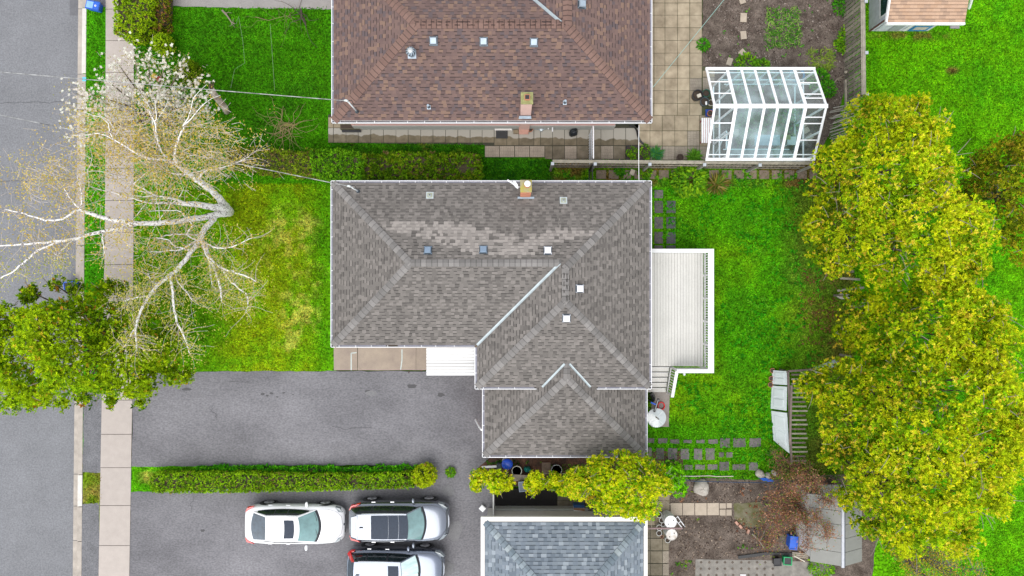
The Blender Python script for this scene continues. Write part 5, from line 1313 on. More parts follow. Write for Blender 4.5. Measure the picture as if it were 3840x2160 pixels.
STEMS = [
 # (px, py, z, radius)
 [(862, 795, 0.0, .20), (838, 765, 1.5, .16), (800, 722, 2.6, .13), (760, 690, 3.6, .11), (712, 655, 4.6, .095), (668, 618, 5.4, .075), (655, 575, 5.9, .05), (668, 520, 6.4, .035), (690, 475, 6.8, .02)],
 [(668, 618, 5.4, .06), (610, 598, 5.9, .05), (545, 592, 6.3, .04), (490, 560, 6.6, .03), (430, 525, 6.9, .02)],
 [(655, 612, 5.5, .05), (610, 575, 6.0, .035), (590, 520, 6.4, .03), (580, 460, 6.8, .022), (560, 415, 7.0, .012)],
 [(712, 655, 4.6, .05), (640, 650, 5.2, .03), (590, 630, 5.6, .022), (560, 640, 5.8, .018), (500, 690, 6.0, .012)],
 [(740, 675, 4.0, .05), (770, 640, 4.4, .03), (820, 632, 4.7, .025), (880, 612, 5.0, .018), (930, 590, 5.2, .01)],
 [(862, 792, 0.3, .16), (848, 786, 1.6, .15), (800, 778, 2.6, .135), (745, 768, 3.4, .12), (706, 765, 3.9, .10), (650, 762, 4.3, .045), (560, 760, 4.8, .032), (500, 745, 5.2, .022), (430, 725, 5.6, .014), (340, 700, 6.0, .01)],
 [(706, 765, 3.9, .06), (650, 745, 4.4, .04), (590, 735, 4.8, .03), (520, 700, 5.2, .02), (440, 660, 5.6, .012)],
 [(862, 796, 0.3, .18), (840, 800, 1.8, .14), (780, 812, 2.8, .125), (720, 822, 3.6, .115), (650, 832, 4.2, .105), (580, 838, 4.8, .095), (510, 836, 5.3, .085), (450, 828, 5.7, .078), (370, 812, 6.2, .07), (312, 792, 6.6, .055), (285, 790, 6.8, .045), (230, 822, 7.1, .035), (170, 825, 7.3, .03), (90, 800, 7.5, .022), (18, 786, 7.6, .012)],
 [(312, 792, 6.6, .045), (290, 775, 6.8, .035), (262, 740, 7.0, .022), (240, 705, 7.2, .01)],
 [(300, 785, 6.6, .035), (305, 750, 6.9, .02), (300, 700, 7.1, .012), (290, 660, 7.2, .008)],
 [(520, 837, 5.2, .075), (460, 852, 5.6, .07), (400, 865, 6.0, .062), (330, 880, 6.4, .058), (270, 898, 6.8, .052), (200, 905, 7.1, .042), (120, 915, 7.3, .034), (50, 918, 7.5, .028), (-30, 925, 7.7, .02)],
 [(235, 900, 6.9, .045), (190, 920, 7.1, .04), (140, 940, 7.3, .036), (95, 980, 7.4, .03), (45, 1020, 7.6, .024), (-10, 1050, 7.7, .018)],
 [(290, 890, 6.6, .035), (250, 920, 6.8, .028), (220, 950, 7.0, .018), (205, 955, 7.1, .01)],
 [(386, 868, 6.1, .025), (384, 895, 6.2, .02), (390, 930, 6.2, .018), (388, 960, 6.3, .01)],
 [(862, 798, 0.3, .17), (812, 805, 2.0, .135), (795, 828, 2.8, .12), (765, 862, 3.4, .11), (752, 895, 3.8, .10), (728, 930, 4.2, .09), (695, 975, 4.7, .085), (662, 1012, 5.1, .078), (625, 1042, 5.5, .07), (590, 1072, 5.8, .06), (558, 1112, 6.1, .05), (535, 1150, 6.4, .045), (518, 1190, 6.6, .04), (508, 1235, 6.8, .035), (510, 1270, 6.9, .025), (512, 1310, 7.0, .012)],
 [(508, 1230, 6.8, .025), (490, 1260, 6.9, .02), (465, 1302, 7.0, .01)],
 [(558, 1110, 6.1, .03), (520, 1115, 6.3, .022), (490, 1120, 6.4, .015), (468, 1130, 6.5, .01)],
 [(640, 1030, 5.4, .05), (645, 1070, 5.6, .045), (650, 1130, 5.9, .042), (662, 1200, 6.2, .036), (685, 1250, 6.4, .028), (700, 1290, 6.5, .02), (712, 1325, 6.6, .01)],
 [(655, 1020, 5.2, .03), (668, 1060, 5.4, .022), (695, 1090, 5.6, .02), (720, 1125, 5.8, .01)],
 [(752, 892, 3.8, .08), (765, 925, 4.2, .065), (778, 960, 4.5, .055), (800, 1000, 4.8, .05), (818, 1050, 5.1, .042), (828, 1090, 5.3, .035), (830, 1130, 5.5, .015)],
 [(778, 955, 4.5, .05), (805, 985, 4.8, .04), (840, 1008, 5.1, .036), (885, 1022, 5.4, .03), (920, 1035, 5.7, .024), (960, 1055, 5.9, .015)],
 [(830, 1005, 5.0, .035), (860, 1050, 5.3, .03), (895, 1080, 5.6, .026), (925, 1105, 5.8, .02), (930, 1140, 5.9, .015), (920, 1175, 6.0, .008)],
 [(775, 920, 4.2, .045), (785, 990, 4.6, .03), (795, 1060, 5.0, .022), (808, 1085, 5.1, .01)],
 [(760, 905, 4.0, .04), (800, 925, 4.3, .03), (830, 932, 4.5, .025), (880, 922, 4.8, .018), (945, 892, 5.2, .01)],
 [(752, 893, 3.8, .05), (720, 912, 4.2, .035), (680, 935, 4.5, .028), (630, 940, 4.8, .02), (560, 945, 5.0, .01)],
 [(760, 880, 3.6, .035), (690, 880, 4.2, .025), (650, 878, 4.5, .02), (600, 890, 4.8, .01)],
 [(745, 905, 3.9, .03), (700, 880, 4.3, .025), (720, 845, 4.3, .022), (700, 820, 4.5, .018), (665, 790, 4.6, .016), (560, 792, 4.9, .01)],
 [(720, 940, 4.3, .035), (660, 925, 4.6, .025), (630, 900, 4.9, .02), (585, 890, 5.1, .01)],
 [(620, 1045, 5.5, .03), (585, 1062, 5.7, .02), (565, 1050, 5.8, .015), (555, 1025, 5.9, .01)],
]
twigP = []; 
def catmull(pts, n=4):
    out = []
    for i in range(len(pts) - 1):
        p0 = pts[max(i - 1, 0)]; p1 = pts[i]; p2 = pts[i + 1]; p3 = pts[min(i + 2, len(pts) - 1)]
        for k in range(n):
            t = k / n
            out.append([0.5 * ((2 * p1[j]) + (-p0[j] + p2[j]) * t + (2 * p0[j] - 5 * p1[j] + 4 * p2[j] - p3[j]) * t * t + (-p0[j] + 3 * p1[j] - 3 * p2[j] + p3[j]) * t ** 3) for j in range(4)])
    out.append(list(pts[-1])); return out
twb = MB(); tips = []
TW_REG = []
for i, st in enumerate(STEMS):
    pts = [(*W(a, b_, c), r) for a, b_, c, r in st]
    cm = catmull(pts, 4); 
    for q in cm[1:-1]:
        q[0] += random.gauss(0, 0.012); q[1] += random.gauss(0, 0.012)
    mb = MB(); mb.tube([q[:3] for q in cm], [max(q[3] * 1.08, 0.011) for q in cm], 9)
    mb.build("trunk" if i in (0, 5, 7, 14) else "branch", M_BIRCH, birch, smooth=True)
    for j in range(1, len(cm)):
        if cm[j][3] > 0.10: continue
        for _ in range(2 if cm[j][3] < 0.06 else 1):
            p = Vector(cm[j][:3]); d = (Vector(cm[j][:3]) - Vector(cm[j - 1][:3])).normalized()
            a = random.uniform(0, 2 * math.pi); dd = (d * 0.6 + Vector((math.cos(a), math.sin(a), random.uniform(-0.4, 0.4)))).normalized()
            L = random.uniform(0.35, 1.3); q = p; tp = [p]
            for s in range(4):
                dd = (dd + Vector((random.gauss(0, .25), random.gauss(0, .25), random.gauss(0, .12) - 0.06))).normalized(); q = q + dd * L / 4; tp.append(q)
            twb.tube(tp, [0.011, 0.008, 0.006, 0.005, 0.004], 3, caps=False)
            tips += tp[1:]
for _ in range(22):
    st = STEMS[random.choice((0, 1, 2, 3, 5, 6))]; k = random.randrange(max(1, len(st) // 3), len(st)); a = W(*st[k][:3]) + Vector((0, 0, .1)); an = math.atan2(a.y - 4.6, a.x + 14.2) + random.gauss(0, .7); L = random.uniform(.9, 2.2); q = a; tp = [a]
    for s in range(5): an += random.gauss(0, .35); q = q + Vector((math.cos(an) * L / 5, math.sin(an) * L / 5, .12)); tp.append(q)
    mb = MB(); mb.tube(tp, [.020, .017, .014, .011, .008, .006], 5); mb.build("branch", M_BIRCH, birch, smooth=True); tips += tp[2:]
# extra fine twigs in the dense upper part of the crown
for _ in range(240):
    px = random.gauss(600, 120); py = random.gauss(560, 85); 
    if px < 330 or py < 400: continue
    p = W(px, py, random.uniform(5, 6.8)); d = Vector((p.x + 13.5, p.y - 5.2, 0)).normalized() + Vector((random.gauss(0, .5), random.gauss(0, .5), .1)); q = p; tp = [p]
    for s in range(3):
        d = (d + Vector((random.gauss(0, .3), random.gauss(0, .3), random.gauss(0, .1)))).normalized(); q = q + d * random.uniform(0.12, 0.3); tp.append(q)
    twb.tube(tp, [0.010, 0.007, 0.005, 0.004], 3, caps=False); tips += tp
o = twb.build("twigs", M_TWIG, birch); o['kind'] = 'stuff'
g = np.random.default_rng(5)
def scatter_leaves(centres, n, spread, size, cols, wts=None, flat=0.3, asp=0.45):
    c = np.array([list(t) for t in centres]); idx = g.integers(0, len(c), n)
    P = c[idx] + g.normal(0, spread, (n, 3)); D = unit(g.normal(0, 1, (n, 3)) * np.array([1, 1, flat]))
    C = np.array(cols)[g.choice(len(cols), n, p=None if wts is None else np.array(wts) / sum(wts))] * g.uniform(0.7, 1.35, (n, 1))
    return leaf_arrays(P, D, unit(np.tile([[0, 0, 1.0]], (n, 1)) + g.normal(0, 0.4, (n, 3))), size * g.uniform(0.6, 1.3, n), size * asp * g.uniform(0.7, 1.3, n), np.clip(C, 0, 0.85))
gold_up = [t for t in tips if t.y > 1.2 + 0 * t.x]; low_t = [t for t in tips if t.y <= 1.2]
YB = [(0.55, 0.38, 0.08), (0.46, 0.34, 0.06), (0.62, 0.48, 0.18), (0.40, 0.37, 0.05)]
# tips over the road: two loose golden clouds
cloud = []
for (cx, cy, sx_, sy_, z, k) in ((200, 650, 90, 55, 7.0, 260), (110, 700, 60, 45, 7.1, 110), (450, 520, 85, 60, 6.4, 420), (350, 480, 55, 55, 6.2, 160), (600, 560, 150, 70, 6.0, 620), (720, 480, 70, 60, 6.0, 180), (800, 590, 80, 40, 5.2, 200), (470, 880, 25, 30, 6.2, 60), (520, 980, 60, 70, 5.6, 90)):
    for _ in range(k): cloud.append(W(random.gauss(cx, sx_), random.gauss(cy, sy_), z + random.uniform(-0.7, 0.7)))
arr = merge([scatter_leaves(gold_up, 6500, 0.10, 0.09, YB), scatter_leaves(cloud, 8500, 0.12, 0.082, YB), scatter_leaves(low_t, 7000, 0.13, 0.08, [(0.50, 0.42, 0.07), (0.36, 0.38, 0.05), (0.24, 0.30, 0.03), (0.55, 0.48, 0.14)])])
leaf_obj("leaves", arr, LEAF, birch)['kind'] = 'stuff'
tb2 = MB()
for p in cloud[::2]:
    d = Vector((random.gauss(0.5, .5), random.gauss(-.5, .5), random.gauss(0, .2))).normalized(); tb2.tube([p, p + d * 0.25, p + d * 0.5 + Vector((0.03, 0.02, 0))], [0.005, 0.006, 0.008], 3, caps=False)
tb2.build("fine_twigs", M_TWIG, birch)['kind'] = 'stuff'

mag = thing("blossom_tree", W(640, 470, 0), "tree with white blossoms over the sidewalk next to the birch", "tree")
mtips = []; mb = MB(); b0 = W(640, 470, 0)
trunk_top = W(600, 440, 1.6); mb.tube([b0 - Vector((0, 0, 0.05)), b0.lerp(trunk_top, 0.5) + Vector((0.05, 0, 0)), trunk_top], [0.12, 0.1, 0.08], 8); mb.build("trunk", M_BARK, mag, smooth=True)
for k, (ex, ey, ez) in enumerate([(500, 190, 4.2), (560, 210, 4.4), (625, 230, 4.4), (690, 250, 4.2), (745, 300, 4.0), (780, 360, 3.8), (790, 420, 3.4), (440, 235, 4.0), (400, 300, 4.2), (330, 350, 4.4), (280, 350, 4.2), (270, 410, 4.2), (300, 470, 4.0), (320, 520, 3.8), (400, 420, 4.6), (520, 330, 4.8), (620, 350, 4.8), (690, 400, 4.2), (740, 450, 3.2), (360, 400, 4.6), (290, 500, 3.6)]):
    e = W(ex, ey, ez); m1 = trunk_top.lerp(e, 0.45) + Vector((random.uniform(-.2, .2), random.uniform(-.2, .2), 0.5)); mb = MB()
    seg = catmull([(*trunk_top, .055), (*m1, .035), (*e, .012)], 6); mb.tube([q[:3] for q in seg], [q[3] for q in seg], 6); mb.build("branch", M_BARK, mag, smooth=True)
    for q in seg[4:]:
        for _ in range(4):
            p = Vector(q[:3]); d = Vector((random.gauss(0, 1), random.gauss(0, 1), random.uniform(0, .6))).normalized() + (e - trunk_top).normalized() * 0.5
            tp = [p, p + d * random.uniform(.12, .25), p + d * random.uniform(.3, .55)]; twb = MB(); mtips += tp[1:]
    mtips += [Vector(q[:3]) for q in seg[6:]]
twb = MB()
for p in mtips: twb.tube([p, p + Vector((random.gauss(0, .12), random.gauss(0, .12), -.03))], [0.006, 0.004], 3, caps=False)
twb.build("twigs", M_TWIG, mag)['kind'] = 'stuff'
arrm = []
nB = 1250; c = np.array([list(t) for t in mtips]); idx = g.integers(0, len(c), nB); ctr = c[idx] + g.normal(0, 0.09, (nB, 3))
K = 6; P2 = np.repeat(ctr, K, 0); a = np.tile(np.arange(K) * 2 * math.pi / K, nB) + np.repeat(g.uniform(0, 6, nB), K)
D = np.stack([np.cos(a), np.sin(a), np.full(nB * K, 0.35)], 1) + g.normal(0, 0.2, (nB * K, 3))
Cc = np.array([[0.80, 0.77, 0.70], [0.80, 0.73, 0.66], [0.84, 0.83, 0.74]])[np.repeat(g.integers(0, 3, nB), K)] * g.uniform(0.75, 1.05, (nB * K, 1))
arrm.append(leaf_arrays(P2, D, np.tile([[0, 0, 1.0]], (nB * K, 1)), g.uniform(0.05, 0.09, nB * K), g.uniform(0.035, 0.06, nB * K), Cc))
leaf_obj("blossoms", arrm[0], LEAF, mag)['kind'] = 'stuff'
leaf_obj("leaves", scatter_leaves(mtips, 3200, 0.12, 0.07, [(0.30, 0.26, 0.05), (0.22, 0.24, 0.03), (0.40, 0.33, 0.10)]), LEAF, mag)['kind'] = 'stuff'

stump = thing("dead_stub", W(852, 425, 0), "leaning pale dead tree trunk with a broken top on the brown house lawn", "tree")
q = [W(852, 420, 0.0), W(842, 402, 0.35), W(820, 375, 0.9), W(800, 350, 1.5), W(792, 328, 1.9), W(788, 312, 2.2)]
mb = MB(); mb.tube(q[:5], [0.15, 0.155, 0.15, 0.15, 0.11], 10); mb.build("trunk", mat("dead_wood", (0.62, 0.56, 0.48), 0.85, col2=(0.24, 0.17, 0.12), scale=2.6, fine=0.2), stump, smooth=True)
mb = MB(); mb.tube([q[3], q[4], q[5], W(780, 306, 2.5)], [0.1, 0.1, 0.06, 0.02], 7); mb.tube([q[4], W(800, 318, 2.2), W(797, 300, 2.5)], [0.06, 0.04, 0.015], 6); mb.build("broken_top", mat("dark_rot", (0.10, 0.065, 0.05), 0.95, var=0.4, scale=10), stump)

def lying_branch(px, py, pts, label, m, r=0.03, forks=10, fl=0.5, seed=0, name="fallen_branch"):
    rr = random.Random(seed); mb = MB(); P = [W(x, y, 0) + Vector((0, 0, 0.05 + 0.06 * (i % 2))) for i, (x, y) in enumerate(pts)]
    mb.tube(P, [r * (1 - 0.7 * i / (len(P) - 1)) for i in range(len(P))], 6)
    for k in range(forks):
        i = rr.randrange(len(P) - 1); p = P[i].lerp(P[i + 1], rr.random()); a = rr.uniform(0, 6.28); L = rr.uniform(0.3, 1) * fl; q = [p]
        for s in range(4):
            a += rr.gauss(0, 0.5); p = p + Vector((math.cos(a) * L / 4, math.sin(a) * L / 4, rr.uniform(-0.01, 0.04))); p.z = max(0.02, p.z); q.append(p)
        mb.tube(q, [r * 0.4, r * 0.33, r * 0.25, r * 0.2, r * 0.12], 4)
    o = mb.build(name, m, loc=(P[0].x, P[0].y, 0)); return tag(o, label, "branch")
M_DEADTW = mat("dead_branch", (0.30, 0.20, 0.11), 0.9, col2=(0.17, 0.12, 0.07), scale=5)
lying_branch(0, 0, [(835, 40), (855, 62), (870, 85), (885, 93)], "fallen grey stick on the grass near the top driveway edge", mat("grey_stick", (0.22, 0.18, 0.14), 0.9), 0.05, 5, 0.4, 3)
lying_branch(0, 0, [(1130, 35), (1135, 70), (1150, 100), (1145, 85)], "dark fallen branch with thin yellow twigs at the top of the lawn", mat("dark_stick", (0.06, 0.045, 0.035), 0.9), 0.045, 9, 1.6, 4)
lying_branch(0, 0, [(1060, 470), (1110, 468), (1050, 520), (1065, 400)], "tangle of dry branches lying on the lawn near the brown house corner", mat("lichen_branch", (0.34, 0.27, 0.11), 0.9, col2=(0.20, 0.14, 0.08), scale=5), 0.035, 40, 1.7, 5)
lying_branch(0, 0, [(1068, 470), (1118, 470)], "short mossy log within the tangle of dry branches", mat("mossy_log", (0.20, 0.19, 0.05), 0.95), 0.075, 0, 1, 6, name="log")
lying_branch(0, 0, [(960, 65), (1010, 80), (1075, 60), (1120, 90)], "thin yellow brown twigs scattered over the top of the brown house lawn", M_DEADTW, 0.014, 14, 1.8, 7)
mb = MB(); pts = [W(x, y, 0.06) for x, y in ((865, 330), (880, 260), (918, 236), (910, 150), (895, 62), (885, 90))]; pts = [Vector((p.x, p.y, 0.06)) for p in pts]
mb.tube(pts, 0.005, 5); tag(mb.build("string", mat("pale_string", (0.30, 0.42, 0.24), 0.7), loc=(pts[0].x, pts[0].y, 0.05)), "thin pale string lying in loops near the dead stub", "string")
mb = MB(); pts = [W(x, y, 0.06) for x, y in ((1013, 90), (1020, 190), (1030, 340))]; pts = [Vector((p.x, p.y, 0.06)) for p in pts]
mb.tube(pts, 0.005, 5); tag(mb.build("string", mat("pale_string"), loc=(pts[0].x, pts[0].y, 0.05)), "thin straight pale string across the middle of the brown house lawn", "string")
# ------------------------------------------------------------------ parked cars
def paint(name, col, rough=0.25, metal=0.0, coat=1.0):
    return mat(name, col, rough, var=0.02, metal=metal, coat=coat, scale=2)
M_WSCREEN = mat("windscreen_glass", (0.13, 0.25, 0.25), 0.06, var=0.25, scale=2.2, spec=0.9, coat=1.0)  # sky reflection and cabin seen through, mixed into the base colour
M_WBRIGHT = mat("sky_reflection_glass", (0.42, 0.62, 0.60), 0.08, col2=(0.75, 0.85, 0.84), scale=2.2, stretch=(0.6, 3, 1), spec=0.9, coat=1.0)  # bright streaky sky reflection put into the base colour
M_SIDEGL = mat("side_glass", (0.012, 0.02, 0.022), 0.05, var=0.5, spec=0.8)
M_REARGL = mat("rear_glass", (0.035, 0.055, 0.075), 0.1, var=0.4, scale=4, spec=0.9, coat=0.6)
M_PANO = mat("roof_glass", (0.028, 0.038, 0.058), 0.5, var=0.2, scale=12, spec=0.2, coat=0.0)
M_CHROME = mat("chrome", (0.75, 0.76, 0.78), 0.18, var=0.02, metal=0.9)
M_RED = mat("red_lens", (0.55, 0.01, 0.012), 0.15, var=0.1, coat=1.0)
M_LENS = mat("headlamp_lens", (0.22, 0.25, 0.27), 0.1, var=0.2, coat=1.0)
M_TYRE = mat("tyre", (0.018, 0.018, 0.02), 0.85)
M_RIM = mat("rim", (0.5, 0.5, 0.52), 0.3, metal=0.8)
M_TRIM = mat("black_trim", (0.02, 0.022, 0.028), 0.4)

def grid_patch(mb, fn, nu, nv, col=None, flip=False):
    vs = [fn(i / nu, j / nv) for i in range(nu + 1) for j in range(nv + 1)]
    fs = []
    for i in range(nu):
        for j in range(nv):
            a = i * (nv + 1) + j; q = (a, a + nv + 1, a + nv + 2, a + 1)
            fs.append(q[::-1] if flip else q)
    mb.add(vs, fs, col)
def L3(a, b, t): return tuple(a[i] + (b[i] - a[i]) * t for i in range(3))

def make_car(name, label, P, pos, rz=0.0):
    t = thing(name, (0, 0, 0), label, "car", "cars parked on the lower driveway")
    pm = P['paint']
    st = P['st']; mb = MB(); rings = []
    sec = lambda hw, zs, zt_: [(-.80 * hw, .24), (-.96 * hw, .32), (-hw, .56), (-.99 * hw, zs - .10), (-.93 * hw, zs), (-.74 * hw, zs * .35 + zt_ * .65), (-.38 * hw, zt_ - .004), (0, zt_),
                               (.38 * hw, zt_ - .004), (.74 * hw, zs * .35 + zt_ * .65), (.93 * hw, zs), (.99 * hw, zs - .10), (hw, .56), (.96 * hw, .32), (.80 * hw, .24)]
    vs = []; n = 15
    for (x, hw, zs, zt_) in st: vs += [(x, y, z) for y, z in sec(hw, zs, zt_)]
    fs = [(i * n + k, i * n + (k + 1) % n, (i + 1) * n + (k + 1) % n, (i + 1) * n + k) for i in range(len(st) - 1) for k in range(n)]
    fs += [tuple(range(n))[::-1], tuple((len(st) - 1) * n + k for k in range(n))]
    mb.add(vs, fs); body = mb.build("body", pm, t, smooth=True)
    sm = body.modifiers.new("sub", 'SUBSURF'); sm.levels = 2; sm.render_levels = 2
    xf, zf, wf, bf = P['wbase']; xg, zg, wg, bg_ = P['rfront']; xh, zh, wh, bh = P['rrear']; xi_, zi, wi_, bi = P['rbase']
    Fc = lambda s: (xf - bf * s * s, wf * s, zf - .02 * s * s)
    Gc = lambda s: (xg + bg_ * (1 - s * s), wg * s, zg + .035 * (1 - s * s))
    Hc = lambda s: (xh - bh * (1 - s * s), wh * s, zh + .035 * (1 - s * s))
    Ic = lambda s: (xi_ - bi * (1 - s * s), wi_ * s, zi)
    cab = MB()
    grid_patch(cab, lambda u, v: L3(Fc(2 * v - 1), Gc(2 * v - 1), u), 6, 12)
    def roof_fn(u, v):
        p = L3(Gc(2 * v - 1), Hc(2 * v - 1), u); return (p[0], p[1] * (1 + .035 * math.sin(math.pi * u)), p[2] + .03 * math.sin(math.pi * u))
    grid_patch(cab, roof_fn, 12, 12)
    grid_patch(cab, lambda u, v: L3(Hc(2 * v - 1), Ic(2 * v - 1), u), 6, 12)
    def upper(s):
        if s < .3: return L3(Fc(1), Gc(1), s / .3)
        if s < .74:
            q = (s - .3) / .44; p = L3(Gc(1), Hc(1), q); return (p[0], p[1] * (1 + .035 * math.sin(math.pi * q)), p[2] + .03 * math.sin(math.pi * q))
        return L3(Hc(1), Ic(1), (s - .74) / .26)
    hb = P['belt']
    def side(s, v, sg, off=0.0):
        up = upper(s); lo = (up[0], min(hb[0], max(up[1], wf * .9) + .10 * math.sin(math.pi * min(1, max(0, s)))), hb[1])
        lo = (lo[0], max(lo[1], up[1]), min(lo[2], up[2]))
        p = L3(lo, up, v); return (p[0], sg * (p[1] + off + .03 * math.sin(math.pi * v) * math.sin(math.pi * s)), p[2] + off * 0.6)
    for sg in (-1, 1): grid_patch(cab, lambda u, v: side(u, v, sg), 30, 5)
    cab.build("cabin", pm, t, smooth=True)
    up8 = lambda p, a=(0, 0, 1), d=.008: (p[0] + a[0] * d, p[1] + a[1] * d, p[2] + a[2] * d)
    mb = MB(); grid_patch(mb, lambda u, v: up8(L3(Fc((2 * v - 1) * .955), Gc((2 * v - 1) * .93), .02 + u * .95), (.5, 0, .9)), 6, 12); mb.build("windscreen", P.get('ws', M_WSCREEN), t, smooth=True)
    mb = MB(); grid_patch(mb, lambda u, v: up8(L3(Fc((2 * v - 1) * .96), Gc((2 * v - 1) * .96), -.05 + u * .13), (.5, 0, .9), .013), 2, 12); mb.build("cowl", M_TRIM, t, smooth=True)
    mb = MB(); r0, r1, rw = P.get('rw', (.05, .95, .9)); grid_patch(mb, lambda u, v: up8(L3(Hc((2 * v - 1) * rw), Ic((2 * v - 1) * rw), r0 + u * (r1 - r0)), (-.6, 0, .8)), 6, 12); mb.build("rear_window", P.get('rg', M_REARGL), t, smooth=True)
    for sg in (-1, 1):
        mb = MB(); s0, s1 = P['sw']
        grid_patch(mb, lambda u, v: side(s0 + u * (s1 - s0), .12 + .74 * v, sg, .009), 26, 4); sw = mb.build("side_window", M_SIDEGL, t, smooth=True)
        mb = MB(); grid_patch(mb, lambda u, v: side(s0 - .02 + u * (s1 - s0 + .04), .04 + .08 * v, sg, .011), 26, 1); mb.build("window_trim", P.get('trim', M_CHROME), t, smooth=True)
        for sp_ in P['pill']:
            mb = MB(); grid_patch(mb, lambda u, v: side(sp_ + u * .018, .12 + .74 * v, sg, .012), 1, 4); mb.build("pillar", M_TRIM, sw)
    for (a, b_, w, m) in P.get('roofp', []):
        mb = MB(); grid_patch(mb, lambda u, v: (lambda p: (p[0], p[1], p[2] + .022))(roof_fn(a + u * (b_ - a), .5 + (v - .5) * w)), 6, 10); mb.build("sunroof", m, t, smooth=True)
    hwm = P['hw']
    for wx in P['wx']:
        for sg in (-1, 1):
            y = sg * (hwm - .10)
            mb = MB(); Mx = Matrix.Rotation(R(-90 * sg), 3, 'X')
            mb.lathe((wx, sg * (hwm - .30), .36), [(.42, 0), (.42, .304)], 28, M=Mx); mb.build("wheel_arch", M_TRIM, t)
            mb = MB(); mb.lathe((wx, y, .33), [(.25, -.10), (.325, -.09), (.335, 0), (.325, .10), (.30, .118), (.235, .122)], 28, M=Mx); wh_ = mb.build("wheel", M_TYRE, t, sharp=40)
            mb = MB(); mb.lathe((wx, y + sg * .115, .33), [(.225, 0), (.235, .01), (.225, .014)], 24, M=Mx)
            for k in range(5):
                a = 2 * math.pi * k / 5 + .3; c0 = Vector((wx, y + sg * .136, .33)); mb.bar(c0, c0 + Vector((math.cos(a) * .21, 0, math.sin(a) * .21)), .075, .02, up=(0, 1, 0))
            mb.build("rim", M_RIM, wh_)
    for sg in (-1, 1):      # mirrors, handles, lamps
        mb = MB(); mx_ = P['mx']; c = Vector((mx_, sg * (hwm + .11), P['belt'][1] + .06))
        mb.hexa([c + Vector(q) * 1.5 for q in ((-.05, -.11, -.05), (.07, -.10, -.05), (.05, .11, -.05), (-.05, .11, -.05), (-.06, -.12, .06), (.06, -.10, .06), (.04, .12, .06), (-.06, .12, .06))]); mb.build("mirror", P.get('mirror', pm), t, smooth=True).modifiers.new("s", 'SUBSURF').render_levels = 2
        for hx_ in P['hx']:
            mb = MB(); mb.bar((hx_ - .09, sg * (hwm + .012), P['belt'][1] - .14), (hx_ + .10, sg * (hwm + .012), P['belt'][1] - .14), .035, .035); mb.build("door_handle", P.get('handle', M_CHROME), t, bevel=.008)
    for o in P['extra'](t, P): pass
    t.location = pos; t.rotation_euler = (0, 0, rz)
    return t

def patch_on(fn, m, t, name, nu=6, nv=4):
    mb = MB(); grid_patch(mb, fn, nu, nv); return mb.build(name, m, t, smooth=True)
def thick(pts, z0, z1, name, m, t, bevel=.0):
    mb = MB(); mb.prism(pts, z0, z1); return mb.build(name, m, t, bevel=bevel)

def sedan_extra(t, P):
    for sg in (-1, 1):
        mb = MB(); mb.hexa([(-2.28, sg * .62, .80), (-2.20, sg * .84, .78), (-1.86, sg * .905, .80), (-1.92, sg * .86, .80), (-2.29, sg * .60, .895), (-2.21, sg * .80, .90), (-1.88, sg * .888, .90), (-1.95, sg * .83, .93)]); mb.build("tail_light", M_RED, t)
        mb = MB(); mb.hexa([(1.92, sg * .86, .62), (2.12, sg * .80, .60), (2.27, sg * .60, .58), (2.1, sg * .60, .60), (1.90, sg * .84, .79), (2.10, sg * .77, .74), (2.22, sg * .58, .70), (2.06, sg * .60, .765)]); mb.build("headlight", M_LENS, t)
        mb = MB(); mb.tube([(1.14 - .02 * sg, .30 * sg - .2, 1.0), (1.10, .30 * sg + .1, 1.05), (1.02, .30 * sg + .36, 1.08)], .010, 5); mb.build("wiper", M_BLACK, t)
    mb = MB(); mb.bar((2.31, -.42, .50), (2.31, .42, .50), .05, .14); mb.build("grille", M_TRIM, t)
    mb = MB(); mb.lathe((2.30, 0, .66), [(.05, 0), (.055, .012), (.03, .02)], 14, M=Matrix.Rotation(R(60), 3, 'Y')); mb.build("badge", M_CHROME, t)
    for sg in (-1, 1):
        mb = MB(); mb.tube([(1.15, .80 * sg, .957), (1.6, .78 * sg, .90), (1.95, .66 * sg, .835), (2.2, .40 * sg, .75), (2.26, .0, .725)], .006, 4); mb.build("hood_seam", M_TRIM, t)
        mb = MB(); mb.tube([(.62, sg * .915, .90), (.60, sg * .925, .6), (.62, sg * .905, .32)], .007, 4); mb.build("door_seam", M_TRIM, t)
    mb = MB(); mb.bar((-2.352, -.28, .66), (-2.352, .28, .66), .02, .12, up=(0, 0, 1)); mb.build("number_plate", M_WHITE, t)
    return []
M_WHITEPAINT = paint("white_car_paint", (0.80, 0.80, 0.82), 0.3)
make_car("white_sedan", "white sedan with small dark sunroof, alone on the left of the lower driveway", dict(
    paint=M_WHITEPAINT, hw=.90, mirror=M_WHITEPAINT, handle=M_WHITEPAINT, trim=M_TRIM,
    st=[(-2.34, .60, .74, .80), (-2.30, .76, .84, .92), (-2.05, .86, .90, 1.0), (-1.7, .905, .93, 1.03), (-1.0, .92, .93, 1.0), (0, .92, .92, .97), (.9, .92, .90, .97), (1.3, .915, .87, .96), (1.8, .89, .80, .88), (2.1, .82, .72, .79), (2.27, .68, .62, .70), (2.34, .50, .52, .60)],
    wbase=(1.27, .955, .77, .24), rfront=(.30, 1.39, .57, .10), rrear=(-1.14, 1.37, .56, -.03), rbase=(-1.84, 1.03, .67, .14), belt=(.83, .93), sw=(.12, .93), pill=(.44, .63),
    roofp=[(.14, .44, .72, M_PANO)], wx=(-1.37, 1.32), mx=.62, hx=(-1.15, -.30), rw=(.06, .97, .93), extra=sedan_extra), (-10.26, -11.17, 0), R(-0.6))

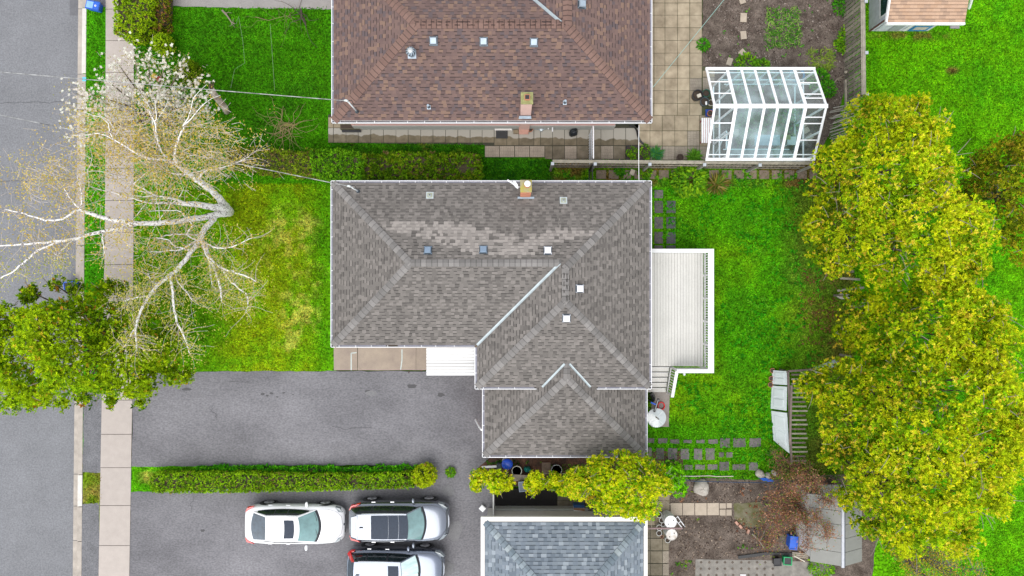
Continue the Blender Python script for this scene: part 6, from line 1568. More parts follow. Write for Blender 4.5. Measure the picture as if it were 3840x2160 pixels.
def suv_extra(dark=False, spoiler=True, chev=False):
    def f(t, P):
        for sg in (-1, 1):
            if not chev:
                mb = MB(); mb.hexa([(-2.33, sg * .60, .86), (-2.22, sg * .83, .84), (-1.78, sg * .935, .93), (-1.84, sg * .88, .93), (-2.335, sg * .58, 1.00), (-2.235, sg * .80, 1.03), (-1.80, sg * .90, 1.045), (-1.88, sg * .84, 1.05)]); mb.build("tail_light", M_RED, t)
            else:
                mb = MB(); mb.hexa([(-2.2, sg * .82, .95), (-2.08, sg * .90, .95), (-1.88, sg * .925, 1.0), (-1.92, sg * .88, 1.0), (-2.22, sg * .76, 1.06), (-2.10, sg * .88, 1.05), (-1.89, sg * .895, 1.09), (-1.94, sg * .84, 1.09)]); mb.build("tail_light", M_RED, t)
                mb = MB(); mb.hexa([(-2.22, sg * .76, 1.04), (-2.12, sg * .88, 1.04), (-1.80, sg * .60, 1.58), (-1.92, sg * .58, 1.56), (-2.24, sg * .75, 1.08), (-2.12, sg * .86, 1.09), (-1.78, sg * .585, 1.63), (-1.92, sg * .56, 1.60)]); mb.build("tail_light", M_RED, t)
            mb = MB(); mb.hexa([(1.86, sg * .90, .76), (2.1, sg * .84, .72), (2.32, sg * .62, .70), (2.14, sg * .62, .72), (1.84, sg * .875, .95), (2.07, sg * .80, .90), (2.27, sg * .60, .84), (2.08, sg * .64, .91)]); mb.build("headlight", M_LENS, t)
            mb = MB(); mb.tube([(1.10, .32 * sg - .25, 1.11), (1.16, .32 * sg, 1.13), (1.08, .32 * sg + .33, 1.16)], .011, 5); mb.build("wiper", M_BLACK, t)
            mb = MB(); mb.tube([(1.12, .84 * sg, 1.10), (1.6, .82 * sg, 1.04), (1.98, .68 * sg, .975), (2.2, .40 * sg, .90), (2.25, .0, .88)], .007, 4); mb.build("hood_seam", M_TRIM, t)
            mb = MB(); mb.tube([(.35, sg * .62, P['rfront'][1] + .045), (-.6, sg * .645, P['rfront'][1] + .07), (-1.6, sg * .62, P['rrear'][1] + .045)], .014, 6); mb.build("roof_rail", M_CHROME, t)
        kx = P['st'][-1][0] / 2.37; mb = MB()
        for z in (.70, .80): mb.tube([((2.10 + .04 * (z < .75)) * kx, -.66, z + .03), (2.26 * kx, -.42, z), (2.335 * kx, -.15, z), (2.335 * kx, .15, z), (2.26 * kx, .42, z), ((2.10 + .04 * (z < .75)) * kx, .66, z + .03)], .020, 6)
        mb.build("grille", M_CHROME, t)
        mb = MB(); mb.bar((2.29 * kx, -.5, .50), (2.29 * kx, .5, .50), .04, .2); mb.build("lower_grille", M_TRIM, t)
        mb = MB(); mb.lathe((2.345 * kx, 0, .76), [(.06, 0), (.065, .012), (.03, .02)], 14, M=Matrix.Rotation(R(80), 3, 'Y')); mb.build("badge", M_CHROME, t)
        if spoiler:
            z = P['rrear'][1]; mb = MB(); mb.hexa([(-2.10, -.48, z - .05), (-1.80, -.56, z - .03), (-1.80, .56, z - .03), (-2.10, .48, z - .05), (-2.12, -.46, z - .015), (-1.80, -.55, z + .035), (-1.80, .55, z + .035), (-2.12, .46, z - .015)]); mb.build("spoiler", P['paint'], t, bevel=.02)
        z = P['rrear'][1] + .045; mb = MB(); mb.hexa([(-1.68, -.02, z), (-1.52, -.035, z), (-1.52, .035, z), (-1.68, .02, z), (-1.72, -.004, z + .09), (-1.66, -.008, z + .07), (-1.66, .008, z + .07), (-1.72, .004, z + .09)]); mb.build("antenna", M_BLACK, t)
        return []
    return f
SUVST = [(-2.36, .62, .74, .92), (-2.33, .78, .90, 1.04), (-2.1, .90, 1.02, 1.10), (-1.7, .935, 1.05, 1.10), (-1.0, .94, 1.05, 1.08), (0, .94, 1.04, 1.07), (.9, .94, 1.02, 1.09), (1.3, .94, 1.0, 1.09), (1.8, .91, .94, 1.02), (2.1, .85, .86, .95), (2.30, .72, .76, .85), (2.37, .56, .62, .74)]
make_car("dark_suv", "dark grey estate suv with long black panoramic roof beside the white sedan", dict(
    paint=paint("steel_metallic", (0.19, 0.21, 0.25), 0.22, metal=0.85), hw=.93,
    st=SUVST, wbase=(1.28, 1.09, .80, .20), rfront=(.44, 1.60, .60, .06), rrear=(-1.86, 1.58, .57, .02), rbase=(-2.22, 1.13, .68, .08), belt=(.87, 1.05), sw=(.12, .86), pill=(.42, .60),
    roofp=[(-.02, .16, .90, M_PANO), (.166, .36, .90, M_PANO), (.366, .70, .90, M_PANO)], wx=(-1.38, 1.35), mx=.70, hx=(-1.2, -.32), rw=(.10, .97, .95), extra=suv_extra()), (-5.31, -11.00, 0), R(0.3))
make_car("dark_suv", "dark navy suv with tall red corner lights and small sunroof at the bottom edge", dict(
    paint=paint("navy_metallic", (0.17, 0.195, 0.25), 0.22, metal=0.85), hw=.92, ws=M_WBRIGHT,
    st=[(x * .975, a, b_, c) for x, a, b_, c in SUVST], wbase=(1.17, 1.10, .80, .20), rfront=(.32, 1.61, .60, .06), rrear=(-1.80, 1.59, .57, .02), rbase=(-2.12, 1.13, .68, .08), belt=(.87, 1.05), sw=(.12, .86), pill=(.42, .62),
    roofp=[(.05, .27, .72, M_PANO)], wx=(-1.33, 1.30), mx=.62, hx=(-1.25, -.40), rw=(.10, .97, .95), extra=suv_extra(chev=True, spoiler=False)), (-5.48, -13.22, 0), R(-1.2))

# ------------------------------------------------------------------ greenhouse
gh = thing("greenhouse", (11.6, 7.88, 0), "white framed glass greenhouse with a pitched roof on the soil bed", "greenhouse")
ZG, ZH = 2.2, 3.4; yN, yR, yS_ = 9.84, 7.885, 5.87
rx = [8.79, 9.71, 10.35, 10.95, 11.53, 12.11, 12.74, 13.63]
M_GFR = mat("greenhouse_frame", (0.80, 0.80, 0.83), 0.45, var=0.03)
G_ROOF = glass_mat("roof_pane_glass", (0.50, 0.72, 0.74), 0.13, (0.62, 0.84, 0.90), 0.12, 1.3)
G_CLEAR = glass_mat("clear_pane_glass", (0.88, 0.95, 0.96), 0.04, (0.75, 0.88, 0.9), 0.06)
for i, x in enumerate(rx):
    w = .09 if i in (0, 7) else (.14 if i in (1, 6) else .11)
    for ye_ in (yN, yS_):
        mb = MB(); mb.bar((x, yR, ZH), (x, ye_, ZG), w, .07); mb.build("rafter", M_GFR, gh, bevel=.008)
mb = MB(); mb.box(rx[0] - .06, rx[-1] + .06, yR - .09, yR + .09, ZH - .03, ZH + .05); mb.build("ridge_beam", M_GFR, gh, bevel=.008)
for ye_, s in ((yN, 1), (yS_, -1)):
    mb = MB(); mb.box(rx[0] - .05, rx[-1] + .05, min(ye_, ye_ + s * .12), max(ye_, ye_ + s * .12), ZG - .10, ZG + .03); mb.build("eave_beam", M_GFR, gh, bevel=.01)
    mb = MB(); mb.box(rx[0], rx[-1], min(ye_ - s * .16, ye_ - s * .12), max(ye_ - s * .16, ye_ - s * .12), ZG + .02, ZG + .07); mb.build("eave_strip", M_GFR, gh)
for i in range(7):
    for ye_ in (yN, yS_):
        mb = MB(); a0, a1 = rx[i] + .05, rx[i + 1] - .05
        mb.add([(a0, yR, ZH - .01), (a1, yR, ZH - .01), (a1, ye_, ZG - .01), (a0, ye_, ZG - .01)], [(0, 1, 2, 3)]); mb.build("pane", G_CLEAR if i in (0, 6) else G_ROOF, gh)
def on_slope(py, north):
    """height and y on the slope seen at picture row py"""
    ye_ = yN if north else yS_
    for k in range(101):
        f = k / 100; y = yR + (ye_ - yR) * f; z = ZH + (ZG - ZH) * f
        if abs(1080 - y * FPX / (CAM_H - z) - py) < 1.3: return y, z
    return None
for (i, rows_) in ((0, (307, 350, 462, 527)), (6, (310, 353, 368, 440, 464, 527))):
    for py in rows_:
        q = on_slope(py, py < 398)
        if q: mb = MB(); mb.box(rx[i] + .05, rx[i + 1] - .05, q[0] - .022, q[0] + .022, q[1] + .0, q[1] + .035); mb.build("purlin", M_GFR, gh)
# gable walls and side walls
for xg_ in (rx[1], rx[7]):
    yy = [yS_ + .1, yS_ + 1.05, yR, yR + .95, yN - .1]
    for k, y in enumerate(yy):
        zt_ = ZG + (ZH - ZG) * (1 - abs(y - yR) / (yN - yR)) - .05
        mb = MB(); mb.box(xg_ - .035, xg_ + .035, y - .035, y + .035, 0, zt_); mb.build("wall_post", M_GFR, gh)
    for z in (.05, 1.0):
        mb = MB(); mb.box(xg_ - .03, xg_ + .03, yS_ + .15, yN - .15, z, z + .07); mb.build("wall_rail", M_GFR, gh)
    for k in range(4):
        mb = MB(); y0_, y1_ = yy[k] + .036, yy[k + 1] - .036; zt_ = ZG + (ZH - ZG) * (1 - max(abs(y0_ - yR), abs(y1_ - yR)) / (yN - yR)) - .06
        mb.add([(xg_, y0_, .12), (xg_, y1_, .12), (xg_, y1_, zt_), (xg_, y0_, zt_)], [(0, 1, 2, 3)]); mb.build("pane", G_CLEAR, gh)
mb = MB(); mb.bar((rx[1] + .03, 7.1, .1), (rx[1] + .03, 7.1, 2.0), .10, .06); mb.bar((rx[1] + .03, 6.3, 2.0), (rx[1] + .03, 7.1, 2.0), .06, .10); mb.bar((rx[1] + .03, 6.3, .1), (rx[1] + .03, 7.1, 2.0), .04, .05); mb.build("door_frame", M_GFR, gh)
for yw in (yS_ + .08, yN - .08):
    for i in range(1, 8):
        mb = MB(); mb.box(rx[i] - .03, rx[i] + .03, yw - .03, yw + .03, 0, ZG - .1); mb.build("wall_post", M_GFR, gh)
    mb = MB(); mb.box(rx[1], rx[7], yw - .025, yw + .025, .95, 1.01); mb.build("wall_rail", M_GFR, gh)
    for i in range(1, 7):
        mb = MB(); mb.add([(rx[i] + .031, yw, .1), (rx[i + 1] - .031, yw, .1), (rx[i + 1] - .031, yw, ZG - .12), (rx[i] + .031, yw, ZG - .12)], [(0, 1, 2, 3)]); mb.build("pane", G_CLEAR, gh)
for py, z in ((286, 2.25),):
    mb = MB(); mb.box(rx[1], rx[7], 9.3, 9.34, 1.75, 1.79); mb.build("tie_rod", M_GFR, gh)
mb = MB(); mb.box(rx[1], rx[6], 6.35, 6.39, 1.6, 1.64); mb.build("tie_rod", M_GFR, gh)

# ---- things in and around the greenhouse
def simple(name, mb, m, label, cat, loc, group=None, **kw):
    return tag(mb.build(name, m, loc=loc, **kw), label, cat, group)
def table(name, px0, px1, py0, py1, z, m, label, cat='table'):
    a = W(px0, py1, z); b_ = W(px1, py0, z); t = thing(name, ((a.x + b_.x) / 2, (a.y + b_.y) / 2, 0), label, cat)
    mb = MB(); mb.box(a.x, b_.x, a.y, b_.y, z - .04, z); mb.build("table_top", m, t, bevel=.01)
    for x in (a.x + .05, b_.x - .05):
        for y in (a.y + .05, b_.y - .05):
            mb = MB(); mb.box(x - .025, x + .025, y - .025, y + .025, 0, z - .041); mb.build("leg", m, t)
    return t
table("work_table", 2830, 2925, 505, 545, .75, mat("pale_blue_board", (0.32, 0.42, 0.52), 0.6, var=0.15), "pale blue work table inside the greenhouse")
table("plant_bench", 2745, 2925, 556, 575, .7, mat("grey_bench", (0.22, 0.25, 0.25), 0.8, var=0.2), "long grey bench along the south glass wall inside the greenhouse")
mb = MB(); a = W(2748, 505, .3); mb.cbox((a.x + .12, a.y + .1, .2), (.26, .30, .4)); simple("carton", mb, mat("carton", (0.42, 0.32, 0.24), 0.85), "small tan carton in the greenhouse by the dark plants", "box", (a.x, a.y, 0))
# white plastic chair
ch = thing("plastic_chair", W(2955, 535, 0), "white plastic chair inside the greenhouse behind the glass", "chair"); c = ch.location
mb = MB(); mb.box(c.x - .21, c.x + .21, c.y - .2, c.y + .2, .42, .45); mb.build("seat", M_WHITE, ch, bevel=.01)
for i in range(6):
    mb = MB(); x = c.x - .2 + i * .08; mb.bar((x, c.y - .2, .45), (x, c.y - .27, .85), .035, .02); mb.build("back_slat", M_WHITE, ch)
for sx_ in (-1, 1):
    for sy_ in (-1, 1): mb = MB(); mb.bar((c.x + sx_ * .18, c.y + sy_ * .17, .42), (c.x + sx_ * .22, c.y + sy_ * .2, 0), .035, .035); mb.build("leg", M_WHITE, ch)
mb = MB(); c = W(2952, 515, .46); mb.cbox((c.x, c.y, .475), (.3, .22, .04)); simple("cushion", mb, mat("yellow_pad", (0.42, 0.42, 0.2), 0.9), "faded yellow pad lying on the white plastic chair", "cushion", (c.x, c.y, .45))
def lump(name, px, py, z, r, h, m, label, cat, seed=0, ex=1.0, ey=1.0, rough=.35, rz=0, group=None, n=28, facet=False):
    """an uneven body: sack, bag, rock"""
    g = np.random.default_rng(seed); c = W(px, py, z); mb = MB(); rings = 12; ph = g.uniform(0, 6, 8)
    def rad(a, e): return 1 + rough * (.32 * math.sin(2 * a + ph[0]) + .22 * math.sin(3 * a + ph[1] + 2 * e) + .14 * math.sin(5 * a + ph[2] - 3 * e) + .10 * math.sin(9 * a + ph[3] + 5 * e))
    vs = []; 
    for i in range(rings + 1):
        e = -0.25 + 1.25 * i / rings; e2 = e * math.pi / 2
        for k in range(n):
            a = 2 * math.pi * k / n; q = rad(a, e2) * r * max(.02, math.cos(e2)); x = q * math.cos(a) * ex; y = q * math.sin(a) * ey
            xx = x * math.cos(rz) - y * math.sin(rz); yy_ = x * math.sin(rz) + y * math.cos(rz)
            vs.append((c.x + xx, c.y + yy_, z + max(0, h * (math.sin(e2) + .35) / 1.35 * (1 + rough * .15 * math.sin(4 * a + ph[4])))))
    fs = [(i * n + k, i * n + (k + 1) % n, (i + 1) * n + (k + 1) % n, (i + 1) * n + k) for i in range(rings) for k in range(n)] + [tuple(rings * n + k for k in range(n)), tuple(range(n))[::-1]]
    mb.add(vs, fs); return tag(mb.build(name, m, loc=(c.x, c.y, z), smooth=not facet), label, cat, group)
M_BAG = mat("black_bag", (0.012, 0.016, 0.02), 0.25, var=0.4, scale=9, bump=1.0, bscale=9)
lump("garbage_bag", 2985, 548, 0.02, .34, .5, M_BAG, "shiny black garbage bag in the greenhouse corner under the cedar", "bag", 3)
lump("garbage_bag", 2150, 497, 0.03, .22, .38, M_BAG, "black garbage bag against the south wall of the brown roofed house", "bag", 4)
for k, (px, py, rz) in enumerate(((3010, 470, 35), (3020, 490, 30), (3035, 515, 40))):
    c = W(px, py); mb = MB(); mb.cbox((c.x, c.y, .06), (.32, .26, .08), Matrix.Rotation(R(rz), 3, 'Z')); simple("paving_block", mb, mat("pale_block", (0.42, 0.37, 0.30), 0.9, var=.15, scale=6), ["pale paving block in the greenhouse nearest the ridge beam", "middle one of three pale paving blocks in the greenhouse", "pale paving block in the greenhouse nearest the black bag"][k], "block", (c.x, c.y, .02), "pale blocks on the greenhouse floor", bevel=.02)
mb = MB()
for k in range(3):
    c = W(2985, 285, 0); mb.tube([(c.x + (.34 + .02 * k) * math.cos(t_ / 14 * 6.283), c.y + (.30 + .02 * k) * math.sin(t_ / 14 * 6.283), .05 + .03 * k) for t_ in range(15)], .018, 6)
simple("garden_hose", mb, mat("blue_hose", (0.03, 0.22, 0.42), 0.5), "coiled blue garden hose in the north east corner of the greenhouse", "hose", (c.x, c.y, .02))
mb = MB(); mb.bar(W(2910, 440, .03) + Vector((0, 0, .06)), W(2940, 560, .03) + Vector((0, 0, .06)), .5, .08); a = W(2925, 500, 0)
simple("wooden_plank", mb, mat("brown_plank", (0.16, 0.10, 0.07), 0.9, var=.3, stretch=(1, .2, 1)), "wide brown plank path on the greenhouse floor", "plank", (a.x, a.y, .02))
def pot(px, py, r, h, m, label, z=0.03, soil=True, group=None, n=20, cat="pot", taper=.8, plant=None):
    c = W(px, py, z + h); t = thing("flower_pot", (c.x, c.y, z), label, cat, group); mb = MB()
    mb.lathe((c.x, c.y, z), [(r * taper, 0), (r * .97, h * .86), (r, h * .86), (r * 1.02, h), (r * .88, h), (r * .86, h * .8), (r * .3, h * .78)], n); mb.build("body", m, t, sharp=40)
    mb = MB(); mb.lathe((c.x, c.y, z + h * .80), [(r * .86, 0), (r * .5, .012)], n); mb.build("soil", M_SOILPOT, t); return t
M_GREENPOT = mat("green_pot", (0.01, 0.09, 0.06), 0.4)
pot(2617, 356, .26, .38, M_BLACK, "largest black pot with a white scoop on the patio by the greenhouse")
mb = MB(); c = W(2622, 358, .42); mb.cbox((c.x, c.y, .40), (.20, .17, .07), Matrix.Rotation(R(20), 3, 'Z')); simple("scoop", mb, mat("cream_plastic", (0.55, 0.5, 0.42), 0.6), "cream plastic scoop lying in the largest black pot", "scoop", (c.x, c.y, .37), bevel=.02)
pot(2649, 349, .19, .3, M_GREENPOT, "dark green pot with a smaller pot inside next to the largest black pot")
pot(2643, 381, .21, .3, M_DARKMETAL, "dark pot below the green one holding a white bottle")
pot(2667, 385, .15, .18, mat("cream_plastic"), "cream pot on a white tray at the greenhouse corner")
pot(2664, 424, .14, .2, M_TERRA, "small brown pot in a blue box by the striped bench", z=.08)
mb = MB(); c = W(2662, 424, .05); mb.cbox((c.x, c.y, .06), (.42, .34, .06)); simple("blue_tray", mb, mat("blue_plastic", (0.01, 0.06, 0.35), 0.4), "blue plastic tray under the small brown pot", "tray", (c.x, c.y, .03))
mb = MB(); c = W(2648, 386, .38); mb.lathe(c, [(.05, -.06), (.05, .06), (.02, .1)], 12, M=Matrix.Rotation(R(70), 3, 'X')); simple("bottle", mb, M_WHITE, "white bottle lying in the dark pot", "bottle", c)
# striped bench
bn = thing("bench", W(2640, 490, 0), "garden bench with red and white striped slats beside the greenhouse", "bench")
for k in range(5):
    x = W(2631 + k * 7.6, 0, .45).x; y0_ = W(0, 536, .45).y; y1_ = W(0, 442, .45).y
    mb = MB(); mb.box(x, x + .075, y0_, y1_, .43, .455); s_ = mb.build("slat", M_WHITE if k < 5 else M_RED, bn)
    mb = MB(); mb.box(x + .077, x + .09, y0_, y1_, .425, .452); mb.build("stripe", mat("faded_red", (0.45, 0.08, 0.08), 0.6), s_)
for y in (y0_ + .08, y1_ - .1):
    mb = MB(); mb.bar((W(2630, 0, .4).x, y, .40), (W(2668, 0, .4).x, y, .40), .04, .04); mb.bar((W(2634, 0, .4).x, y, .40), (W(2634, 0, .4).x, y, .035), .04, .04); mb.bar((W(2664, 0, .4).x, y, .40), (W(2664, 0, .4).x, y, .035), .04, .04); mb.build("leg_frame", mat("red_frame", (0.35, 0.04, 0.08), 0.5), bn)

# ------------------------------------------------------------------ fences
def picket_fence(label, a, b_, posts, h=1.75, pitch=.18, bw=.105, name="wooden_fence", side_=1, off=.05, capw=.15, group=None, tilt=.01):
    a = Vector((*a, 0)); b_ = Vector((*b_, 0)); d = (b_ - a).normalized(); nn = Vector((-d.y, d.x, 0)); L = (b_ - a).length
    t = thing(name, (a.x, a.y, 0), label, "fence", group); bm = MB(); bm.box(-bw / 2, bw / 2, -.011, .011, .06, h - .03); me = bm.mesh("board", M_WOOD); ang = math.atan2(d.y, d.x)
    for i in range(int(L / pitch)):
        for sd in (1,):
            p = a + d * (pitch * (i + (.5 if sd == 1 else 0.95))) + nn * off * sd
            if sd == -1 and i % 1: continue
            link("board", me, t, matrix=Matrix.Translation(p) @ Matrix.Rotation(ang + random.uniform(-.05, .05), 4, 'Z') @ Matrix.Rotation(random.uniform(-tilt, tilt), 4, 'Y'))
    for z in (.3, h * .5, h - .18):
        mb = MB(); mb.bar(a + Vector((0, 0, z)), b_ + Vector((0, 0, z)), .04, .09); mb.build("rail", M_WOOD, t)
    s = [0] + posts + [L]
    for i in range(len(s) - 1):
        mb = MB(); mb.bar(a + d * (s[i] + .004) + Vector((0, 0, h)), a + d * (s[i + 1] - .004) + Vector((0, 0, h)), capw, .035); mb.build("cap_rail", M_WOODCAP, t)
        mb = MB(); mb.bar(a + d * (s[i] + .004) + Vector((0, 0, h + .03)), a + d * (s[i + 1] - .004) + Vector((0, 0, h + .03)), capw * .45, .022); mb.build("cap_rail", M_WOODCAP, t)
    for q in s:
        p = a + d * q - nn * .12 * side_; mb = MB(); mb.box(p.x - .05, p.x + .05, p.y - .05, p.y + .05, 0, h + .05); po = mb.build("post", mat("post_wood", (0.26, 0.245, 0.22), 0.85, var=.2, rand=.1), t)
        mb = MB(); mb.box(p.x - .07, p.x + .07, p.y - .07, p.y + .07, h + .052, h + .085); mb.build("post_cap", mat("grey_cap", (0.40, 0.43, 0.47), 0.5), po)
    return t
xs_f = [(px - 1920) / (FPX / (CAM_H - 1.8)) for px in (2072, 2232, 2437, 2642, 2850, 3050)]
picket_fence("weathered grey wooden fence running below the greenhouse between the two yards", (xs_f[0], 5.80), (xs_f[-1], 5.72), [x - xs_f[0] for x in xs_f[1:-1]], side_=1)
ye0 = 14.6
picket_fence("weathered grey wooden fence beside the vegetable bed and the neighbours' lawn", (16.10, 8.85), (16.02, 16.9), [1.9, 4.25, 6.6], side_=1, pitch=.2, bw=.15, capw=.2)
# old broken fence under the cedars
of = thing("old_fence", W(3120, 1150, 0), "old broken wooden rail fence half hidden under the cedars", "fence")
for k, (x0_, y0_, x1_, y1_, z) in enumerate(((3150, 1043, 3225, 1048, .9), (3140, 1090, 3240, 1078, .8), (3180, 1150, 3290, 1145, 1.0), (3180, 1255, 3215, 1262, .9), (3225, 1180, 3265, 1187, 1.0), (3130, 1240, 3145, 1250, .6))):
    mb = MB(); mb.bar(W(x0_, y0_, z), W(x1_, y1_, z + .2), .10, .04); mb.build("rail", M_WOODCAP, of)
for k, (px, py) in enumerate(((3128, 1108), (3170, 1255), (3160, 1020), (3150, 1330))):
    mb = MB(); p = W(px, py); mb.box(p.x - .05, p.x + .05, p.y - .05, p.y + .05, 0, 1.0); mb.build("post", M_WOOD, of)
lump("driftwood", 3165, 1112, 0.4, .22, .25, mat("bleached_wood", (0.5, 0.46, 0.40), 0.85, var=.2), "bleached pale piece of wood on the old fence under the cedars", "wood", 9, 1.8, .45, .8, -.15)
# gate of white lattice and black gate
gt = thing("lattice_gate", W(2226, 540, 0), "narrow white lattice gate between the brown house wall and the fence", "gate")
xg0 = (2226 - 1920) / (FPX / 31.2); ya_ = 5.92; yb2 = 7.40
for z in (.25, 1.0, 1.75):
    mb = MB(); mb.bar((xg0, ya_, z), (xg0, yb2, z), .04, .05); mb.build("rail", M_GREYMETAL if z < 1.5 else M_WHITEMETAL, gt)
for k in range(12):
    y = ya_ + (yb2 - ya_) * (k + .5) / 12; mb = MB(); mb.bar((xg0 - .02, y, .1), (xg0 - .02, y + .08, 1.8), .03, .02); mb.build("bar", M_WHITEMETAL, gt)
gt2 = thing("iron_gate", W(2215, 660, 0), "narrow black iron gate between the fence and the grey house", "gate")
for z in (.2, 1.55):
    mb = MB(); mb.bar((xg0 - .02, 5.64, z), (xg0 - .02, 4.9, z), .04, .03); mb.build("rail", M_BLACK, gt2)
for k in range(8):
    y = 5.6 - .09 * k; mb = MB(); mb.bar((xg0 - .02, y, .05), (xg0 - .02, y, 1.7), .018, .018); mb.build("bar", M_BLACK, gt2)
for y in (5.66, 4.88):
    mb = MB(); mb.box(xg0 - .05, xg0 + .02, y - .03, y + .03, 0, 1.75); mb.build("post", M_BLACK, gt2)

# ------------------------------------------------------------------ sheds
sh = thing("garden_shed", (18.8, 13.6, 0), "small shed with a tan shingle roof and white trim at the top right", "shed")
sx0, sx1, sy0 = 16.87, 20.36, 11.95; zse = 2.3; psh = .30
SH_TAN = mat("tan_shingle", (1, 1, 1), 0.9, attr=True, var=.05, scale=3, fine=.12, fscale=50)
TN = [(0.42, 0.27, 0.18), (0.46, 0.305, 0.21), (0.36, 0.24, 0.17), (0.44, 0.29, 0.20)]
PSh = Plane([(sx0, sy0), (sx1, sy0), (sx1, sy0 + 2.2), (sx0, sy0 + 2.2)], (sx0, sy0), (0, 1), zse, psh)
PShN = Plane([(sx0, sy0 + 4.4), (sx1, sy0 + 4.4), (sx1, sy0 + 2.2), (sx0, sy0 + 2.2)], (sx0, sy0 + 4.4), (0, -1), zse, psh)
shingle_roof(sh, "roof", [PSh, PShN], [], .150, (.305,), lambda x, y: random.randrange(4), lambda t_: (TN[t_], tuple(c * .6 for c in TN[t_])), SH_TAN, cap_tones=[(0.4, .27, .18)], bandp=1.0, offset='brick', limit=150, t=.012)
mb = MB(); mb.box(sx0 - .02, sx1 + .02, sy0 - .10, sy0 - .01, zse - .12, zse + .01); mb.build("fascia", M_WHITE, sh)
mb = MB(); mb.bar((sx0 - .05, sy0, zse), (sx0 - .05, sy0 + 2.2, zse + 2.2 * psh), .06, .14); mb.build("barge_board", M_WHITE, sh)
wx0, wx1, wy0, wy1 = 17.25, 20.1, 12.42, 15.9
M_SHEDW = mat("chalky_white_boards", (0.52, 0.55, 0.60), 0.85, var=.15, scale=4)
mb = MB(); mb.prism([(wx0, wy0), (wx1, wy0), (wx1, wy1), (wx0, wy1)], 0, zse - .05); mb.build("wall", M_SHEDW, sh)
wf_ = MB(); wf_.box(wx0 - .03, wx0 - .005, wy0 + .25, wy0 + 1.55, 1.0, 1.07); wf_.box(wx0 - .03, wx0 - .005, wy0 + .25, wy0 + 1.55, 1.93, 2.0); wf_.box(wx0 - .03, wx0 - .005, wy0 + .18, wy0 + .25, 1.0, 2.0); wf_.box(wx0 - .03, wx0 - .005, wy0 + 1.55, wy0 + 1.62, 1.0, 2.0); w_ = wf_.build("window", M_WHITE, sh)
mb = MB(); mb.box(wx0 - .015, wx0 - .004, wy0 + .25, wy0 + 1.55, 1.07, 1.93); mb.build("pane", mat("dark_window_glass", (0.02, 0.045, 0.05), 0.1, var=.6, scale=3), w_)
mb = MB(); mb.box(wx0 - .03, wx0 + .07, wy0 - .03, wy0 - .004, 0, zse - .06); mb.build("corner_board", mat("dark_red_board", (0.10, 0.03, 0.03), 0.8), sh)
for k, (fx, m, nm) in enumerate(((.08, M_SHEDW, "panel"), (.30, mat("grey_panel", (0.30, 0.34, 0.34), 0.8), "panel"), (.55, M_WHITE, "panel"), (.64, mat("blue_frame", (0.03, 0.20, 0.42), 0.6), "door"))):
    x = wx0 + (wx1 - wx0) * fx; w = .5 if k < 2 else (.12 if k == 2 else .85)
    mb = MB(); mb.box(x, x + w, wy0 - .035, wy0 - .006, .08, 1.95); d_ = mb.build(nm, m, sh)
    if k == 3:
        for z in (.25, .75, 1.25): mb = MB(); mb.box(x + .12, x + w - .12, wy0 - .042, wy0 - .036, z, z + .34); mb.build("door_panel", mat("cream_panel", (0.5, 0.45, 0.4), 0.7), d_)
mb = MB(); q = W(3578, 97); mb.box(q.x - .22, q.x + .22, q.y - .14, q.y + .3, 0.0, .06); simple("door_slab", mb, mat("grey_slab", (0.25, 0.23, 0.25), 0.9), "grey concrete slab on the grass beside the tan roofed shed", "slab", (q.x, q.y, 0))
mb = MB(); mb.tube([W(3634, 30, .3), W(3652, -30, 1.9)], .07, 8); mb.tube([W(3634, 30, .3), W(3634, 30, .0)], .06, 8); simple("white_post", mb, M_WHITE, "white post standing on the neighbours' lawn at the top edge", "post", W(3634, 30, 0))

s2 = thing("grey_shed", (14.8, -11.0, 0), "grey resin garden shed with a ridge band under the rust brown shrub", "shed")
M_RESIN = mat("grey_resin", (0.20, 0.20, 0.185), 0.55, var=.08, scale=1.5); M_RESINW = mat("cream_resin", (0.55, 0.52, 0.50), 0.6, var=.05)
ex0, ex1, rxx = 13.63, 16.0, 14.90; y0_, y1_ = -12.5, -9.4; ze_, zr2 = 1.8, 2.35
npn = 5
for k in range(npn):
    ya2 = y0_ + (y1_ - y0_) * k / npn; yb3 = y0_ + (y1_ - y0_) * (k + 1) / npn
    for (xa2, xb2) in ((ex0, rxx - .12), (rxx + .06, ex1)):
        za = ze_ if xa2 == ex0 else zr2; zb = zr2 if xa2 == ex0 else ze_
        mb = MB(); mb.hexa([(xa2, ya2 + .006, za - .05), (xb2, ya2 + .006, zb - .05), (xb2, yb3 - .006, zb - .05), (xa2, yb3 - .006, za - .05), (xa2, ya2 + .006, za), (xb2, ya2 + .006, zb), (xb2, yb3 - .006, zb), (xa2, yb3 - .006, za)]); mb.build("roof_panel", M_RESIN, s2, bevel=.012)
mb = MB(); mb.box(rxx - .115, rxx - .0, y0_ - .05, y1_ + .03, zr2 - .04, zr2 + .05); mb.build("ridge_band", mat("pale_band", (0.45, 0.46, 0.5), 0.5), s2)
mb = MB(); mb.box(rxx + .002, rxx + .055, y0_ - .04, y1_ + .03, zr2 - .06, zr2 + .02); mb.build("ridge_slot", mat("navy_trim", (0.02, 0.03, 0.05), 0.5), s2)
mb = MB(); mb.prism([(ex0 + .08, y0_ + .12), (ex1 - .1, y0_ + .12), (ex1 - .1, y1_ - .1), (ex0 + .08, y1_ - .1)], 0, ze_ - .052); mb.build("wall", M_RESINW, s2)
for k in range(3):
    ya2 = y0_ + .2 + k * 1.0; mb = MB(); mb.box(ex0 + .055, ex0 + .075, ya2, ya2 + .88, .12, 1.6); mb.build("wall_panel", M_RESINW, s2, bevel=.008)

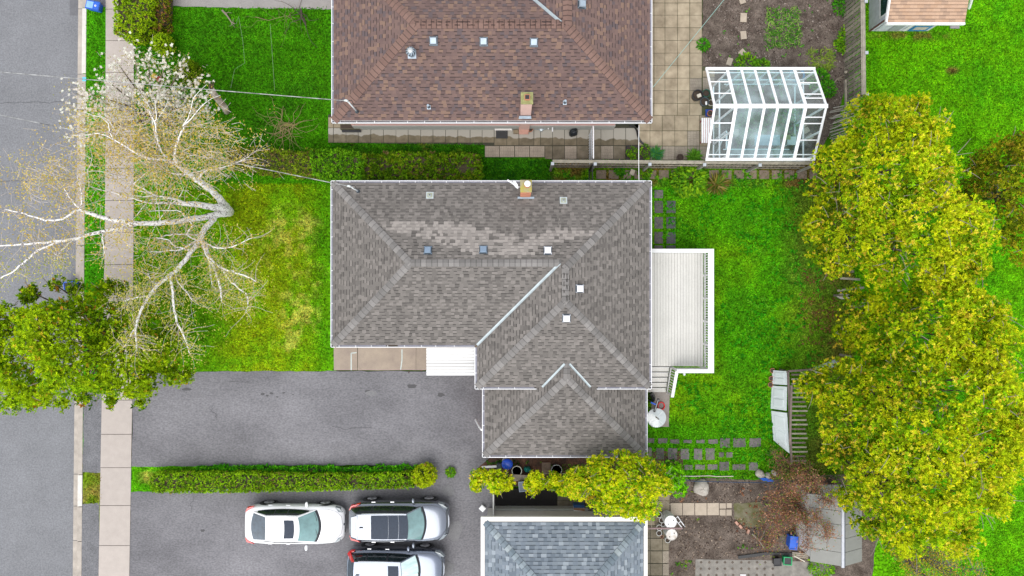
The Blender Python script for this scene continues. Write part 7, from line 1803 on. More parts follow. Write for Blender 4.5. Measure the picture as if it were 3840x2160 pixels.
def bin_(name, px, py, w, d, h, rz, m, label, z=0.0, open_=False, cat="bin", lid=None, mark=None):
    c = W(px, py, z + h); t = thing(name, (c.x, c.y, z), label, cat); Mz = Matrix.Rotation(rz, 3, 'Z')
    T = Matrix.Translation((c.x, c.y, z)) @ Mz.to_4x4()
    mb = MB(); mb.T = T; k = .86
    mb.hexa([(-w / 2 * k, -d / 2 * k, 0), (w / 2 * k, -d / 2 * k, 0), (w / 2 * k, d / 2 * k, 0), (-w / 2 * k, d / 2 * k, 0), (-w / 2, -d / 2, h), (w / 2, -d / 2, h), (w / 2, d / 2, h), (-w / 2, d / 2, h)]); mb.build("body", m, t, bevel=.015)
    mb = MB(); mb.T = T
    for (x0_, x1_, yy0, yy1) in ((-w / 2 - .015, w / 2 + .015, -d / 2 - .015, -d / 2 + .02), (-w / 2 - .015, w / 2 + .015, d / 2 - .02, d / 2 + .015), (-w / 2 - .015, -w / 2 + .02, -d / 2 + .021, d / 2 - .021), (w / 2 - .02, w / 2 + .015, -d / 2 + .021, d / 2 - .021)):
        mb.box(x0_, x1_, yy0, yy1, h - .03, h + .03)
    mb.build("rim", lid or m, t)
    if open_:
        mb = MB(); mb.T = T; mb.box(-w / 2 + .03, w / 2 - .03, -d / 2 + .03, d / 2 - .03, h, h + .004); mb.build("inside", M_BLACK if lid is None else m, t)
    if mark:
        mb = MB(); mb.T = T
        for k in range(3):
            a = k * 2.094 + .5; p = Vector((math.cos(a) * .06, math.sin(a) * .06, h * .55)); q = Vector((math.cos(a + 2.094) * .06, math.sin(a + 2.094) * .06, h * .55))
            if mark == 'top': p.z = q.z = h + .035
            mb.bar(p + (q - p) * .12, p + (q - p) * .8, .022, .006)
        mb.build("recycling_mark", M_WHITE, t)
    return t
M_BLUE = mat("recycling_blue", (0.015, 0.10, 0.52), 0.45, var=.08)
tb_ = bin_("recycling_bin", 348, 20, .62, .40, .36, R(-12), M_BLUE, "blue recycling bin with a white mark at the top of the verge", z=.01)
bl = tb_.location; mb = MB(); mb.T = Matrix.Translation(bl) @ Matrix.Rotation(R(-12), 4, 'Z'); mb.box(-.30, .30, -.19, .19, .37, .39); mb.box(-.28, .04, -.16, .16, .391, .41, mi=1); mb.build("lid", [M_BLUE, mat("pale_blue_lid", (0.20, 0.38, 0.75), 0.4)], tb_)
mb = MB(); mb.T = Matrix.Translation(bl) @ Matrix.Rotation(R(-12), 4, 'Z')
for k in range(3):
    a = k * 2.094 + .5; p = Vector((.14 + math.cos(a) * .06, math.sin(a) * .06, .393)); q = Vector((.14 + math.cos(a + 2.094) * .06, math.sin(a + 2.094) * .06, .393)); mb.bar(p.lerp(q, .12), p.lerp(q, .8), .024, .004)
mb.T = None; mb.build("recycling_mark", M_WHITE, tb_)
bin_("recycling_bin", 262, 1072, .55, .40, .36, R(8), M_BLUE, "blue recycling bin on the street edge half hidden by the green cedar", z=-.12, open_=True)
bin_("storage_bin", 2976, 2036, .34, .60, .5, R(-6), M_BLUE, "blue plastic bin leaning against the cream side of the grey shed", open_=False)
bin_("crate", 2916, 2108, .34, .34, .30, R(2), M_BLACK, "small square black crate on the soil beside the green crate", open_=True)
bin_("crate", 2954, 2104, .38, .36, .32, R(-4), mat("crate_green", (0.005, 0.30, 0.10), 0.4), "small square green crate on the soil next to the black crate", open_=True)
mb = MB(); mb.bar(W(2978, 2085, .1), W(3018, 2106, .1), .04, .03); simple("stick", mb, mat("cream_plastic"), "pale stick lying beside the grey shed near the crates", "stick", W(2990, 2090, .1))
mb = MB()
for k in range(3): mb.bar(W(2970, 2072 + k * 7, .08 + .0 * k), W(3030, 2078 + k * 7, .08), .07, .06)
simple("wooden_step", mb, M_WOOD, "low step of dark boards at the foot of the grey shed", "step", W(3000, 2080, 0))

# doors leaning on the wooden rack
M_DOOR = mat("old_white_door", (0.56, 0.60, 0.62), 0.55, var=.06, scale=2)
def leaning_door(b0, b1, t0, t1, z, label, k):
    """b0, b1: foot points in px; t0, t1: head points at height z"""
    B0, B1 = W(*b0, .03), W(*b1, .03); T0, T1 = W(*t0, z), W(*t1, z)
    c = (B0 + B1) / 2; t = thing("old_door", (c.x, c.y, 0.02), label, "door", "white doors leaning on the wooden rack"); n = (B1 - B0).cross(T0 - B0).normalized()
    if n.z < 0: n = -n
    mb = MB(); mb.hexa([B0, B1, T1, T0, B0 + n * .04, B1 + n * .04, T1 + n * .04, T0 + n * .04]); mb.build("leaf", M_DOOR, t, bevel=.006)
    P = lambda u, v, d=0: (B0.lerp(B1, u)).lerp(T0.lerp(T1, u), v) + n * (.04 + d)
    for (u0, u1, v0, v1) in ((.12, .46, .15, .85), (.54, .88, .15, .85)):
        mb = MB(); mb.hexa([P(u0, v0, .001), P(u1, v0, .001), P(u1, v1, .001), P(u0, v1, .001), P(u0 + .02, v0 + .05, .014), P(u1 - .02, v0 + .05, .014), P(u1 - .02, v1 - .05, .014), P(u0 + .02, v1 - .05, .014)]); mb.build("door_panel", M_DOOR, t)
leaning_door((2898, 1388), (2896, 1440), (2952, 1392), (2954, 1444), .9, "northernmost of the white doors leaning on the brown wooden rack", 0)
leaning_door((2896, 1446), (2892, 1532), (2952, 1450), (2950, 1540), .9, "middle white door with raised panels leaning on the brown wooden rack", 1)
leaning_door((2894, 1540), (2902, 1650), (2952, 1548), (2962, 1700), .85, "southernmost longest white door with a slanted end on the rack", 2)
rk = thing("wooden_rack", W(2975, 1560, 0), "brown slatted wooden rack standing behind the white doors", "rack")
M_RACK = mat("brown_rack_wood", (0.15, 0.115, 0.10), 0.85, var=.25, rand=.15)
for (a, b_, z) in (((2955, 1392), (2968, 1740), 1.0), ((2968, 1445), (2962, 1668), 1.12), ((2955, 1392), (3105, 1382), 1.0)):
    mb = MB(); mb.bar(W(*a, z), W(*b_, z), .09, .05); mb.build("rail", M_RACK, rk)
for k in range(20):
    y = 1405 + k * 17; mb = MB(); mb.bar(W(2968, y, .95), W(3020 + (k % 3) * 4, y, .55), .075, .025); mb.build("slat", M_WOODCAP if k % 3 else M_RACK, rk)
for (px, py) in ((2955, 1395), (2968, 1738), (3100, 1384), (3020, 1738)):
    p = W(px, py, 1.0); mb = MB(); mb.box(p.x - .04, p.x + .04, p.y - .04, p.y + .04, 0, .98); mb.build("post", M_RACK, rk)
mb = MB(); mb.bar(W(3055, 1388, 1.2), W(3140, 1358, 1.3), .30, .04); mb.bar(W(3140, 1358, 1.25), W(3140, 1358, 0), .1, .1); simple("grey_board", mb, mat("grey_sheet", (0.30, 0.36, 0.40), 0.6), "grey blue board on the rack end under the cedar", "board", W(3100, 1372, 0))
for px, py, l in ((2890, 1443, "terracotta ring pot south of the others by the white doors"), (2893, 1420, "half buried brown pot between the ring pot and the corner pot"), (2897, 1390, "dark brown pot by the north corner of the white doors")):
    pot(px, py, .12, .12, M_TERRA, l, z=.0)
# ------------------------------------------------------------------ smaller garden things
def lbl(o, l, c, g=None): return tag(o, l, c, g)
# beside the garage
tb3 = thing("round_table", W(2462, 1567, 0), "round frosted glass garden table beside the garage wall", "table"); c = W(2462, 1567, .72)
mb = MB(); mb.lathe((c.x, c.y, .70), [(.44, 0), (.455, .008), (.455, .014), (.44, .02)], 40); mb.build("table_top", mat("frosted_glass", (0.48, 0.53, 0.54), 0.15, var=.06, spec=.8, coat=.5), tb3, sharp=40)
for a in (.8, 2.37): mb = MB(); mb.bar((c.x - .42 * math.cos(a), c.y - .42 * math.sin(a), .7215), (c.x + .42 * math.cos(a), c.y + .42 * math.sin(a), .7215), .02, .003); mb.build("glass_seam", mat("pale_seam", (0.62, 0.66, 0.66), 0.3), tb3)
mb = MB(); mb.bar((c.x - .05, c.y + .06, .735), (c.x + .11, c.y - .07, .735), .05, .02); mb.build("handle_slot", mat("dark_slot", (0.1, 0.09, 0.07), 0.6), tb3)
for k in range(4):
    a = k * 1.571 + .6; mb = MB(); mb.tube([(c.x + .3 * math.cos(a), c.y + .3 * math.sin(a), .70), (c.x + .38 * math.cos(a), c.y + .38 * math.sin(a), 0.01)], .018, 6); mb.build("leg", M_GREYMETAL, tb3)
slabp = [(2443, 1468), (2510, 1468), (2508, 1600), (2443, 1600)]
sheet("door_slab", slabp, .03, mat("worn_slab", (0.22, 0.19, 0.17), 0.9, col2=(0.30, 0.27, 0.25), scale=4, fine=.2), "worn concrete pad at the foot of the deck stairs", "slab", .02)
br = thing("push_broom", W(2462, 1519, 0.8), "black push broom head with a blue handle standing by the garage wall", "broom")
mb = MB(); mb.bar(W(2470, 1494, .9), W(2453, 1545, .9), .10, .06); mb.build("head", M_BLACK, br, bevel=.01)
mb = MB(); mb.bar(W(2468, 1500, .94), W(2456, 1539, .94), .03, .012); mb.build("inlay", mat("pale_inlay", (0.35, 0.35, 0.36), 0.5), br)
mb = MB(); mb.tube([W(2459, 1517, .9), W(2441, 1509, .85)], .035, 10); mb.build("grip", mat("bright_blue", (0.01, 0.10, 0.62), 0.35), br)
mb = MB(); mb.tube([W(2441, 1509, .85), W(2434, 1503, .6), W(2433, 1500, 0.03)], .03, 8); mb.build("handle", M_BLACK, br)
mb = MB(); c = W(2479, 1522, .05); mb.tube([(c.x + .16 * math.cos(t_ / 16 * 6.283), c.y + .18 * math.sin(t_ / 16 * 6.283), .07) for t_ in range(17)], .032, 8); simple("hose_ring", mb, mat("red_hose", (0.62, 0.02, 0.02), 0.45), "red ring of hose on the slab behind the broom head", "hose", (c.x, c.y, .03), smooth=True)
lump("black_bag", 2441, 1488, .03, .2, .7, M_BAG, "black bag against the garage wall behind the broom", "bag", 12, .6, 1.3)

# north side of the blue house
d1 = thing("rain_barrel", W(1902, 1752, 0), "blue lidded barrel behind the garage of the grey house", "barrel"); c = W(1902, 1742, .8)
mb = MB(); mb.lathe((c.x, c.y, 0.02), [(.22, 0), (.25, .1), (.25, .62), (.23, .68)], 24); mb.build("body", mat("pale_barrel", (0.42, 0.43, 0.42), 0.6), d1, sharp=40)
mb = MB(); mb.lathe((c.x, c.y, 0.69), [(.26, 0), (.27, .04), (.24, .11), (.15, .16), (.03, .18)], 24); mb.build("lid", mat("barrel_blue", (0.01, 0.07, 0.50), 0.3, var=.3, scale=5), d1, sharp=50)
def tub(px, py, r, h, m, rimm, ins, label, z=.02, cat="tub", name="tub"):
    c = W(px, py, z + h); t = thing(name, (c.x, c.y, z), label, cat)
    mb = MB(); mb.lathe((c.x, c.y, z), [(r * .85, 0), (r, h), (r * .93, h), (r * .85, h * .35), (r * .1, h * .33)], 28); mb.build("body", m, t, sharp=40)
    mb = MB(); mb.lathe((c.x, c.y, z + h - .008), [(r * 1.03, 0), (r * 1.03, .022), (r * .93, .022), (r * .93, 0)], 28); mb.build("rim", rimm, t, sharp=40)
    mb = MB(); mb.lathe((c.x, c.y, z + h * .5), [(r * .86, 0), (r * .1, .01)], 24); mb.build("contents", ins, t); return t
M_OLIVE = mat("stale_water", (0.10, 0.10, 0.06), 0.5, col2=(0.17, 0.16, 0.13), scale=8)
tub(1938, 1766, .235, .45, mat("drum_grey", (0.2, 0.2, 0.18), 0.6), mat("pale_rim", (0.6, 0.62, 0.52), 0.5), M_OLIVE, "open drum with a pale rim beside the blue barrel", name="drum", cat="drum")
tub(2087, 1763, .25, .38, mat("steel_tub", (0.06, 0.08, 0.10), 0.35), mat("pale_steel", (0.55, 0.6, 0.65), 0.4), mat("dark_water", (0.04, 0.06, 0.09), 0.08, var=.5, scale=4), "dark metal wash tub with a pale rim and ribs of reflection")
lump("teal_sack", 1977, 1758, .02, .16, .3, mat("teal_plastic", (0.01, 0.20, 0.17), 0.35, var=.3), "teal plastic sack above the small upright cedar shrub", "sack", 8)
mb = MB(); q = W(2048, 1752); mb.cbox((q.x, q.y, .06), (.42, .5, .08)); simple("paving_slab", mb, mat("brown_slab"), "square brown slab lying on the mulch next to the wash tub", "slab", (q.x, q.y, .02), bevel=.01)
mb = MB(); mb.bar(W(1806, 1752, .5), W(1862, 1749, .5), .10, .04); mb.bar(W(1830, 1751, .45), W(1830, 1751, .0), .04, .04); simple("white_plank", mb, M_WHITE, "short white plank above the cedar shrub at the driveway end", "plank", W(1830, 1750, 0))
mb = MB(); a = W(1872, 1752, .3); mb.cbox((a.x, a.y, .2), (.24, .34, .4)); simple("dark_crate", mb, mat("slate_plastic", (0.05, 0.07, 0.09), 0.5), "slate coloured crate between the white plank and the blue barrel", "crate", (a.x, a.y, .02), bevel=.02)
bin_("compost_bin", 1964, 1824, .45, .45, .75, R(6), mat("slate_blue", (0.06, 0.09, 0.14), 0.45), "slate blue bin with a white recycling mark below the upright cedar shrub", open_=False, mark='top', lid=mat("slate_lid", (0.14, 0.19, 0.26), 0.4))
mb = MB(); mb.bar(W(1915, 1790, .5), W(1985, 1794, .5), .30, .08); mb.bar(W(1920, 1792, .45), W(1920, 1792, 0), .1, .1); simple("timber", mb, M_WOOD, "heavy dark timber lying along the mulch strip by the open drum", "timber", W(1950, 1792, 0))
mb = MB(); mb.bar(W(2035, 1775, .35), W(2170, 1777, .35), .05, .04); mb.bar(W(2060, 1776, .33), W(2060, 1776, 0), .04, .04); mb.bar(W(2150, 1777, .33), W(2150, 1777, 0), .04, .04); simple("edging_board", mb, M_WOODCAP, "thin grey edging board between the wash tub and the cedar", "board", W(2100, 1776, 0))
mb = MB(); c = W(1809, 1906, .12); mb.cbox((c.x, c.y, .10), (.24, .26, .16), Matrix.Rotation(R(48), 3, 'Z')); mb.cbox((c.x, c.y, .185), (.16, .18, .012), Matrix.Rotation(R(48), 3, 'Z')); simple("white_box", mb, M_WHITE, "small white square box standing alone on the asphalt", "box", (c.x, c.y, .02), bevel=.025)
gw = thing("side_gate", W(1850, 1890, 0), "narrow white side gate seen edge on at the corner of the blue roofed house", "gate")
xg1 = W(1850, 0, 1.2).x
mb = MB(); mb.bar((xg1, W(0, 1843, 1.2).y, 1.2), (xg1, W(0, 1932, 1.2).y, 1.2), .06, .05); mb.build("rail", mat("gate_white", (0.5, 0.49, 0.47), 0.6), gw)
for k in range(7):
    y = W(0, 1846 + k * 13.5, 1.2).y; mb = MB(); mb.box(xg1 - .02, xg1 + .02, y - .05, y + .035, .05, 1.16); mb.build("board", mat("gate_white"), gw)
for py in (1843, 1932):
    y = W(0, py, 1.2).y; mb = MB(); mb.box(xg1 - .045, xg1 + .045, y - .04, y + .04, 0, 1.3); mb.build("post", mat("gate_white"), gw)
bx = thing("carton", W(2172, 1915, 0), "white and blue carton standing open beside the wall of the blue roofed house", "box"); c = W(2172, 1915, .5)
mb = MB(); mb.box(c.x - .26, c.x + .26, c.y - .25, c.y + .12, .02, .5); mb.build("body", M_WHITE, bx)
mb = MB(); mb.box(c.x - .26, c.x + .26, c.y + .125, c.y + .26, .05, .47); mb.build("side", mat("carton_blue", (0.02, 0.08, 0.22), 0.6), bx)
mb = MB(); mb.hexa([(c.x - .26, c.y + .03, .505), (c.x + .26, c.y - .02, .505), (c.x + .27, c.y + .10, .505), (c.x - .26, c.y + .12, .505), (c.x - .26, c.y + .05, .53), (c.x + .26, c.y + .0, .53), (c.x + .27, c.y + .12, .53), (c.x - .26, c.y + .14, .53)]); mb.build("flap", mat("cardboard", (0.30, 0.15, 0.08), 0.85), bx)
for dx in (-.09, .09): mb = MB(); mb.lathe((c.x + dx, c.y - .08, .502), [(.025, 0), (.025, .003)], 12); mb.build("hand_hole", M_BLACK, bx)
pl_ = thing("pallet", W(2268, 1915, 0), "dark wooden pallets stacked against the blue roofed house wall", "pallet")
for k in range(5):
    mb = MB(); x = 2214 + k * 25; mb.bar(W(x, 1894, .55), W(x + 8, 1938, .5), .07, .05); mb.build("runner", mat("pallet_grey", (0.16, 0.135, 0.11), 0.9, rand=.2), pl_)
for k in range(5):
    mb = MB(); y = 1898 + k * 9; mb.bar(W(2206, y, .47), W(2326, y, .46), .06, .03); mb.build("slat", mat("pallet_dark", (0.065, 0.05, 0.04), 0.9, rand=.3), pl_)
for x in (2210, 2324): mb = MB(); mb.bar(W(x, 1916, .43), W(x, 1916, .03), .5, .05, up=(1, 0, 0)); mb.build("side", mat("pallet_dark"), pl_)
mb = MB(); mb.tube([W(2338, 1900, .6), W(2350, 1912, .6), W(2345, 1928, .6), W(2330, 1922, .6)], .02, 6); mb.tube([W(2345, 1928, .6), W(2355, 1932, .3), W(2350, 1935, .03)], .02, 6); simple("bent_pipe", mb, M_WHITE, "bent white pipe beside the dark pallets", "pipe", W(2345, 1920, .03))

# white barrels and pots at the corner of the blue house
def barrel(px, py, r, h, label, lidmat, junk=None):
    c = W(px, py, h); t = thing("rain_barrel", (c.x, c.y, .03), label, "barrel", "white barrels at the corner of the blue roofed house")
    mb = MB(); mb.lathe((c.x, c.y, .03), [(r * .88, 0), (r * .96, .12), (r, h * .5), (r * .97, h - .08), (r * .92, h - .05)], 30); mb.build("body", mat("barrel_white", (0.55, 0.57, 0.57), 0.5, var=.08), t, sharp=40)
    mb = MB(); mb.lathe((c.x, c.y, h - .019), [(r, 0), (r, .03), (r * .95, .035), (r * .9, .02), (r * .1, .02)], 30); mb.build("lid", lidmat, t, sharp=40)
    for dx, dy in ((.45, .25), (-.4, -.4)): mb = MB(); mb.lathe((c.x + dx * r, c.y + dy * r, h + .004), [(.025, 0), (.022, .014)], 10); mb.build("plug", M_DARK, t)
    return t
barrel(2515, 1957, .29, .95, "larger white barrel with a clean lid beside the corner downpipe", M_WHITE)
barrel(2519, 2005, .265, .85, "white barrel with brown leaf litter on its lid below the downpipe", mat("littered_lid", (0.72, 0.72, 0.72), 0.5, col2=(0.42, 0.36, 0.30), scale=5))
M_WPOT = mat("chalk_pot", (0.55, 0.56, 0.54), 0.6, var=.1)
for px, py, r, h, m, l in ((2472, 1931, .14, .35, M_WPOT, "white round pot with green water north of the square one"), (2482, 1951, .13, .3, M_WPOT, "white pot with yellow water touching the larger barrel"), (2488, 1967, .10, .25, M_WHITE, "small plain white pot between the pots and the larger barrel"),
                         (2473, 1979, .14, .3, M_WPOT, "grey pot crossed by the brown downpipe"), (2472, 2000, .13, .22, M_WPOT, "white pot with pink soil left of the littered barrel"), (2482, 2013, .075, .14, M_TERRA, "tiny terracotta pot below the pink soil pot"), (2504, 2026, .13, .25, M_WPOT, "cream square looking pot at the south foot of the barrels")):
    pot(px, py, r, h, m, l, z=.04)
mb = MB(); mb.tube([W(2427, 1981, 1.5), W(2560, 1981, 1.3)], .045, 8); mb.tube([W(2427, 1981, 1.5), W(2420, 1981, 1.7)], .045, 8); mb.tube([W(2545, 1981, 1.3), W(2545, 1981, 0)], .02, 6); simple("downpipe", mb, mat("brown_pipe", (0.24, 0.16, 0.16), 0.5), "long brown pipe reaching from the roof edge over the white barrels", "pipe", W(2500, 1981, 0))
lad = thing("hand_truck", W(2560, 1960, 0), "white metal hand truck lying against the larger barrel", "trolley")
for (a, b_) in (((2540, 1935), (2568, 1975)), ((2530, 1945), (2560, 1982)), ((2542, 1937), (2531, 1946)), ((2553, 1954), (2543, 1963))):
    mb = MB(); mb.tube([W(*a, .35), W(*b_, .12)], .022, 6); mb.build("tube", M_WHITEMETAL, lad)
for px, py in ((2566, 1974), (2560, 1984)): mb = MB(); mb.lathe(W(px, py, .12), [(.06, -.02), (.075, 0), (.06, .02)], 14, M=Matrix.Rotation(R(60), 3, 'Y')); mb.build("wheel", M_DARK, lad)

# rocks and odd things in the garden
lump("boulder", 2628, 1826, .01, .42, .40, M_ROCK, "large pale boulder at the north edge of the dug garden", "rock", 5, 1.0, .85, .35, .3, n=18)
for px, py, l, r in ((2848, 1775, "pale tan boulder at the west end of the rock group by the stepping stones", .22), (2878, 1782, "rusty middle boulder of the rock group", .15), (2903, 1772, "whitish boulder with leaves at the east end of the rock group", .17)):
    lump("boulder", px, py, .01, r, .25, M_ROCK, l, "rock", int(px), 1.0, .9, .4, n=16)
mb = MB(); mb.prism(wob(pxpoly([(2842, 1790), (2875, 1792), (2900, 1800), (2898, 1807), (2862, 1803)]), .02, .1), .02, .05); simple("blue_tarp", mb, mat("tarp_blue", (0.01, 0.10, 0.50), 0.4, var=.3, scale=8), "crumpled blue tarp strip below the rock group", "tarp", W(2870, 1798, .02))
mb = MB(); p = [W(x, y, .35) for x, y in ((2555, 1795), (2590, 1804), (2700, 1807), (2800, 1809), (2905, 1811))]; mb.tube(p, .018, 6); simple("garden_pipe", mb, mat("navy_pipe", (0.02, 0.04, 0.09), 0.4), "thin dark blue pipe running east past the big boulder", "pipe", W(2700, 1807, .03))
for k, x in enumerate((2590, 2795)):
    mb = MB(); mb.bar(W(x - 12, 1787, .05), W(x, 1805, .4), .03, .03); simple("pipe_stake", mb, M_BLACK, ["black stake holding the dark blue pipe near the boulder", "black stake holding the dark blue pipe far from the boulder"][k], "stake", W(x - 12, 1787, 0))
mb = MB(); mb.tube([W(x, y, .05) for x, y in ((2545, 1785), (2600, 1786), (2660, 1784), (2690, 1787), (2750, 1786))], .025, 5); simple("edging_strip", mb, mat("pale_edging", (0.5, 0.46, 0.40), 0.7), "thin pale edging strip along the clover above the dug garden", "edging", W(2600, 1786, .03))
for k, (px, py, l) in enumerate(((2762, 1961, "pinkish brick at the upper end of the moss patch edge"), (2805, 1992, "pink brick lying alone in the dug soil"), (2776, 1974, "small tan stone along the moss patch edge"))):
    c = W(px, py, .05); mb = MB(); mb.cbox((c.x, c.y, .07), (.20, .12, .09), Matrix.Rotation(R(-50 if k != 1 else 70), 3, 'Z')); simple("loose_brick", mb, mat("pink_brick", (0.42, 0.24, 0.18), 0.9, var=.2, rand=.2), l, "brick", (c.x, c.y, .02), bevel=.012)
mb = MB(); mb.tube([W(2820, 2000, .06), W(2850, 2030, .09), W(2868, 2058, .06)], .05, 6); mb.tube([W(2850, 2030, .09), W(2870, 1985, .3), W(2885, 1960, .5)], .03, 6); simple("old_timber", mb, M_WOOD, "old forked timber lying at the edge of the dug soil", "timber", W(2850, 2030, .03))
mb = MB(); mb.bar(W(2768, 2090, .06), W(2880, 2075, .06), .14, .05); mb.bar(W(2880, 2075, .06), W(2990, 2080, .06), .12, .05); simple("dark_edging", mb, mat("dark_edge_board", (0.045, 0.045, 0.045), 0.8), "dark edging boards above the grey weed mat", "board", W(2850, 2080, .03))
mb = MB(); mb.cbox((*W(2786, 2156, .03)[:2], .035), (.28, .05, .015)); simple("white_tag", mb, M_WHITE, "small white tag lying on the grey weed mat at the bottom edge", "tag", W(2786, 2156, .025))
hb_ = MB()
for i in range(10):
    for j in range(3):
        c = W(2628 + i * 30 + random.uniform(-2, 2), 2108 + j * 24, 0); hb_.prism([(c.x - .075, c.y), (c.x, c.y - .075), (c.x + .075, c.y), (c.x, c.y + .075)], .0225, .026)
mdm = hb_.build("planting_hole", mat("hole_soil", (0.10, 0.08, 0.065), 0.95, var=.4, scale=8)); tag(mdm, "rows of dark diamond planting holes in the grey weed mat", "planting holes", kind='stuff')

# along the south wall of the brown house
ptr = thing("planter", W(1310, 475, 0), "low wooden planter with a black tray at the corner of the brown roofed house", "planter"); c0 = W(1275, 484, .3); c1 = W(1348, 465, .3)
mb = MB(); mb.box(c0.x, c1.x, c0.y, c1.y, .02, .28); mb.build("box", mat("dark_planter", (0.09, 0.08, 0.05), 0.9), ptr); mb = MB(); mb.box(c0.x + .04, c1.x - .04, c0.y + .04, c1.y - .04, .281, .29); mb.build("soil", M_SOILPOT, ptr)
mb = MB(); mb.box(c0.x + .05, c1.x + .02, c0.y - .1, c0.y - .01, .03, .16); mb.build("tray", M_BLACK, ptr)
mb = MB(); mb.bar(W(1338, 464, .6), W(1354, 484, .1), .14, .03); simple("terracotta_tile", mb, M_TERRA, "terracotta tile leaning over the end of the low planter", "tile", W(1346, 474, 0.05))
ft = thing("downspout_foot", W(1388, 475, 0), "short white downspout with a black elbow by the brown house wall", "pipe"); mb = MB(); mb.tube([W(1386, 465, .7), W(1391, 478, .1)], .04, 8); mb.build("pipe", M_WHITEMETAL, ft); mb = MB(); mb.tube([W(1391, 478, .1), W(1378, 471, .06)], .05, 8); mb.build("elbow", M_BLACK, ft)
mb = MB(); q0 = W(1855, 486, .3); q1 = W(1920, 468, .3); mb.box(q0.x, q1.x, q0.y, q1.y, .04, .25); simple("white_sill_box", mb, mat("fascia_white"), "white box step against the wall above the dark mat", "step", (q0.x, q0.y, .035))
mb = MB(); q0 = W(1925, 500, .2); q1 = W(1945, 486, .2); mb.box(q0.x, q1.x, q0.y, q1.y, .04, .2); simple("small_crate", mb, mat("crate_wood", (0.22, 0.17, 0.11), 0.9), "small wooden crate beside the pink chimney foot", "crate", (q0.x, q0.y, .035))
mb = MB(); mb.bar(W(1963, 470, .9), W(1963, 503, .06), .42, .03, up=(1, 0, 0)) if False else mb.hexa([W(1946, 504, .05), W(1981, 504, .05), W(1985, 470, .7), W(1946, 470, .7), W(1946, 504, .09), W(1981, 504, .09), W(1985, 470, .74), W(1946, 470, .74)]); simple("pink_board", mb, mat("pink_board", (0.55, 0.30, 0.24), 0.8), "pink board leaning at the foot of the pink chimney", "board", W(1963, 500, .05))
pot(1989, 483, .13, .26, M_TERRA, "terracotta pot standing right of the pink board", z=.04)
wc = thing("watering_can", W(2028, 484, 0.04), "grey metal watering can against the pink and grey wall", "can"); c = W(2030, 484, .2)
mb = MB(); mb.lathe((c.x, c.y, .04), [(.10, 0), (.10, .22), (.07, .24)], 16); mb.build("body", mat("galvanised", (0.42, 0.47, 0.50), 0.4, metal=.5), wc, sharp=40); mb = MB(); mb.tube([(c.x - .08, c.y, .1), (c.x - .26, c.y - .04, .28)], .02, 8); mb.build("spout", mat("galvanised"), wc); mb = MB(); mb.tube([(c.x + .09, c.y, .22), (c.x + .18, c.y, .2), (c.x + .16, c.y, .08), (c.x + .09, c.y, .07)], .013, 6); mb.build("handle", mat("galvanised"), wc)
for k, (px, py, l, z1) in enumerate(((2056, 476, "short white pipe stub on the brown house wall", .5), (2072, 485, "longer white pipe hanging on the brown house wall", .55))):
    mb = MB(); mb.tube([W(px, py - 7, z1), W(px, py + 7, z1 - .2)], .035, 8); p = W(px, py, z1 - .2); mb.tube([(p.x, p.y, z1 - .2), (p.x, p.y, .03)], .02, 6); simple("vent_pipe", mb, M_WHITE, l, "pipe", (p.x, p.y, .03))
mb = MB(); p = [W(x, y, z) for x, y, z in ((2362, 472, .9), (2378, 475, .7), (2388, 490, .35), (2393, 510, .12), (2402, 530, .08), (2420, 544, .08))]; mb.tube(catmull([(*q, .05) for q in p], 4) and [c_[:3] for c_ in catmull([(*q, .05) for q in p], 4)], .05, 10); simple("drain_hose", mb, M_BLACK, "black flexible drain hose curving over the slabs from the house corner", "hose", (p[-1].x, p[-1].y, .03), smooth=True)
rb = thing("planter_bed", W(2392, 574, 0), "small black edged planter bed with young green plants beside the fence", "planter"); q0 = W(2347, 600); q1 = W(2437, 549)
mb = MB(); mb.box(q0.x, q1.x, q0.y, q1.y, 0.012, .16); mb.build("box", M_BLACK, rb); mb = MB(); mb.box(q0.x + .04, q1.x - .04, q0.y + .04, q1.y - .04, .161, .175); mb.build("soil", mat("rich_soil", (0.05, 0.035, 0.03), 0.95, var=.4, scale=14), rb)
pot(2551, 590, .17, .22, mat("dark_brown_pot", (0.08, 0.05, 0.04), 0.6), "dark brown pot on the slabs close to the fence")
mb = MB(); c = W(2372, 645, .2); mb.cbox((c.x, c.y, .10), (.22, .26, .16), Matrix.Rotation(R(-20), 3, 'Z')); simple("stone_block", mb, mat("pale_block"), "square pale stone block in the weeds south of the fence", "block", (c.x, c.y, 0), bevel=.015)
mb = MB(); mb.box(*[v for v in (W(310, 305).x, W(324, 305).x)], W(0, 305).y, W(0, 290).y, .023, .027); simple("survey_mark", mb, mat("cyan_paint", (0.10, 0.45, 0.62), 0.7), "cyan paint mark on the kerb by the verge", "paint mark", (W(317, 297).x, W(317, 297).y, .022))
hyd = thing("fire_hydrant", W(578, 292, 0), "small yellow and red hydrant nearly hidden under the white blossoms", "hydrant"); c = W(578, 285, .5)
mb = MB(); mb.lathe((c.x, c.y, 0), [(.14, 0), (.14, .04), (.09, .06), (.09, .45), (.12, .47)], 16); mb.tube([(c.x - .16, c.y, .35), (c.x + .16, c.y, .35)], .045, 10); mb.build("body", mat("hydrant_red", (0.45, 0.03, 0.03), 0.5), hyd); mb = MB(); mb.lathe((c.x, c.y, .471), [(.13, 0), (.13, .04), (.08, .12), (.02, .16)], 16); mb.build("bonnet", mat("hydrant_yellow", (0.60, 0.40, 0.08), 0.5), hyd)

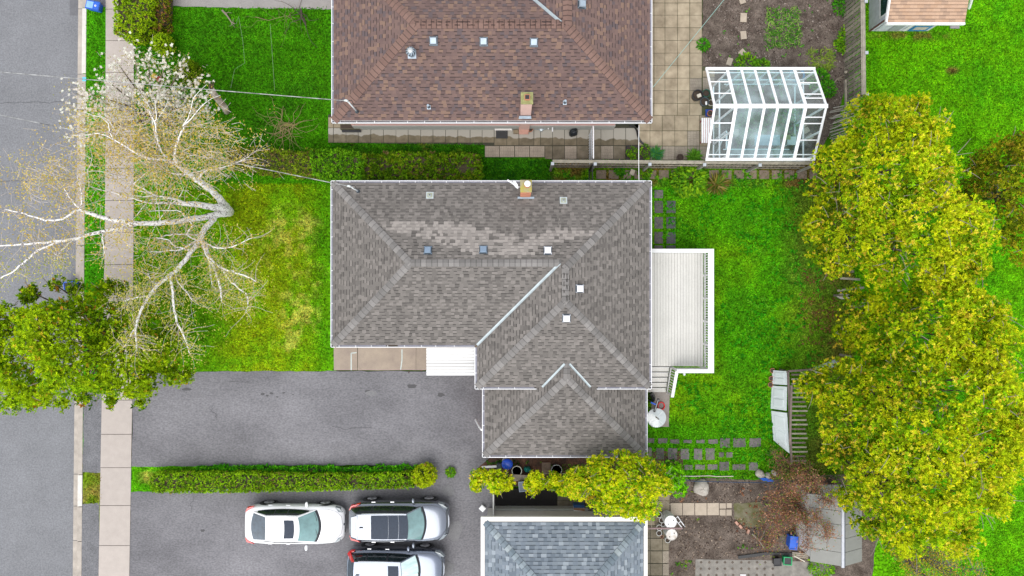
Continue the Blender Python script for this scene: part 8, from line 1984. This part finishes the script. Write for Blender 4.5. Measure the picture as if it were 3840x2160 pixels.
# ------------------------------------------------------------------ wires
def wire(pts, r, m, label, cat="cable", name="cable", sag=0.0, n=24):
    A, B = pts; mb = MB(); P = [A.lerp(B, i / n) - Vector((0, 0, sag * 4 * (i / n) * (1 - i / n))) for i in range(n + 1)]
    mb.tube(P, r, 5); return tag(mb.build(name, m, loc=A, smooth=True), label, cat)
pole = thing("utility_pole", (-38, 2.0, 0), "wooden utility pole across the street carrying the two power lines", "pole")
mb = MB(); mb.tube([(-38, 2.0, -.16), (-38, 2.0, 8.5)], [.17, .12], 12); mb.build("shaft", M_WOOD, pole)
mb = MB(); mb.bar((-38, 0.5, 7.9), (-38, 3.5, 7.9), .1, .12); mb.build("cross_arm", M_WOOD, pole)
M_WIRE = mat("twisted_cable", (0.5, 0.5, 0.5), 0.5, col2=(0.03, 0.03, 0.03), scale=0.9, stretch=(3.2, .3, .3))
eB = W(0, 267, 6.6); eG = W(0, 430, 6.6)
wire((mB + (eB - mB) * 1.55, mB), .018, M_WIRE, "upper power cable crossing the street to the brown roofed house", "power line", "power_line", sag=.12, n=60)
wire((mG + (eG - mG) * 1.55, mG), .018, M_WIRE, "lower power cable running behind the birch to the grey roofed house", "power line", "power_line", sag=.12, n=60)
wire((W(2396, 470, 2.85), W(2396, 678, 2.85)), .014, M_WHITE, "thin white cable hanging between the corners of the two houses", sag=.05)
wire((W(2448, 328, 2.88), W(2730, -20, 2.5)), .012, mat("teal_line", (0.25, 0.42, 0.38), 0.6), "thin green washing line running diagonally over the patio", "washing line", "washing_line", sag=.1)
wp = thing("line_post", W(2730, -20, 0), "post at the end of the green washing line in the vegetable bed", "post"); c = W(2730, -20, 2.5)
mb = MB(); mb.tube([(c.x, c.y, 0), (c.x, c.y, 2.6)], .04, 8); mb.build("shaft", M_WOOD, wp)

# ------------------------------------------------------------------ plants
def plant(px, py, r, h, cols, n, label, size=.14, cat="plant", name="plant", z=0.0, strap=False, parent=None, group=None, seed=None):
    g = np.random.default_rng(int(px * 7 + py)); c = W(px, py, h * .5 + z)
    a = g.uniform(0, 6.283, n); q = r * np.sqrt(g.uniform(0, 1, n)); zz = z + h * (1 - (q / r) ** 2 * .7) * g.uniform(.5, 1, n)
    if strap:
        P = np.stack([c.x + g.normal(0, r * .12, n), c.y + g.normal(0, r * .12, n), np.full(n, z + .01)], 1); el = g.uniform(.15, .9, n)
        D = np.stack([np.cos(a) * np.cos(el), np.sin(a) * np.cos(el), np.sin(el)], 1); L = r * g.uniform(.6, 1.15, n) / np.cos(el).clip(.5, 1); Wd = L * .07 + .012
    else:
        P = np.stack([c.x + q * np.cos(a), c.y + q * np.sin(a), zz], 1); D = np.stack([np.cos(a) + g.normal(0, .6, n), np.sin(a) + g.normal(0, .6, n), g.normal(.1, .35, n)], 1); L = size * g.uniform(.5, 1.3, n); Wd = L * g.uniform(.35, .6, n)
    C = np.array(cols)[g.integers(0, len(cols), n)] * g.uniform(.65, 1.4, (n, 1))
    arr = leaf_arrays(P, unit(D), unit(np.tile([[0, 0, 1.0]], (n, 1)) + g.normal(0, .35, (n, 3))), L, Wd, np.clip(C, 0, .8), droop=.15 if strap else 0)
    if parent is not None: return leaf_obj(name, arr, LEAF, parent)
    return tag(leaf_obj(name, arr, LEAF, loc=(c.x, c.y, z)), label, cat, group)
GB = [(0.06, 0.26, 0.01), (0.09, 0.30, 0.01), (0.03, 0.17, 0.01)]
YG = [(0.20, 0.38, 0.01), (0.12, 0.30, 0.01), (0.07, 0.22, 0.01)]
plant(2592, 672, .78, .9, YG, 900, "big feathery bright green plant growing below the north fence", .22)
plant(2690, 690, .55, .5, [(0.22, 0.20, 0.03), (0.30, 0.22, 0.08), (0.10, 0.20, 0.02)], 300, "dry brownish green clump right of the feathery plant", .22, strap=True)
plant(2462, 575, .40, .45, [(0.06, 0.28, 0.10), (0.10, 0.32, 0.06)], 220, "grassy blue green tuft on the fence side of the patio", .2, strap=True)
plant(2605, 588, .40, .45, [(0.10, 0.30, 0.02), (0.16, 0.34, 0.03)], 260, "grassy bright tuft at the greenhouse corner by the fence", .2, strap=True)
for px, py, r in ((2360, 572, .14), (2372, 566, .2), (2375, 590, .1), (2420, 555, .2), (2405, 572, .18), (2425, 590, .12)):
    plant(px, py, r, .2, YG, 60, None, .1, parent=rb, name="seedling", z=.17)
for px, py, r, l in ((2800, 242, .55, "dense bright green clump at the north glass wall of the greenhouse"), (2860, 248, .35, "smaller bright clump right of the dense one at the greenhouse"), (3070, 295, .5, "leafy green clump beside the greenhouse east wall, northern one"), (3105, 330, .4, "leafy green clump beside the greenhouse east wall, southern one"),
                     (3188, 135, .5, "bright green shrub leaning over the fence by the vegetable bed"), (3165, 20, .45, "green leaves at the fence foot at the top of the bed"), (2640, 165, .25, "small green weed at the patio edge"), (3165, 165, .35, "low bright shrub tip hanging from the fence"), (2325, 640, .18, "little leafy weed among the tan stones by the fence"), (2420, 640, .3, "leafy bright weed at the third fence post"),
                     (1690, 1772, .18, "small bright green weed in the gravel at the hedge end"), (3085, 2125, .6, "big leaved bright green plant below the grey shed")):
    plant(px, py, r, .35, YG if 'bright' in l else GB, int(500 * r + 60), l, .15)
onion = plant(2932, 108, 1.0, .3, [(0.22, 0.36, 0.10), (0.14, 0.30, 0.06), (0.30, 0.42, 0.18)], 1, "x"); bpy.data.objects.remove(onion)
# garlic patch: rows of strap leaved plants
gg = np.random.default_rng(77)
arrs = []
for i in range(9):
    for j in range(13):
        c = W(2876 + i * 14.5 + gg.uniform(-3, 3), 38 + j * 11.5 + gg.uniform(-3, 3)); n = 6; a = gg.uniform(0, 6.283, n); el = gg.uniform(.1, .7, n)
        P = np.tile([[c.x, c.y, .02]], (n, 1)); D = np.stack([np.cos(a) * np.cos(el), np.sin(a) * np.cos(el), np.sin(el)], 1)
        C = np.array([(0.08, 0.26, 0.02), (0.04, 0.15, 0.01), (0.24, 0.38, 0.08)])[gg.integers(0, 3, n)] * gg.uniform(.7, 1.3, (n, 1))
        L = gg.uniform(.14, .28, n); A = leaf_arrays(P, D, np.tile([[0, 0, 1.0]], (n, 1)), L, L * .19, C); arrs.append(A)
        o = tag(leaf_obj("garlic_plant", A, LEAF, loc=(c.x, c.y, .016)), "young garlic plant with curled strap leaves in the square patch of the bed", "garlic plant", "garlic plants in the vegetable bed")
for k in range(46):
    c = W(3045 + gg.uniform(-15, 75), 195 + gg.uniform(-10, 70)); n = 7; a = gg.uniform(0, 6.283, n); el = gg.uniform(.1, .8, n); P = np.tile([[c.x, c.y, .02]], (n, 1)); D = np.stack([np.cos(a) * np.cos(el), np.sin(a) * np.cos(el), np.sin(el)], 1); L = gg.uniform(.14, .3, n)
    arrs.append(leaf_arrays(P, D, np.tile([[0, 0, 1.0]], (n, 1)), L, L * .12, np.array([(0.30, 0.40, 0.05), (0.18, 0.30, 0.03)])[gg.integers(0, 2, n)]))
tag(leaf_obj("strap_weeds", merge(arrs[-46:]), LEAF), "loose strap leaved weeds between the bed and the fence", "weeds", kind='stuff')
def weeds(regs, dens, size, cols, label, h=.10, noise=.0, K=5, name="weeds", seed=1, cell=.35):
    g = np.random.default_rng(seed); out = []
    for (x0_, x1_, y0_, y1_) in regs:
        a = W(x0_, y1_); b_ = W(x1_, y0_); n = int((b_.x - a.x) * (b_.y - a.y) * dens); x = g.uniform(a.x, b_.x, n); y = g.uniform(a.y, b_.y, n)
        k = fbm(x, y, cell, 3) > noise
        ex_ = np.minimum(np.minimum(x - a.x, b_.x - x), np.minimum(y - a.y, b_.y - y)); k &= ex_ > g.uniform(0, .25, n)
        x = x[k]; y = y[k]; n = len(x); P = np.repeat(np.stack([x, y, g.uniform(.02, h, n)], 1), K, 0); m_ = n * K
        D = unit(g.normal(0, 1, (m_, 3)) * np.array([1, 1, .35])); C = np.array(cols)[np.repeat(g.integers(0, len(cols), n), K)] * g.uniform(.6, 1.5, (m_, 1)); L = size * g.uniform(.5, 1.3, m_)
        out.append(leaf_arrays(P, D, unit(np.tile([[0, 0, 1.0]], (m_, 1)) + g.normal(0, .35, (m_, 3))), L, L * g.uniform(.35, .7, m_), np.clip(C, 0, .8)))
    return tag(leaf_obj(name, merge(out), LEAF), label, "weeds", kind='stuff')
CL = [(0.035, 0.27, 0.004), (0.05, 0.32, 0.006), (0.02, 0.18, 0.004), (0.10, 0.34, 0.01)]
weeds([(2455, 2860, 1662, 1680), (2480, 2860, 1722, 1742), (2560, 2860, 1762, 1788), (2690, 2900, 1560, 1650), (2740, 2900, 1678, 1732), (2860, 2925, 1560, 1780), (2885, 2960, 1700, 1790)], 60, .10, CL, "bright green clover round the stepping stones", noise=.36, name="clover")
weeds([(2620, 2760, 690, 860), (2760, 3000, 700, 960), (2880, 3080, 930, 1100), (2700, 2960, 1100, 1400), (2940, 3080, 1100, 1380), (2520, 2900, 1420, 1560), (2480, 2650, 700, 900)], 46, .11, CL, "leafy green clover patches in the back lawn", noise=.52, name="clover", seed=4, cell=.7)
weeds([(2070, 2215, 636, 680), (2235, 2700, 655, 700), (2700, 3040, 640, 720), (2250, 2420, 640, 676)], 55, .13, [(0.07, 0.28, 0.01), (0.035, 0.17, 0.01), (0.13, 0.32, 0.01)], "leafy weeds along the foot of the north fence", noise=.48, seed=6)
weeds([(1265, 1815, 540, 570), (1820, 2070, 592, 690)], 40, .10, [(0.012, 0.09, 0.004), (0.02, 0.12, 0.005), (0.035, 0.16, 0.006)], "dark green weeds in the shaded strip between the houses", noise=.45, seed=7)
weeds([(1800, 2180, 1722, 1760), (1820, 1900, 1725, 1745)], 60, .10, [(0.05, 0.20, 0.01), (0.02, 0.10, 0.01), (0.10, 0.25, 0.01)], "low green weeds under the garage eave", noise=.52, seed=8)
weeds([(2510, 2610, 2090, 2160), (2545, 2640, 1830, 1870), (2590, 2680, 1935, 1960), (2750, 2830, 2030, 2060)], 45, .10, [(0.09, 0.25, 0.01), (0.05, 0.17, 0.01), (0.16, 0.20, 0.03)], "green weeds sprouting in the dug garden", noise=.5, seed=9)
weeds([(2640, 3150, 0, 250), (2700, 3060, 120, 230), (2860, 3000, 20, 190)], 5, .10, [(0.12, 0.30, 0.03), (0.06, 0.20, 0.02)], "scattered seedlings in the vegetable bed", noise=.56, seed=10)
weeds([(2545, 2650, 1850, 1884), (2760, 3000, 1820, 2000), (2900, 3060, 1750, 1900)], 40, .08, [(0.26, 0.10, 0.05), (0.17, 0.07, 0.04), (0.33, 0.16, 0.09)], "rust brown dead leaves lying on the garden soil", h=.05, noise=.5, seed=11, name="fallen_leaves")
weeds([(2180, 2330, 1722, 1760), (1500, 1602, 1388, 1404), (2990, 3160, 1000, 1300)], 60, .07, [(0.20, 0.07, 0.03), (0.12, 0.05, 0.03), (0.26, 0.12, 0.06)], "brown fallen leaves on the dark ground", h=.04, noise=.42, seed=12, name="fallen_leaves")
weeds([(2740, 3000, 380, 560), (2740, 2960, 270, 380)], 60, .12, [(0.08, 0.26, 0.05), (0.04, 0.14, 0.04), (0.14, 0.36, 0.08)], "green seedlings growing inside the greenhouse", h=.35, noise=.5, seed=13, name="seedlings")
plant(2815, 480, .75, .8, [(0.05, 0.18, 0.04), (0.08, 0.25, 0.05)], 700, "tall dark green plants inside the greenhouse", .16)
# pebbles and clods
def clods(regs, dens, s, cols, label, seed, name="clods"):
    g = np.random.default_rng(seed); V = []; Fc = []; C = []; b_ = 0
    base = np.array([[1, 0, 0], [0, 1, 0], [-1, 0, 0], [0, -1, 0], [0, 0, 1.0]]); f = np.array([[0, 1, 4, 4], [1, 2, 4, 4], [2, 3, 4, 4], [3, 0, 4, 4]])
    for (x0_, x1_, y0_, y1_) in regs:
        a = W(x0_, y1_); q = W(x1_, y0_); n = int((q.x - a.x) * (q.y - a.y) * dens); x = g.uniform(a.x, q.x, n); y = g.uniform(a.y, q.y, n); k = fbm(x, y, .5, 3) > .44; x = x[k]; y = y[k]; n = len(x)
        sz = s * g.uniform(.4, 1.5, (n, 1, 1)); B = base[None] * sz * g.uniform(.6, 1.3, (n, 5, 3)) + np.stack([x, y, np.full(n, .012)], 1)[:, None, :]
        V.append(B.reshape(-1, 3)); C.append(np.repeat(np.array(cols)[g.integers(0, len(cols), n)] * g.uniform(.7, 1.3, (n, 1)), 5, 0)); Fc.append((f[None] + (np.arange(n) * 5)[:, None, None]).reshape(-1, 4) + b_); b_ += n * 5
    V = np.concatenate(V); Fc = np.concatenate(Fc)[:, :3]; me = np_mesh(name, V, Fc, np.concatenate(C), GROUND_LEAF); o = link(name, me); return tag(o, label, "soil clods", kind='stuff')
clods([(2640, 3165, 0, 250), (3060, 3160, 250, 520)], 110, .035, [(0.15, 0.11, 0.095), (0.08, 0.06, 0.05), (0.24, 0.20, 0.18)], "crumbly clods of the vegetable bed soil", 21)
clods([(2515, 3000, 1805, 1884), (2515, 2860, 1935, 2090), (2860, 3030, 1885, 2060), (2515, 2606, 2090, 2160)], 130, .035, [(0.15, 0.11, 0.085), (0.07, 0.05, 0.04), (0.24, 0.19, 0.15)], "crumbly clods of the dug garden soil", 22)

# rust coloured shrub over the grey shed, bare tree at the bottom right
def bare_shrub(name, root_px, ends, label, tmat, leafs, nleaf, seed, r=.05, cat="tree", tw=10, spread=.14, size=.09):
    rr = random.Random(seed); t = thing(name, W(*root_px, 0), label, cat); b0 = W(*root_px, 0); tips_ = []; tw_ = MB()
    for (px, py, z, br_) in ends:
        e = W(px, py, z); m1 = b0.lerp(e, .5) + Vector((rr.uniform(-.25, .25), rr.uniform(-.25, .25), .3)); seg = catmull([(*b0, br_), (*m1, br_ * .6), (*e, br_ * .2)], 7)
        mb = MB(); mb.tube([q[:3] for q in seg], [q[3] for q in seg], 6); mb.build("branch", tmat, t, smooth=True)
        for q in seg[3:]:
            for _ in range(tw):
                p = Vector(q[:3]); d = Vector((rr.gauss(0, 1), rr.gauss(0, 1), rr.uniform(-.3, .6))).normalized(); tp = [p]
                for s in range(3): d = (d + Vector((rr.gauss(0, .4), rr.gauss(0, .4), 0))).normalized(); p = p + d * rr.uniform(.08, .22); tp.append(p)
                tw_.tube(tp, [.009, .007, .006, .004], 3, caps=False); tips_ += tp[1:]
    tw_.build("twigs", tmat, t)['kind'] = 'stuff'
    leaf_obj("leaves", scatter_leaves(tips_, nleaf, spread, size, leafs), LEAF, t)['kind'] = 'stuff'
    return t
bare_shrub("rust_shrub", (3010, 1880), [(2880, 1850, 1.6, .04), (2860, 1930, 1.6, .04), (2900, 2000, 1.4, .04), (2950, 1820, 2.2, .04), (2990, 1790, 2.0, .035), (3060, 1950, 2.9, .04), (3100, 2010, 3.0, .03), (3030, 2060, 2.6, .03), (2960, 1960, 2.0, .04), (3120, 1880, 3.0, .03), (3060, 1800, 2.6, .03)],
           "tangled bare shrub with rust brown leaves spreading over the grey shed", mat("red_twig", (0.17, 0.085, 0.055), 0.9, var=.3), [(0.34, 0.15, 0.07), (0.24, 0.10, 0.05), (0.45, 0.25, 0.15), (0.14, 0.20, 0.03)], 3800, 31)
bare_shrub("briar", (2960, 1760), [(2900, 1700, .8, .03), (2940, 1720, 1.0, .03), (3000, 1730, 1.2, .03), (3020, 1800, 1.2, .03), (2910, 1790, .9, .03), (3040, 1760, 1.4, .03)],
           "thorny bare briar with few leaves south of the white doors", mat("red_twig"), [(0.25, 0.30, 0.03), (0.30, 0.14, 0.06), (0.08, 0.22, 0.02)], 900, 32, tw=6, cat="shrub")
bare_shrub("briar", (2880, 2060), [(2820, 2010, .5, .03), (2850, 1960, .7, .03), (2900, 1980, .8, .025), (2890, 1920, .8, .02)],
           "low rusty briar arching over the dug soil left of the crates", mat("red_twig"), [(0.30, 0.14, 0.06), (0.18, 0.26, 0.03)], 260, 33, tw=3, cat="shrub")
bare_shrub("bare_tree", (3330, 2020), [(3420, 2090, 2.5, .12), (3500, 2180, 3.5, .09), (3560, 2120, 3.8, .05), (3620, 2080, 4.0, .05), (3680, 2140, 4.0, .04), (3520, 2060, 3.4, .05), (3600, 2200, 4.0, .05), (3440, 2150, 3.0, .06), (3650, 2180, 4.0, .04)],
           "leaning grey tree with thin branches and tiny yellow leaves at the bottom right", mat("grey_bark", (0.13, 0.11, 0.105), 0.9, var=.3), [(0.42, 0.36, 0.02), (0.28, 0.32, 0.02), (0.50, 0.34, 0.06)], 3600, 34, tw=9, spread=.12, size=.09)
# pile of cut sticks by the east fence
bp_ = thing("brush_pile", W(3160, 440, 0), "pile of cut grey sticks at the end of the east fence by the cedar", "stick pile")
rr = random.Random(5)
for k in range(30):
    mb = MB(); y = 388 + k * 4 + rr.uniform(-3, 3); z = rr.uniform(.1, .7); f = rr.uniform(-14, 18) + (k - 10) * -1.0
    mb.tube([W(3108 + rr.uniform(0, 18), y + 22 - f * .3, z), W(3165, y + 8, z + .15), W(3222 + rr.uniform(-14, 10), y - 8, z + .3)], [.018, .024, .014], 5); mb.build("stick", M_WOOD if k % 2 else mat("bleached_stick", (0.34, 0.32, 0.28), 0.9), bp_)
mb = MB(); c = W(3152, 340, .3); mb.tube([W(3170, 270, .0), W(3172, 270, 1.0)], .07, 8); mb.tube([W(3165, 405, 0), W(3172, 405, 1.2)], .07, 8); mb.bar(W(3170, 300, 1.0), W(3172, 405, 1.0), .08, .1); simple("old_post", mb, M_WOOD, "thick old posts with a rail standing against the east fence end", "post", W(3170, 340, 0))
lying_branch(0, 0, [(3110, 330), (3135, 300), (3160, 285), (3200, 280)], "bare grey branch propped in the weeds beside the greenhouse", mat("grey_stick"), .05, 12, .9, 14)

leaf_obj("grass", merge(blade_parts), GRASSM)
tag(bpy.data.objects["grass"], "short grass blades covering all the lawns", "grass", kind='stuff')
